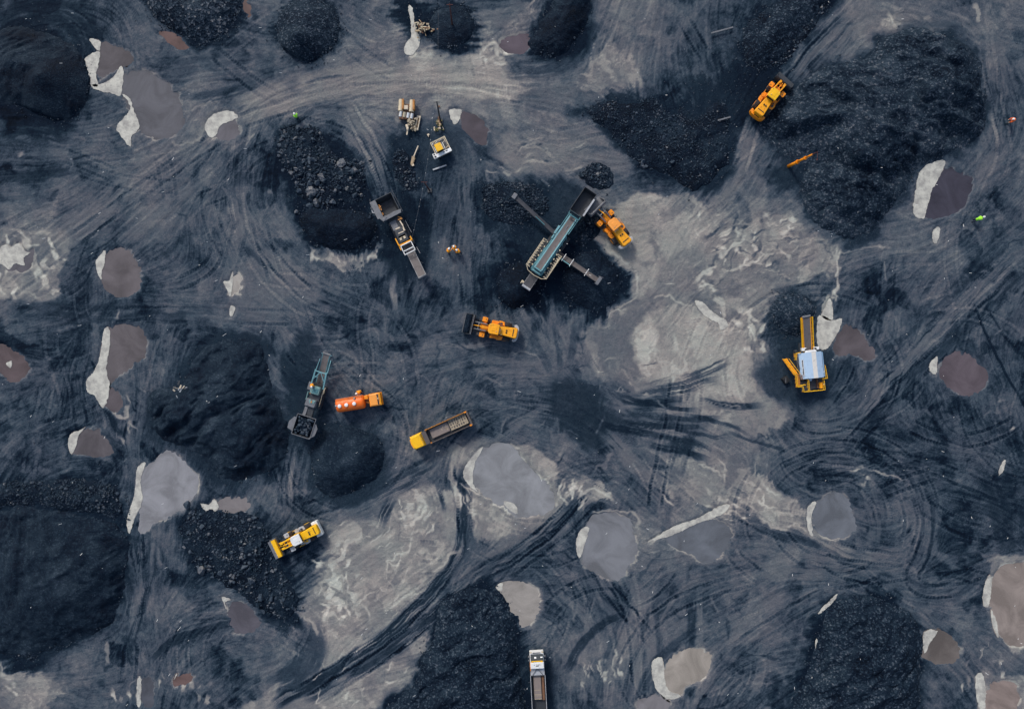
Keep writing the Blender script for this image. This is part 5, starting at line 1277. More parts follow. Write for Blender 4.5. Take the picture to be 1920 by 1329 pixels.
# ---- tanker truck
def tanker(px, py, deg):
    e = empty('tanker_truck', stand(px, py, 1.8), math.radians(deg), 'orange tanker truck with three white round hatches', 'tanker truck')
    MB().box((-.2, .42, .85), (7.0, .14, .25)).box((-.2, -.42, .85), (7.0, .14, .25)).box((-3.4, 0, .8), (.2, 1.2, .2)).build('chassis', M['grey_dark'], e)
    for x in (-2.5, -1.35, 2.55):
        for s in (-1, 1): wheel(e, x, s*.95, .52, .40, M['grey'])
    n = 20; bodyL = [(-3.62, .62), (-3.55, .95), (-3.3, 1.04), (.65, 1.04), (.95, .95), (1.08, .6)]
    tk = MB().lathe_x(bodyL, 0, 1.95, n, sy=1.08).build('tank', M['tank'], e, 0, True)
    tk.data.polygons.foreach_set('use_smooth', [True]*len(tk.data.polygons))
    sm = MB()
    for x in (-2.15, -.95): sm.lathe_x([(x-.025, 1.05), (x-.025, 1.065), (x+.025, 1.065), (x+.025, 1.05)], 0, 1.95, n, sy=1.08)
    sm.build('tank_band', M['tank2'], tk)
    MB().box((-1.35, .86, 2.72), (4.3, .46, .05), ry=0).build('catwalk', M['tank2'], tk, .01)
    MB().box((-1.3, 1.12, 2.55), (4.4, .05, .05)).box((-1.3, 1.12, 2.35), (4.4, .04, .04)).build('side_rail', M['grey'], tk)
    MB().box((-3.74, 0, 1.1), (.10, 2.15, .16)).bar((-3.72, .5, 1.0), (-3.72, .5, 2.6), .06, .06).bar((-3.72, .15, 1.0), (-3.72, .15, 2.6), .06, .06).build('rear_bumper', M['grey_light'], e)
    for x in (-2.9, -1.78, -.5):
        h = MB().lathe_z([(2.93, .30), (3.08, .30), (3.10, .28), (3.14, .12)], x, -.06, 20).build('hatch_lid', M['white_clean'], tk, 0)
        MB().box((x+.30, -.06, 3.06), (.08, .12, .08)).build('hatch_latch', M['grey'], h)
    for (x, y) in ((-3.45, .05), (-.35, .78)):
        MB().lathe_z([(2.7, .12), (3.02, .12), (3.05, .06)], x, y, 10).build('vent_pipe', M['grey_light'], tk)
        MB().box((x, y, 2.88), (.28, .26, .18)).build('vent_box', M['grey_dark'], tk)
    MB().box((1.42, .62, 1.75), (.62, .66, 1.35), top=.95).build('pump_cabinet', M['orange'], e, .04)
    MB().box((1.45, -.12, 1.45), (.5, .6, .5)).tube((1.2, -.1, 1.9), (1.65, -.4, 1.9), .07).tube((1.2, .2, 2.0), (1.6, .1, 2.2), .06).build('pump', M['rust_orange'], e, .02)
    MB().box((1.75, -.35, 1.2), (.12, .9, .3)).box((1.5, -.75, 1.1), (.5, .3, .3)).build('hose_rack', M['grey_dark'], e)
    MB().box((2.75, 0, 1.55), (1.85, 2.08, 1.5)).build('cab', M['orange'], e, .08)
    MB().box((2.78, 0, 2.45), (1.72, 1.98, .34), top=.94).build('cab_roof', M['roofpeach'], e, .08)
    rf = MB().box((2.60, 0, 2.635), (.95, 1.62, .04)).build('roof_panel', M['roofpeach'], e, .01)
    MB().box((3.34, .0, 2.42), (.24, 1.72, .42)).build('windscreen', M['glass'], e)
    MB().box((3.60, 0, 2.42), (.34, 2.05, .13), ry=.12).build('sun_visor', M['amber'], e, .05)
    MB().box((3.36, 0.15, 2.66), (.16, .26, .08)).build('roof_lamp', M['cream'], e, .02)
    MB().box((3.72, 0, 1.0), (.18, 2.1, .4)).build('front_bumper', M['orange'], e, .04)
    for s in (-1, 1): MB().box((3.5, s*1.2, 2.0), (.10, .22, .36)).bar((3.4, s*1.0, 2.2), (3.5, s*1.18, 2.1), .04, .04).build('mirror', M['black'], e)
NEXT[0] = .90; tanker(672.5, 754, 9.5)

# ---- tipper trucks
def tipper_yellow(px, py, deg):
    e = empty('dump_truck', stand(px, py, 1.6), math.radians(deg), 'yellow cab dump truck with an empty brown bed', 'dump truck', 'dump trucks in the yard')
    MB().box((-.3, .42, .85), (9.0, .16, .28)).box((-.3, -.42, .85), (9.0, .16, .28)).build('chassis', M['grey_dark'], e)
    for x in (-3.3, -1.95, 3.7):
        for s in (-1, 1): wheel(e, x, s*.95, .54, .42, M['rust'])
    MB().box((3.95, 0, 1.45), (1.95, 2.15, 1.5)).build('cab', M['yellow'], e, .10)
    MB().prism([(3.05, -1.02), (4.6, -1.02), (4.86, -.72), (4.92, 0), (4.86, .72), (4.6, 1.02), (3.05, 1.02)], 2.2, 2.72, .12).build('cab_roof', M['yellow'], e, .05)
    MB().prism([(4.74, -.84), (4.98, -.70), (5.06, 0), (4.98, .70), (4.74, .84), (4.84, .60), (4.90, 0), (4.84, -.60)], 2.35, 2.62).build('sun_visor', M['amber'], e, .02)
    MB().box((4.86, 0, 1.95), (.10, 1.7, .5)).build('windscreen', M['glass'], e)
    MB().box((5.0, 0, .8), (.22, 2.15, .4)).build('front_bumper', M['yellow'], e, .04)
    MB().box((3.12, 0, 2.735), (.05, 1.9, .03)).box((3.25, 0, 2.735), (.03, 1.9, .03)).build('roof_gutter', M['grey_dark'], e)
    # bed
    y0 = 1.12
    fl = MB().box((-1.30, 0, 1.35), (7.1, 2.1, .10)).build('bed_floor', M['grey_dark'], e)
    for s in (-1, 1):
        w_ = MB().box((-1.30, s*y0, 1.85), (7.2, .07, .95)).build('bed_side', M['plate' if s > 0 else 'grey_dark'], e)
        r = MB().bar((-4.8, s*(y0+.02), 2.36), (2.25, s*(y0+.02), 2.36), .11 if s < 0 else .05, .10)
        r.build('side_rail', M['rust_orange' if s < 0 else 'plate'], w_)
        st = MB()
        for k in range(8): st.box((-4.5+k*.92, s*(y0+.07), 1.8), (.09, .08, .9))
        st.build('side_rib', M['rust_orange'], w_)
        MB().box((-4.75, s*(y0+.0), 2.40), (.34, .22, .10)).build('corner_cap', M['orange'], w_, .02)
        MB().box((2.12, s*(y0-.02), 2.30), (.26, .24, .12)).build('front_cap', M['orange'], w_, .02)
    MB().box((2.55, 0, 2.42), (.72, 2.12, .07)).box((2.22, 0, 1.9), (.08, 2.15, 1.0)).build('cab_guard', M['plate'], e, .01)
    MB().box((-4.98, 0, 1.95), (.30, 2.42, .95), ry=.10).build('tailgate', M['plate'], e, .03)
    l1 = MB().box((.15, -.16, 1.62), (3.1, 1.60, .40), topy=.96, top=.99).build('bed_liner', M['tarp'], e, .05)
    random.seed(3)
    st = MB()
    for k in range(6): st.box((random.uniform(-1.1, -.2), random.uniform(-.5, .3), 1.825), (random.uniform(.1, .35), random.uniform(.08, .2), .02), rz=random.uniform(0, 3))
    st.build('mud_crust', M['straw'], l1)
    MB().box((1.55, 0.1, 1.70), (.12, .9, .12)).build('bed_bar', M['grey'], e)
    l2 = MB().box((-3.05, -.16, 1.60), (3.0, 1.66, .36), top=.99).build('bed_liner', M['plate'], e, .04)
    # dried mud left between the ribs: a grid with openings
    gm = MB()
    for k in range(8): gm.box((-4.45+k*.40, -.16, 1.80), (.15+random.uniform(-.02, .05), 1.6, .05))
    for y in (-.92, -.42, .08, .60): gm.box((-3.05, y, 1.803), (3.0, .13+random.uniform(0, .08), .056))
    for k in range(16): gm.box((random.uniform(-4.4, -1.7), random.uniform(-.9, .6), 1.81), (random.uniform(.1, .4), random.uniform(.1, .25), .05), rz=random.uniform(0, 3))
    gm.build('mud_crust', M['straw'], l2)
    MB().box((-1.48, -.05, 1.9), (.10, 2.0, .12)).build('bed_cross_bar', M['grey_dark'], e)
    for s in (-1, 1): MB().box((4.7, s*1.25, 1.95), (.10, .2, .36)).bar((4.5, s*1.0, 2.2), (4.7, s*1.22, 2.1), .04, .04).build('mirror', M['black'], e)
NEXT[0] = .93; tipper_yellow(827, 807, 204.3)

def tipper_white(px, py, deg):
    e = empty('dump_truck', stand(px, py, 2.0), math.radians(deg), 'white cab dump truck with a long narrow load cut off by the bottom edge', 'dump truck', 'dump trucks in the yard')
    MB().box((-.4, .42, .85), (9.4, .16, .28)).box((-.4, -.42, .85), (9.4, .16, .28)).build('chassis', M['grey_dark'], e)
    for x in (-3.2, -1.85, 2.2, 3.7):
        for s in (-1, 1): wheel(e, x, s*.95, .54, .42, M['grey'])
    MB().box((3.75, 0, 1.35), (2.0, 2.2, 1.5)).build('cab', M['white'], e, .10)
    MB().box((3.28, 0, 2.55), (1.05, 2.2, .95), top=.94).build('cab_roof', M['white'], e, .08)
    MB().xz([(3.78, 2.1), (4.72, 2.0), (4.68, 2.12), (4.0, 2.75), (3.78, 2.9)], -.98, .98).build('windscreen', M['glass'], e)
    MB().box((3.93, 0, 2.93), (.12, 1.7, .08), ry=.3).box((3.80, -.75, 2.96), (.1, .3, .07), rz=.4).box((3.80, .75, 2.96), (.1, .3, .07), rz=-.4).build('visor_strip', M['yellow'], e, .02)
    MB().box((4.3, .25, 2.50), (.24, .30, .03), ry=.74).build('windscreen_card', M['white_clean'], e); MB().box((4.33, -.72, 2.48), (.16, .34, .03), ry=.74).build('windscreen_card', M['white_clean'], e)
    MB().prism([(4.6, -1.1), (4.8, -1.05), (4.92, -.8), (4.95, 0), (4.92, .8), (4.8, 1.05), (4.6, 1.1)], 1.3, 2.08, .06).build('front_panel', M['white'], e, .03)
    MB().box((4.86, 0, 2.09), (.14, 1.25, .04)).build('grille', M['grey_dark'], e)
    for s in (-1, 1):
        MB().box((4.88, s*.88, 1.98), (.18, .3, .2)).build('headlight', M['cream'], e, .02)
        MB().box((4.35, s*1.28, 2.15), (.14, .16, .5)).box((3.8, s*1.27, 2.25), (.14, .12, .35)).bar((4.4, s*1.0, 2.4), (4.35, s*1.25, 2.3), .04, .04).build('mirror', M['grey'], e, .02)
    MB().box((3.25, -.0, 3.04), (.12, .42, .03)).box((3.4, .45, 3.04), (.08, .12, .02)).box((3.42, -.3, 3.04), (.06, .12, .02)).box((3.42, -.15, 3.04), (.06, .1, .02)).build('roof_marking', M['grey_dark'], e)
    MB().box((2.9, 1.08, 2.2), (1.2, .08, .8)).build('side_panel', M['orange'], e)
    # cab guard and bed
    MB().box((2.05, 0, 2.38), (1.25, 2.16, .07)).build('cab_guard', M['grey_light'], e, .01)
    gb = MB().bar((2.6, 0, 2.47), (1.5, -.85, 2.47), .14, .08).bar((2.6, 0, 2.47), (1.5, .85, 2.47), .14, .08).box((2.45, 0, 2.5), (.3, .5, .12)).build('guard_brace', M['grey'], e, .01)
    MB().box((-1.75, 0, 1.30), (6.5, 2.2, .10)).build('bed_floor', M['grey_dark'], e)
    for s in (-1, 1):
        w_ = MB().box((-1.75, s*1.12, 1.85), (6.6, .07, 1.15)).build('bed_side', M['plate'], e)
        MB().bar((-5.05, s*1.13, 2.45), (1.5, s*1.13, 2.45), .08, .08).build('side_rail', M['grey_light'], w_)
    MB().box((1.48, 0, 1.9), (.08, 2.2, 1.1)).build('bed_front', M['grey_dark'], e)
    MB().box((-5.1, 0, 1.9), (.10, 2.26, 1.1)).build('tailgate', M['grey'], e)
    ld = MB().box((-.55, .10, 1.70), (3.9, 1.25, .62), top=.98, topy=.92).build('bed_liner', M['tarp'], e, .06)
    MB().box((-1.0, .1, 2.015), (.07, 1.15, .03)).box((-1.7, .1, 2.015), (.07, 1.15, .03)).box((-1.9, .1, 2.015), (.04, 1.15, .03)).box((-2.4, .1, 2.015), (.09, 1.15, .04)).build('strap', M['straw'], ld)
    MB().box((-.6, -.78, 1.65), (4.1, .38, .55)).build('rusty_ledge', M['rust'], e, .03)
NEXT[0] = .94; tipper_white(1009, 1281, 93.0)

# ---- helpers for conveyors
def conveyor(parent, name, a, b, w, belt='belt', rail='teal_light', rw=.12, legs=True, drum='grey', rollers=True, rail_h=.22):
    """inclined belt conveyor from a to b (local metres), as one part with belt, rails, drum"""
    a = Vector(a); b = Vector(b); d = (b-a).normalized(); side = Vector((-d.y, d.x, 0)).normalized()
    up = d.cross(side)*-1
    if up.z < 0: up = -up
    fr = MB()
    fr.bar(a+side*(w/2+rw/2)-up*.05, b+side*(w/2+rw/2)-up*.05, rw, rail_h).bar(a-side*(w/2+rw/2)-up*.05, b-side*(w/2+rw/2)-up*.05, rw, rail_h)
    L = (b-a).length; k = max(2, int(L/1.0))
    for i in range(k+1):
        p = a+d*(L*i/k)-up*.2; fr.bar(p+side*w/2, p-side*w/2, .07, .07)
    fo = fr.build(name, M[rail], parent, .01)
    # belt with slight trough and load streaks
    n = 5; m = max(8, int(L*3)); v = []; f = []
    for i in range(m+1):
        for j in range(n+1):
            u = (j/n-.5); p = a+(b-a)*(i/m)+side*u*w+up*(abs(u)*.12-.0); v.append(p)
    for i in range(m):
        for j in range(n):
            q = i*(n+1)+j; f.append((q, q+1, q+n+2, q+n+1))
    me = bpy.data.meshes.new('belt'); me.from_pydata(v, [], f); me.update()
    link_mesh('belt', me, M[belt], fo)
    MB().tube(b+side*(w/2+.1), b-side*(w/2+.1), .18, 12).build('drum', M[drum], fo)
    MB().tube(a+side*(w/2), a-side*(w/2), .15, 12).build('drum', M[drum], fo)
    if legs:
        lg = MB(); p = a+(b-a)*.6
        for s in (-1, 1): lg.bar(p+side*s*w/2, Vector((p.x, p.y, 0))+side*s*(w/2+.3), .09, .09)
        lg.build('conveyor_leg', M[rail], fo)
    return fo
def tracks(parent, x0, x1, y):
    for s in (-1, 1):
        t = MB().xz([(x0+.3, 0), (x1-.3, 0), (x1, .25), (x1, .55), (x1-.3, .8), (x0+.3, .8), (x0, .55), (x0, .25)], s*y-.22, s*y+.22)
        for k in range(int((x1-x0)/.25)): t.box((x0+.2+k*.25, s*y, .815), (.08, .46, .04))
        t.build('crawler_track', M['grey_dark'], parent)
def hopper(parent, x0, x1, y, zb, zt, flare, mat, rim, inner='grey_dark', fill=None):
    """open bin: four sloping walls"""
    a = [(x0+flare, -y+flare, zb), (x1-flare, -y+flare, zb), (x1-flare, y-flare, zb), (x0+flare, y-flare, zb)]
    b = [(x0, -y, zt), (x1, -y, zt), (x1, y, zt), (x0, y, zt)]
    m = MB(); t = .06
    for i in range(4):
        j = (i+1) % 4
        c = Vector(((x0+x1)/2, 0, 0))
        def off(p): q = Vector(p); o = Vector((q.x-c.x, q.y, 0)).normalized()*t; return tuple(q+o)
        m._add([a[i], a[j], b[j], b[i], off(a[i]), off(a[j]), off(b[j]), off(b[i])], [(0,1,2,3),(7,6,5,4),(0,4,5,1),(1,5,6,2),(2,6,7,3),(3,7,4,0)])
    o = m.build('hopper', M[mat], parent)
    r = MB()
    for i in range(4):
        j = (i+1) % 4; r.bar(b[i], b[j], .09, .10)
    r.build('hopper_rim', M[rim], o)
    MB().box(((x0+x1)/2, 0, zb), (x1-x0-2*flare, 2*y-2*flare, .05)).build('feeder_belt', M[inner], o)
    if fill:
        random.seed(9); v = []; f = []; n = 16
        for i in range(n+1):
            for j in range(n+1):
                u = i/n; w_ = j/n; e_ = min(u, 1-u, w_, 1-w_)
                v.append((x0+.15+u*(x1-x0-.3), (-1+2*w_)*(y-.15), zb+(zt-zb)*(.45+.5*min(1, e_*4))+random.uniform(-.05, .05)))
        for i in range(n):
            for j in range(n): q = i*(n+1)+j; f.append((q, q+n+1, q+n+2, q+1))
        me = bpy.data.meshes.new('coal_load'); me.from_pydata(v, [], f); me.update(); lo = link_mesh('coal_load', me, M['coal_fine'], o)
        for k in range(46):
            me2 = random.choice(ROCKS['coal_rock' if random.random() < .75 else 'coal_rock_dark']); ro = bpy.data.objects.new('rock', me2); COL.objects.link(ro); ro.parent = lo
            ro.location = (random.uniform(x0+.35, x1-.35), random.uniform(-y+.35, y-.35), zt-.02+random.uniform(-.15, .15)); s = random.uniform(.28, .62); ro.scale = (s, s, s)
            ro.rotation_euler = (random.uniform(-.6, .6), random.uniform(-.6, .6), random.uniform(0, 6))
    return o

# ---- the dark crusher (upper left of the centre); local x runs from the hopper to the belt end
def crusher(px, py, deg):
    e = empty('mobile_crusher', stand(px, py, 1.8), math.radians(deg), 'dark tracked crusher with a grey plated hopper, yellow railings and one grey belt', 'crusher')
    tracks(e, -3.2, 1.4, 1.0)
    h = hopper(e, -6.8, -3.6, 1.5, 1.7, 3.3, .45, 'grey_dark', 'grey_dark', inner='grey_dark')
    MB().box((-5.35, -1.72, 3.40), (2.9, .95, .08), ry=0).build('side_plate', M['grey'], h, .01)
    MB().prism([(-3.9, -1.9), (-3.2, -1.6), (-3.25, 1.55), (-3.75, 1.75), (-3.9, .5), (-3.8, -.6)], 3.30, 3.46).box((-3.55, -1.2, 3.50), (.4, .9, .06), rz=.5).build('hopper_lip', M['grey'], h, .02)
    MB().bar((-6.0, -2.35, 3.3), (-5.2, -2.45, 3.3), .12, .12).bar((-6.0, -2.35, 3.3), (-6.1, -2.1, 3.3), .1, .1).bar((-5.2, -2.45, 3.3), (-5.1, -2.1, 3.3), .1, .1).build('wing_brace', M['grey_light'], h)
    MB().bar((-7.3, -1.9, 3.4), (-5.4, -2.5, 3.3), .10, .10).bar((-5.4, -2.5, 3.3), (-3.0, -1.5, 3.2), .10, .10).bar((-7.1, 1.8, 3.5), (-3.3, 1.85, 3.4), .08, .08).build('hopper_beam', M['grey_dark'], h)
    random.seed(8); sp = MB()
    for k in range(14): sp.box((random.uniform(-5.9, -4.3), -1.12+random.uniform(-.12, .2), 3.25), (random.uniform(.15, .4), random.uniform(.05, .14), .06), rz=random.uniform(-.5, .5), ry=random.uniform(-.3, .3))
    sp.build('dried_mud', M['rust_orange'], h)
    MB().box((-1.6, 0, 1.9), (3.9, 1.7, 1.2), top=.96).build('chassis', M['grey_dark'], e, .04)
    MB().box((-2.1, -.35, 2.56), (1.5, 1.0, .12)).box((-2.1, -.35, 2.63), (.05, 1.0, .04)).build('feeder_cover', M['grey'], e, .02)
    MB().box((-.55, .0, 2.7), (1.4, 1.3, .5)).build('crusher_box', M['grey_dark'], e, .04)
    MB().bar((-3.0, .75, 2.9), (-2.6, 1.2, 2.9), .18, .14).bar((-2.55, .55, 2.9), (-2.45, 1.25, 2.9), .18, .16).build('yellow_bracket', M['rust_orange'], e, .01)
    MB().bar((-2.3, .75, 2.85), (-1.4, .85, 2.95), .20, .14).bar((-1.4, .85, 2.95), (-.6, .70, 2.95), .16, .14).bar((-1.4, -.45, 2.9), (-1.35, .3, 2.9), .20, .12).bar((-.6, -.35, 2.9), (-.55, .55, 2.9), .16, .14).box((-.8, .75, 3.0), (.5, .24, .14)).build('cream_pipe', M['timber_pale'], e, .02)
    MB().box((.35, 0, 2.5), (1.1, 1.5, .9)).build('engine_box', M['grey_dark'], e, .04)
    MB().box((.35, -.05, 2.99), (.42, 1.0, .10)).build('engine_vent', M['cream'], e, .02); MB().box((.35, -.05, 3.045), (.34, .3, .02)).build('vent_grille', M['black'], e)
    for s, x0, x1 in ((-1, -.15, 1.1), (1, .55, 1.15)):
        MB().box(((x0+x1)/2, s*1.12, 2.7), (x1-x0, .18, .30)).box(((x0+x1)/2, s*1.14, 2.2), (x1-x0+.2, .12, .1)).build('side_guard', M['amber'], e, .02)
    MB().box((1.14, 0, 2.72), (.22, 2.15, .26)).box((1.5, -1.15, 2.5), (.7, .14, .2)).build('cross_guard', M['amber'], e, .02)
    wf = MB()
    for x in (1.35, 2.3, 2.85): wf.bar((x, -.95, 3.0), (x, .95, 3.0), .14, .14)
    for s in (-1, 1): wf.bar((1.3, s*.9, 3.0), (2.95, s*.9, 3.0), .13, .14)
    wf.build('white_frame', M['white'], e, .01)
    conveyor(e, 'discharge_conveyor', (1.2, 0, 1.5), (7.1, .05, 3.1), 1.15, 'belt', 'grey', .10)
    MB().bar((2.4, 1.25, 2.2), (3.6, 1.3, 2.4), .08, .08).bar((-2.2, 1.5, 2.2), (0, 1.55, 2.2), .08, .08).build('hand_rail', M['grey'], e)
NEXT[0] = .93; crusher(756, 445, -63.5)

# ---- long teal screener; local x runs from the tail belt to the hopper
def big_screener(px, py, deg):
    e = empty('screening_plant', stand(px, py, 2.2), math.radians(deg), 'long teal screening plant with cream walkways and a belt out to each side', 'screening plant')
    tracks(e, -3.4, 1.4, 1.2)
    MB().box((-1.0, .55, 1.2), (10.5, .18, .35)).box((-1.0, -.55, 1.2), (10.5, .18, .35)).box((3.0, 0, 1.5), (1.6, 1.0, .7)).build('chassis', M['grey_dark'], e, .02)
    h = hopper(e, 4.5, 8.6, 1.05, 1.7, 3.1, .15, 'grey_dark', 'grey_dark', inner='coal' if False else 'grey_dark')
    MB().box((6.3, -1.16, 3.14), (3.0, .26, .10)).build('hopper_edge', M['grey_light'], h, .02)
    MB().bar((3.9, -.95, 3.0), (3.9, .95, 3.0), .16, .18).bar((4.5, -.95, 3.0), (4.5, .95, 3.0), .14, .18).bar((3.9, .92, 3.0), (4.5, .92, 3.0), .12, .18).bar((3.9, -.92, 3.0), (4.5, -.92, 3.0), .12, .18).build('head_frame', M['teal'], e, .01)
    conveyor(e, 'main_conveyor', (4.3, 0, 2.1), (-5.7, 0, 3.9), .92, 'belt', 'teal_light', .20, legs=False, drum='teal')
    wr = MB()
    for s in (-1, 1):
        wr.bar((4.3, s*.85, 2.1), (1.3, s*.85, 2.7), .10, .14); wr.bar((1.0, s*.80, 2.4), (-5.5, s*.80, 3.5), .16, .2)
        for k in range(7): wr.bar((1.0-k*1.05, s*.8, 2.5+k*.17), (.5-k*1.05, s*1.05, 1.9), .06, .06)
    wr.build('conveyor_truss', M['teal_mid'], e, .01)
    MB().box((2.0, -.05, 2.6), (.0001+.9, .12, .06)).build('belt_cleaner', M['grey'], e)
    MB().box((1.0, .98, 2.6), (1.4, .30, .4)).box((-.2, .92, 2.8), (.7, .22, .35)).build('control_box', M['teal_light'], e, .03)
    # screen box under the head end
    MB().box((-4.1, 0, 2.3), (4.0, 2.1, 1.4), top=.98).build('screen_box', M['teal'], e, .04)
    MB().prism([(-5.9, -1.0), (-6.3, -.8), (-6.3, .8), (-5.9, 1.0), (-5.0, 1.0), (-5.0, -1.0)], 3.3, 3.65, .04).build('head_guard', M['teal'], e, .02)
    MB().box((-6.12, 0, 3.70), (.14, 1.3, .08)).box((-5.72, 0, 4.15), (.12, 1.2, .10)).build('guard_strip', M['teal_light'], e, .01)
    for s in (-1, 1):
        xa, xb = (-5.9, -1.5) if s > 0 else (-6.1, -2.1)
        if s > 0: xa, xb = -6.0, -1.3
        w_ = MB().box(((xa+xb)/2, s*1.55, 2.55), (xb-xa, .62, .07)).build('walkway', M['grey_dark'], e)
        rl = MB()
        yo = s*1.86; nn = 11
        for zz in (3.0, 3.55): rl.bar((xa, yo, zz), (xb, yo, zz), .07, .07)
        rl.bar((xa, s*1.22, 3.4), (xa, yo, 3.4), .07, .07).bar((xb, s*1.22, 3.4), (xb, yo, 3.4), .07, .07)
        for k in range(nn+1): x = xa+(xb-xa)*k/nn; rl.bar((x, yo, 2.55), (x, yo, 3.58), .07, .07)
        for k in range(nn): x = xa+(xb-xa)*(k+.4)/nn; rl.box((x, s*1.62, 2.64), (.16, .46, .10), rz=s*.35)
        rl.build('walkway_rail', M['cream'], w_)
        MB().box(((xa+xb)/2, s*1.72, 2.62), (xb-xa-.2, .16, .06)).build('toe_board', M['timber_pale'], w_)
        sp = MB()
        for k in range(6): sp.tube((-5.4+k*.8, s*1.12, 2.7), (-5.4+k*.8, s*1.12, 3.1), .11, 10)
        sp.build('spring', M['cream'], e)
    MB().bar((-6.05, 1.75, 3.4), (-6.55, 1.2, 3.4), .08, .10).bar((-6.55, 1.2, 3.4), (-6.7, 0, 3.4), .08, .10).bar((-6.7, 0, 3.4), (-6.55, -1.2, 3.4), .08, .10).bar((-6.55, -1.2, 3.4), (-6.15, -1.8, 3.4), .08, .10).build('end_rail', M['cream'], e)
    conveyor(e, 'tail_conveyor', (-5.4, 0, 1.2), (-8.75, -.02, 2.2), 1.25, 'belt_dark', 'grey', .09, drum='grey_light')
    MB().box((-8.3, .92, 2.15), (.35, .42, .12)).box((-8.5, 1.05, 2.2), (.35, .12, .16)).build('tail_motor', M['cream'], e, .02)
    # side belts
    a = conveyor(e, 'side_conveyor', (.6, .7, 1.2), (1.6, 9.0, 2.6), .50, 'belt_dark', 'grey_dark', .06)
    MB().box((1.62, 9.1, 2.75), (.85, .6, .18)).build('end_plate', M['grey'], a, .02)
    MB().bar((.72, 3.0, 1.8), (.95, 4.8, 2.1), .10, .14).build('teal_strut', M['teal_mid'], a)
    b = conveyor(e, 'side_conveyor', (-1.6, -.9, 1.2), (-1.9, -8.6, 2.8), .60, 'plate', 'grey_dark', .06)
    MB().box((-1.9, -8.5, 2.95), (1.15, .5, .16)).bar((-1.15, -8.85, 2.95), (-1.35, -8.1, 2.95), .08, .08).bar((-2.5, -8.7, 2.95), (-2.5, -8.2, 2.95), .14, .12).build('end_plate', M['grey'], b, .02)
    wb = MB()
    for y in (-2.2, -3.6, -6.3): wb.bar((-1.15, y, 1.9-.2*y*.35), (-2.4, y, 1.9-.2*y*.35), .09, .07)
    wb.build('belt_bracket', M['white'], b)
    MB().bar((-2.15, -1.6, 1.7), (-2.25, -3.6, 2.1), .14, .16).bar((-2.25, -3.6, 2.1), (-2.5, -3.7, 2.1), .10, .12).build('teal_strut', M['teal_mid'], b)
NEXT[0] = .97; big_screener(1047, 449, 56)

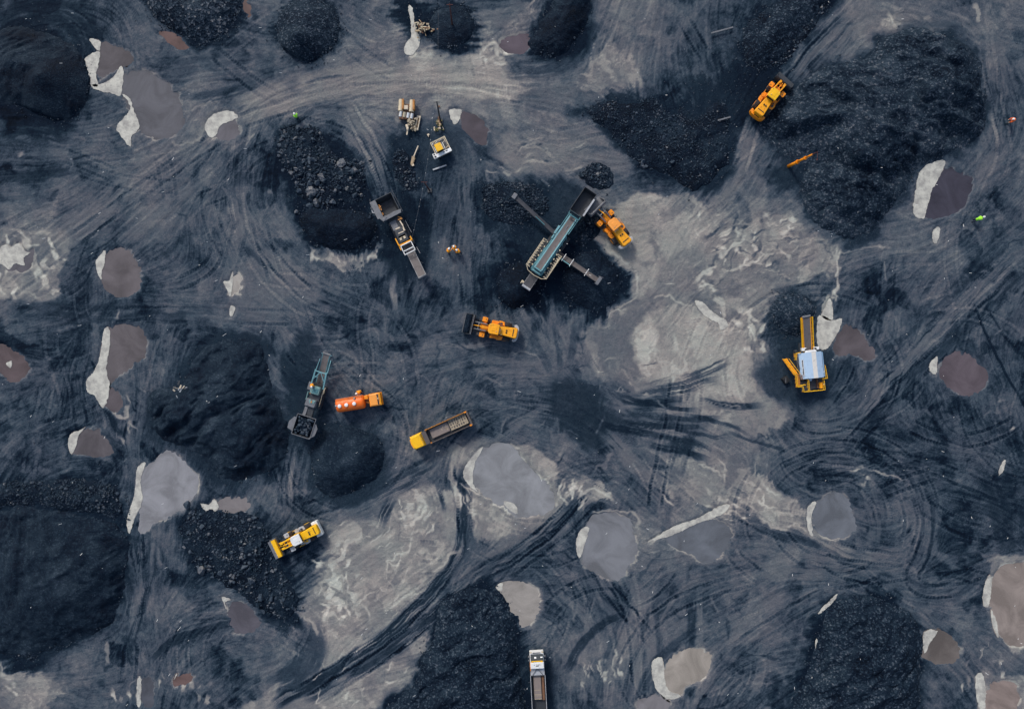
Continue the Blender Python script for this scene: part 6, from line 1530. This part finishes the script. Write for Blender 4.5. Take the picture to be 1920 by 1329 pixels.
# ---- small teal screener; x runs from the hopper to the belt end
def small_screener(px, py, deg):
    e = empty('mobile_screener', stand(px, py, 1.8), math.radians(deg), 'small teal crusher whose open hopper is heaped with coal lumps', 'crusher')
    tracks(e, -2.3, 1.6, .95)
    h = hopper(e, -7.0, -3.6, 1.55, 1.7, 2.9, .35, 'grey_dark', 'grey', fill=True)
    MB().prism([(-6.6, 1.55), (-6.3, 2.5), (-5.2, 2.55), (-4.2, 1.9), (-4.3, 1.55)], 2.72, 2.82).build('hopper_wing', M['grey'], h, .01)
    MB().prism([(-6.9, -1.5), (-6.4, -2.1), (-5.0, -2.2), (-4.4, -1.8), (-4.5, -1.45)], 2.72, 2.80).bar((-7.0, -1.3, 2.9), (-6.2, -2.1, 2.85), .12, .12).bar((-6.2, -2.1, 2.85), (-5.0, -2.2, 2.85), .12, .12).build('hopper_wing', M['grey'], h, .01)
    MB().box((-3.0, .65, 2.45), (1.6, .50, .10), ry=.1).build('feed_plate', M['grey'], e, .02)
    MB().box((-2.75, -.1, 2.1), (1.9, 1.0, .5)).build('feeder', M['grey_dark'], e, .03)
    MB().box((-1.35, .1, 2.45), (1.25, 1.7, 1.1), top=.96).build('crusher_box', M['grey'], e, .05)
    MB().box((-1.1, .2, 3.04), (.6, .35, .10), rz=.4).box((-1.05, -.35, 3.04), (.65, .4, .10), rz=-.2).build('green_guard', M['green_grey'], e, .02)
    MB().box((-1.15, -.02, 3.1), (.25, .14, .10)).box((1.15, -.62, 2.9), (.16, .18, .12)).box((.15, .62, 2.9), (.16, .16, .12)).build('orange_cap', M['orange'], e, .02)
    MB().box((-.2, -.1, 1.9), (1.6, 1.7, .9)).build('chassis', M['grey_dark'], e, .04)
    MB().bar((-1.1, 1.05, 2.6), (.3, 1.1, 2.6), .14, .22).build('side_beam', M['green_grey'], e, .02)
    pb = MB().box((.85, .0, 2.55), (1.35, 1.55, 1.1), top=.96).build('power_pack', M['green_grey'], e, .06)
    MB().box((.75, -.1, 3.12), (.75, .9, .06)).bar((.45, .3, 3.15), (.9, .1, 3.15), .05, .04).bar((.9, -.4, 3.15), (1.2, -.2, 3.15), .05, .04).build('vent_panel', M['teal'], pb, .01)
    MB().box((1.75, 0, 2.3), (.42, 1.8, .5)).box((1.75, 0, 2.56), (.30, 1.6, .06)).build('gap_guard', M['black'], e, .02)
    MB().bar((.0, -1.15, 2.3), (1.6, -1.2, 2.3), .10, .12).bar((-1.6, -1.2, 2.2), (.2, -1.2, 2.3), .07, .08).bar((.6, -1.35, 2.5), (1.7, -1.35, 2.5), .06, .06).build('hand_rail', M['cream'], e)
    MB().box((1.15, 1.25, 1.88), (1.3, .75, .08)).bar((1.15, .9, 1.3), (1.15, 1.5, 1.85), .08, .08).build('service_step', M['grey'], e)
    fm = MB()
    for s in (-1, 1):
        fm.bar((1.3, s*1.05, 2.3), (4.1, s*.92, 3.0), .20, .24)
    fm.bar((3.9, -.9, 3.0), (3.9, .9, 3.0), .14, .14).bar((3.9, 0, 3.05), (2.6, .85, 2.8), .10, .10).bar((3.9, 0, 3.05), (2.6, -.85, 2.8), .10, .10).bar((3.0, .9, 2.8), (2.9, .3, 2.8), .1, .1)
    fm.build('teal_frame', M['teal_light'], e, .01)
    c = conveyor(e, 'discharge_conveyor', (1.6, 0, 1.5), (7.0, 0, 3.0), 1.05, 'belt', 'teal_mid', .10, drum='grey')
    MB().bar((3.9, .95, 2.7), (6.0, .80, 2.9), .09, .12).bar((3.9, -1.0, 2.7), (6.2, -.95, 2.9), .12, .12).bar((6.9, .8, 3.1), (7.0, -.95, 3.1), .08, .08).build('wing_rail', M['teal_light'], c)
NEXT[0] = .90; small_screener(591.5, 740, 72.3)

# ---- white and yellow screening plant at the right; x runs from the stairs end up to the belt end
def roofed_plant(px, py, deg):
    e = empty('roofed_screening_plant', stand(px, py, 2.4), math.radians(deg), 'yellow screening plant under a pale blue roof with yellow stairs and one long belt', 'screening plant')
    tracks(e, -4.4, 1.0, 1.25)
    MB().box((-1.8, 0, 1.4), (7.8, 2.0, .5)).build('chassis', M['grey_dark'], e, .03)
    MB().box((-1.55, -.15, 2.4), (3.9, 3.2, 1.6)).build('housing', M['blue2'], e, .03)
    # roof: pitched sheet panels
    rf = MB().xz([(0,0)], 0, 0) if False else MB()
    xa, xb = -3.75, .50
    def roofpanel(name, y0, z0, y1, z1, mat):
        m = MB()
        sk = .0
        m._add([(xa, y0, z0), (xb, y0, z0), (xb, y1, z1), (xa, y1, z1), (xa, y0, z0-.07), (xb, y0, z0-.07), (xb, y1, z1-.07), (xa, y1, z1-.07)], [(0,1,2,3),(7,6,5,4),(0,4,5,1),(1,5,6,2),(2,6,7,3),(3,7,4,0)])
        return m.build(name, M[mat], e, .01)
    roofpanel('roof_panel', 1.85, 3.0, 1.18, 3.45, 'blue2' if False else 'blue')
    roofpanel('roof_panel', 1.18, 3.45, .10, 3.85, 'blue')
    roofpanel('ridge_panel', .10, 3.85, -.62, 3.87, 'bone')
    roofpanel('roof_panel', -.62, 3.87, -1.72, 3.45, 'blue')
    MB().box((-1.65, -1.86, 3.0), (4.0, .14, .9)).build('side_wall', M['blue2'], e, .01)
    vf = MB()
    for y in (1.38, 1.62): vf.box((-1.9, y, 3.40), (2.6, .05, .08))
    for x in (-3.18, -1.9, -.62): vf.box((x, 1.5, 3.40), (.08, .28, .08))
    vf.build('vent_frame', M['white_clean'], e); MB().box((-2.55, 1.5, 3.36), (1.15, .12, .05)).box((-1.25, 1.5, 3.36), (1.15, .12, .05)).build('vent_slot', M['black'], e)
    MB().prism([(.5, -.95), (.85, -.8), (.85, .8), (.5, .95)], 3.2, 3.6, .04).build('head_cover', M['white_clean'], e, .02)
    for y in (-1.15, .95):
        b_ = MB().box((1.05, y, 3.0), (.5, .75, .5)).build('lamp_box', M['white'], e, .03); MB().box((1.0, y+(.25 if y < 0 else -.25), 3.27), (.3, .3, .05)).build('lamp_glass', M['black'], b_)
    c = conveyor(e, 'discharge_conveyor', (.6, 0, 2.4), (6.35, .55, 4.3), 1.15, 'belt', 'amber', .14, drum='grey', legs=False)
    sr = MB()
    for s in (-1, 1):
        o_ = .92
        sr.bar((.9, s*o_, 2.5), (6.2, s*o_+.5, 4.35), .10, .30)
        for k in range(9): sr.bar((1.1+k*.6, s*o_+.05*k, 2.6+k*.2), (1.4+k*.6, s*(o_-.15)+.05*k, 2.5+k*.2), .06, .06)
    sr.build('conveyor_rail', M['yellow'], c)
    # stairs and platforms (left = +y)
    st = MB()
    x0, y0, z0, x1, y1, z1 = -.3, 3.15, .3, -2.9, 2.45, 2.5
    st_o = None
    for s in (-.32, .32): st.bar((x0, y0+s, z0), (x1, y1+s, z1), .08, .22)
    so = st.build('stair', M['amber'], e)
    for k in range(12):
        t = (k+.5)/12; MB().box((x0+(x1-x0)*t, y0+(y1-y0)*t, z0+(z1-z0)*t), (.20, .60, .05), rz=.26).build('stair_tread', M['amber'], so)
    ra = MB()
    for s in (-.38, .38):
        ra.bar((x0, y0+s, z0+1), (x1, y1+s, z1+1), .05, .05)
        for k in range(5): t = k/4; ra.bar((x0+(x1-x0)*t, y0+(y1-y0)*t+s, z0+(z1-z0)*t), (x0+(x1-x0)*t, y0+(y1-y0)*t+s, z0+(z1-z0)*t+1), .05, .05)
    ra.build('stair_rail', M['yellow'], so)
    pl = MB().box((-3.9, 2.25, 2.5), (2.1, .75, .08)).box((.15, 2.15, 2.5), (.5, .6, .07)).build('platform', M['rust_orange'], e)
    pl2 = MB().box((-5.0, .9, 2.3), (1.6, 1.7, .07)).box((-4.9, -1.45, 2.3), (1.6, .6, .07)).build('platform', M['grey_dark'], e)
    def rail(pts, z, n=None):
        pr = MB()
        for zz in (z+.55, z+1.05):
            for a, b in zip(pts[:-1], pts[1:]): pr.bar((a[0], a[1], zz), (b[0], b[1], zz), .07, .07)
        for a, b in zip(pts[:-1], pts[1:]):
            L = math.hypot(b[0]-a[0], b[1]-a[1]); k = max(1, int(L/.6))
            for i in range(k+1): x = a[0]+(b[0]-a[0])*i/k; y = a[1]+(b[1]-a[1])*i/k; pr.bar((x, y, z), (x, y, z+1.07), .06, .06)
        pr.build('platform_rail', M['yellow'], e)
    rail([(-3.0, 2.62), (-4.95, 2.62), (-4.95, 1.75), (-5.85, 1.7), (-5.85, -1.75), (-4.3, -1.75)], 2.3)
    rail([(-4.75, 2.2), (-4.7, 1.3)], 2.3); rail([(-1.9, -2.15), (-4.0, -2.3), (-4.0, -1.5)], 2.3); rail([(.5, 2.4), (-.5, 2.4)], 2.3); rail([(.5, 2.4), (.6, 1.6)], 2.3)
    rail([(-4.0, .78), (-5.8, .78)], 2.3)
    MB().box((-3.45, 1.45, 2.9), (.8, .75, .5)).build('motor_box', M['rust'], e, .03)
    MB().box((-4.75, -.35, 1.8), (1.7, 1.15, .8)).build('feed_chute', M['grey_dark'], e, .03); MB().box((-4.6, -.35, 2.22), (1.6, .95, .06)).build('chute_belt', M['belt_dark'], e)
    MB().box((-4.7, -1.0, 2.3), (1.6, .18, .4)).build('chute_side', M['rust'], e); MB().box((-5.1, -1.45, 2.5), (1.0, .45, .5)).build('guard_plate', M['amber'], e, .02)
    MB().tube((-4.0, .35, 2.4), (-4.0, .35, 3.2), .18, 12).box((-3.95, .3, 2.7), (.3, .5, .4)).build('white_motor', M['blue'], e)
    MB().bar((.45, -2.0, 2.6), (.5, -2.9, 2.4), .06, .16).bar((-.9, -2.0, 2.2), (-1.9, -2.7, 2.0), .1, .3).build('side_bracket', M['grey_dark'], e)
    MB().bar((-.5, 2.05, 2.5), (-2.3, 1.95, 2.5), .07, .07).bar((-.4, 1.75, 2.5), (-2.3, 1.7, 2.5), .05, .06).bar((.2, 2.3, 3.0), (-2.0, 1.9, 3.2), .06, .06).build('pipe', M['grey'], e)
NEXT[0] = .89; roofed_plant(1516.5, 666, 95.8)
# ---------------------------------------------------------------- the corner with the wrecks, poles and cab
def cab_platform(px, py, deg):
    e = empty('machine_cab', stand(px, py, 1.6), math.radians(deg), 'small white slatted machine platform with a square yellow cab roof', 'machine cab')
    MB().box((0, .1, .7), (2.1, 2.2, .9)).build('base', M['grey_dark'], e, .03)
    fr = MB()
    for y in (-1.12, 1.22): fr.box((0, y, 1.35), (2.4, .14, .16))
    for x in (-1.13, 1.13): fr.box((x, .05, 1.345), (.14, 2.4, .16))
    fo = fr.build('frame', M['cream'], e, .02)
    for k in range(9):
        MB().box((-.92+k*.23, .35, 1.36), (.10, 1.6, .06)).build('slat', M['timber_pale' if k % 3 else 'white'], e)
    MB().box((.0, -.93, 1.50), (2.45, .52, .10)).build('white_ledge', M['white_clean'], e, .02)
    MB().box((.05, -.86, 1.565), (.28, .10, .03)).box((.50, -.84, 1.565), (.32, .12, .03)).build('ledge_slot', M['black'], e)
    MB().box((-.35, -.05, 1.75), (.85, .95, .8)).build('cab', M['glass'], e)
    MB().box((-.35, -.08, 2.22), (1.0, 1.12, .14)).build('cab_roof', M['yellow'], e, .05)
    MB().box((.3, .85, 1.45), (1.1, .18, .12), rz=.1).box((.75, .2, 1.46), (.35, .5, .14)).box((-.8, .7, 1.46), (.3, .3, .12)).build('engine_part', M['grey_dark'], e, .02)
    s = MB().box((-1.38, -.75, 1.2), (.55, .75, .5)).build('tool_box', M['white'], e, .03)
    MB().box((-1.38, -.92, 1.47), (.3, .22, .03)).box((-1.4, -.55, 1.47), (.22, .2, .03)).build('box_opening', M['black'], s)
cab_platform(827, 276, 26)

random.seed(21)
def wreck(px, py):
    e = empty('stripped_machine', stand(px, py, .8), 0, 'stripped cream machine carcass with paired drums at the upper left of the fenced corner', 'machine wreck')
    for (x, y, r) in ((-.85, 1.1, .1), (.75, 1.0, -.1)):
        t = MB().tube((x, y-.9, .8), (x+.15, y+.8, .8), .38, 12); t.build('drum', M['cream'], e)
        MB().lathe_y([(y+.78, .30), (y+.95, .24), (y+1.0, .1)], x+.15, .8, 10).build('drum_end', M['black'], e)
        MB().box((x+.42, y, 1.0), (.28, 1.5, .7)).build('side_plate', M['rust_orange'], e, .04)
    MB().box((.0, .65, 1.1), (.62, .6, .3)).build('square_cover', M['timber_pale'], e, .03)
    for k in range(4): MB().tube((-.9+k*.55, -.55-.1*k, .7), (-.75+k*.55, .15-.1*k, .9), .22, 10).build('cylinder_head', M['white' if k != 1 else 'cream'], e)
    MB().box((0, .2, .5), (2.2, 2.2, .5)).build('base_frame', M['rust'], e, .03)
    j = MB()
    for k in range(40): j.box((random.uniform(-.05, 1.1)+.3, random.uniform(-2.6, -.7), random.uniform(.3, .9)), (random.uniform(.1, .5), random.uniform(.08, .3), random.uniform(.1, .3)), rz=random.uniform(0, 3))
    j.build('broken_engine', M['straw'], e)
    MB().box((.12, -2.2, .7), (.28, .9, .3), rz=.3).box((.1, -2.9, .5), (.2, .7, .2), rz=-.2).tube((.1, -1.8, .8), (.3, -2.5, .9), .14).build('bent_bracket', M['timber_pale'], e, .03)
wreck(762, 212)
def timber_tray(px, py, deg, L, w, label, name='timber_trough', taper=False):
    e = empty(name, stand(px, py, .3), math.radians(deg), label, 'timber')
    for s in (-1, 1): MB().box((0, s*(w/2-.06), .28), (L, .14, .26)).build('plank', M['timber_pale'], e, .02)
    MB().box((0, 0, .12), (L, w-.1, .10)).build('plank', M['timber'], e)
    for x in (-L/2+.15, L/2-.15): MB().box((x, 0, .30), (.3, w-.02, .18)).build('end_block', M['timber_pale'], e, .02)
timber_tray(783.5, 231.5, 79, 2.15, .52, 'open timber trough lying beside the stripped cream machine')
def broken_pole(px, py, deg):
    e = empty('broken_timber', stand(px, py, .3), math.radians(deg), 'splintered timber left of the white platform with the yellow cab roof', 'timber')
    MB().box((-.75, 0, .22), (1.5, .20, .22)).box((-.7, .18, .24), (1.2, .16, .16), rz=.08).box((-.75, -.14, .2), (1.0, .12, .18), rz=-.05).build('split_butt', M['timber'], e, .02)
    MB().bar((-.1, .05, .3), (1.6, -.12, .32), .15, .12).build('thin_end', M['timber_pale'], e)
    MB().box((-1.35, -.18, .2), (.3, .35, .2), rz=.5).build('chip', M['timber_pale'], e)
broken_pole(777, 293, 73)
e = MB().box((0, 0, .12), (2.15, .22, .14)).box((.1, -.09, .20), (1.9, .05, .06)).build('steel_beam', M['grey_light'], None, .01); e.location = stand(824.5, 314.5, .2); e.rotation_euler = (0, 0, math.radians(19))
tag(e, 'pale steel beam lying on dark ground below the white platform', 'beam')
e = MB().box((-.03, .0, .1), (.36, .26, .16), rz=.4).bar((0, 0, .12), (.0, -.35, .12), .1, .1).build('scrap_bracket', M['timber_pale'], None, .02); e.location = stand(803.5, 253, .2); tag(e, 'small cream scrap piece above the white platform', 'scrap')
def scrap_pile(px, py, label, n, spread, mats, seed, name='scrap_pile', cat='scrap'):
    random.seed(seed); e = empty(name, stand(px, py, .4), 0, label, cat)
    for q, mt in enumerate(mats):
        m = MB()
        for k in range(n):
            x = random.gauss(0, spread[0]); y = random.gauss(0, spread[1])
            m.box((x, y, random.uniform(.1, .7)), (random.uniform(.15, .7), random.uniform(.05, .25), random.uniform(.05, .2)), rz=random.uniform(0, 3.14), ry=random.uniform(-.4, .4))
        m.build('scrap_piece', M[mt], e)
    return e
scrap_pile(822, 230, 'mossy scrap metal round the foot of the leaning black pole', 8, (.25, .7), ['green_leaf', 'rust', 'timber'], 4)
scrap_pile(822, 243, 'scattered pinkish scrap strips just below the mossy scrap', 4, (.5, .08), ['timber_pale', 'green_leaf'], 6, 'scrap_strips')
scrap_pile(793, 54, 'pile of rusty and pale scrap beside the narrow pale patch at the top', 15, (.62, .42), ['timber', 'straw', 'rust', 'cream'], 5)
scrap_pile(345, 728, 'half buried black box and pale scrap on top of the broad coal bank', 4, (.8, .5), ['timber_pale', 'grey_dark', 'grey_light'], 9).location.z = 1.2
def pole(base, top_px, h, r, mat, label, arm=None, name='pole', rings=()):
    b = Vector((*W(*base, 0).xy, .1)); t = W(top_px[0], top_px[1], h)
    e = empty(name, b, 0, label, 'pole')
    d = t-b
    MB().tube((0, 0, 0), tuple(d), r, 10, r2=r*.55).build('shaft', M[mat], e, 0, True)
    MB().box((0, 0, .1), (r*5, r*5, .2)).build('foot', M['grey_dark'], e)
    MB().bar(tuple(d+Vector((-.45, 0, -.2))), tuple(d+Vector((.45, 0, -.2))), .08, .08).build('cross_arm', M[mat], e)
    for f in rings:
        p = d*f; MB().tube(tuple(p-d.normalized()*.12), tuple(p+d.normalized()*.12), r*1.9, 10).build('flange', M[mat], e)
    return e, b, t
p1, b1, t1 = pole((826, 229), (819, 191), 7.8, .14, 'grey_dark', 'leaning black pole above the white platform')
p2, b2, t2 = pole((848.5, 51), (843, 8), 6.9, .13, 'redrust', 'thin red rusty pole near the top edge')
b = Vector((*W(1477.5, 312.5, 0).xy, .1)); t = W(1533, 285, 7.6)
e = empty('lamp_mast', b, 0, 'orange tapered mast beside the largest coal heap', 'mast')
d = t-b
segs = [(0, .33, .24), (.33, .60, .18), (.60, .84, .13)]
for a_, c_, r_ in segs: MB().tube(tuple(d*a_), tuple(d*c_), r_, 12, r2=r_*.86).build('mast_section', M['rust_orange' if a_ > .8 else 'orange'], e, 0, True)
MB().tube(tuple(d*.84), tuple(d), .09, 10, r2=.06).build('mast_tip', M['redrust'], e)
for f, r_ in ((.32, .30), (.59, .25)): MB().tube(tuple(d*(f-.012)), tuple(d*(f+.02)), r_, 12).build('flange', M['orange'], e)
MB().bar(tuple(d), tuple(d+Vector((.05, -.95, -.2))), .05, .05).box(tuple(d+Vector((.0, -1.0, -.2))), (.16, .2, .1)).build('lamp_arm', M['redrust'], e)
p3, b3, t3 = pole((806, 358), (795, 341), 3.6, .12, 'redrust', 'short rusty post above the dark crusher')
def cable(a, b, label, sag=.6, r=.012, beads=True):
    a = Vector(a); b = Vector(b); m = MB(); n = 16; pts = []
    for i in range(n+1):
        t_ = i/n; p = a.lerp(b, t_); p.z -= sag*4*t_*(1-t_); pts.append(p)
    for p, q in zip(pts[:-1], pts[1:]): m.tube(p, q, r, 4, cap=False)
    o = m.build('cable', M['grey'], None); tag(o, label, 'cable', 'overhead cables')
    if beads:
        bd = MB()
        for i in (2, 5, 7, 11, 14): bd.box(tuple(pts[i]), (.09, .07, .07), rz=i)
        bd.build('clip', M['grey_light'], o)
cable(t1, t2+Vector((-1.6, -.6, 0)), 'thin cable running up from the leaning black pole towards the top edge', beads=False)
cable(t1+Vector((-.4, 0, -.2)), t3, 'thin cable hanging between the leaning black pole and the short rusty post', 1.0)
cable(t3, W(773, 444, 2.5), 'thin dotted cable from the short rusty post down to the dark crusher', .3)
e = MB().box((0, 0, .35), (.9, .95, .7), top=.95).build('steel_skip', M['black'], None, .04); e.location = stand(1473, 712, .5); e.rotation_euler.z = .6; tag(e, 'small black steel box on the ground left of the roofed plant', 'box')
o = MB().bar((-.35, -.28, .72), (.1, .33, .72), .06, .05).build('lid_edge', M['grey'], e)
# long thin boards and snow bars lying about
for px, py, L, deg, mt, lab in [(345,728,0,0,None,None), (1352, 60, 3.4, 15, 'grey', 'long pale plank on the dark bank left of the uppermost loader'),
        (1356, 225, 2.0, 15, 'grey', 'thin grey bar in the dark lump field near the uppermost loader'), (700, 1228, 1.5, 62, 'grey_light', None)]:
    if not lab: continue
    e = MB().box((0, 0, .06), (L, .20, .08)).build('plank', M[mt], None, .01); e.location = stand(px, py, .1, .55); e.rotation_euler.z = math.radians(deg); tag(e, lab, 'plank')

# ---------------------------------------------------------------- workers
def person(px, py, face, label, coat, helmet='helmet', lean=.35, z=.12, arms=.55, group='workers in high visibility clothing', step=.16):
    e = empty('person', stand(px, py, z+1.1, z), math.radians(face), label, 'person', group)
    # x forward; joints
    J = {'pel': (0, 0, .95), 'sp': (.02, 0, 1.15), 'ch': (.06+lean*.3, 0, 1.38), 'nk': (.10+lean*.5, 0, 1.52), 'hd': (.13+lean*.6, 0, 1.62), 'ht': (.14+lean*.65, 0, 1.74)}
    V = list(J.values()); E = [(0,1),(1,2),(2,3),(3,4),(4,5)]; R = [.17,.17,.20,.075,.105,.09]
    def add(p, frm, r): V.append(p); R.append(r); E.append((frm, len(V)-1)); return len(V)-1
    for s in (-1, 1):
        hp = add((0, s*.11, .90), 0, .12); kn = add((.04+s*step*.5, s*.13, .50), hp, .085); an = add((-.02+s*step, s*.14, .10), kn, .055); add((.14+s*step, s*.15, .04), an, .05)
        sh = add((.06+lean*.35, s*.21, 1.42), 2, .095); el = add((.10+lean*.4+arms*.15, s*.30, 1.18), sh, .062)
        wr = add((.25+lean*.4+arms*.25, s*.22, 1.02), el, .042); hn = add((.32+lean*.4+arms*.25, s*.20, .99), wr, .040)
    me = bpy.data.meshes.new('body'); me.from_pydata(V, E, []); me.update()
    o = bpy.data.objects.new('body', me); COL.objects.link(o); o.parent = e
    sk = o.modifiers.new('skin', 'SKIN'); sk.use_smooth_shade = True
    for i, r in enumerate(R): me.skin_vertices[0].data[i].radius = (r, r)
    me.skin_vertices[0].data[0].use_root = True
    o.modifiers.new('sub', 'SUBSURF').levels = 1; o.modifiers['sub'].render_levels = 1
    me.materials.append(M[coat])
    hx, hz = J['ht'][0], J['ht'][2]
    # trousers, hands, face and boots as covers on the body
    tr = MB()
    for s in (-1, 1): tr.tube((0, s*.11, .88), (.04+s*step*.5, s*.13, .50), .135, 10, .105).tube((.04+s*step*.5, s*.13, .50), (-.02+s*step, s*.14, .10), .105, 10, .08)
    tr.build('trousers', M['trousers'], e, 0, True)
    bt = MB()
    for s in (-1, 1): bt.box((.06+s*step, s*.15, .06), (.30, .12, .12), top=.85)
    bt.build('boots', M['black'], e, .02)
    MB().box((J['hd'][0]+.085, 0, J['hd'][2]), (.07, .13, .16)).box((J['hd'][0]+.13, 0, J['hd'][2]-.01), (.03, .03, .05)).build('face', M['skin'], e, .02)
    for s in (-1, 1):
        g = MB(); hx_, hy_, hz_ = .33+lean*.4+arms*.25, s*.20, .985
        g.box((hx_, hy_, hz_), (.09, .08, .035))
        for q in range(4): g.tube((hx_+.04, hy_-.03+q*.02, hz_), (hx_+.10-.01*abs(q-1.5), hy_-.03+q*.021, hz_-.025), .009, 5)
        g.tube((hx_, hy_-s*.04, hz_), (hx_+.05, hy_-s*.065, hz_-.01), .011, 5)
        g.build('glove', M['cream'], e)
    hl = MB().lathe_z([(hz-.05, .165), (hz-.03, .150), (hz+.04, .135), (hz+.09, .09), (hz+.11, .02)], hx, 0, 14); hl.box((hx+.16, 0, hz-.04), (.10, .18, .02))
    hl.build('hard_hat', M[helmet], e, 0, True)
    # bulky jacket shell
    jx = J['ch'][0]
    MB().lathe_z([(.92, .23), (1.1, .25), (1.3, .27), (1.44, .24), (1.50, .12)], jx*.8, 0, 14).build('jacket', M[coat], e, 0, True)
    MB().lathe_z([(1.16, .262), (1.20, .266), (1.21, .262)], jx*.8, 0, 14).build('reflective_band', M['grey_light'], e)
    return e
person(840, 472, 60, 'worker in orange with a white helmet, leftmost of the three standing together', 'hivis_orange')
person(853, 468, 110, 'worker in orange with a white helmet, middle and uppermost of the three standing together', 'hivis_orange')
person(861, 472.5, 150, 'worker in orange with a white helmet, rightmost of the three standing together', 'hivis_orange')
person(675.5, 733.5, 215, 'worker in orange bending beside the tanker truck behind its cab', 'hivis_orange', lean=.6)
person(584.8, 720.5, -70, 'worker in orange standing against the side of the small teal crusher', 'hivis_orange', z=1.78)
person(555, 219, 110, 'worker in lime green above the boulder heap at upper left', 'hivis_green', lean=.1)
person(1833, 411, 20, 'worker in lime green bending near the right edge by the long pale strip', 'hivis_green', lean=.7)
person(1901, 225, 190, 'worker in red orange at the right edge beside the largest coal heap', 'hivis_red', lean=.5)

# ---------------------------------------------------------------- sleet in the air
random.seed(77); m = MB()
for k in range(220):
    px = random.uniform(0, 1920); py = random.uniform(0, 1329); z = random.uniform(1, 60) if random.random() < .5 else random.uniform(1, 15)
    p = W(px, py, z); a = math.radians(random.choice([20, 25, 155, 60, 80])+random.uniform(-12, 12)); f = (CAMH-z)/CAMH
    L = random.uniform(.10, .42)*f*(1.25 if random.random() < .15 else .8); d = Vector((math.cos(a), math.sin(a), -.8))*L*.5
    m.bar(p-d, p+d, .035*f, .035*f)
o = m.build('sleet', M['white_clean'], None); tag(o, 'fine sleet falling over the yard', None, None, 'stuff')
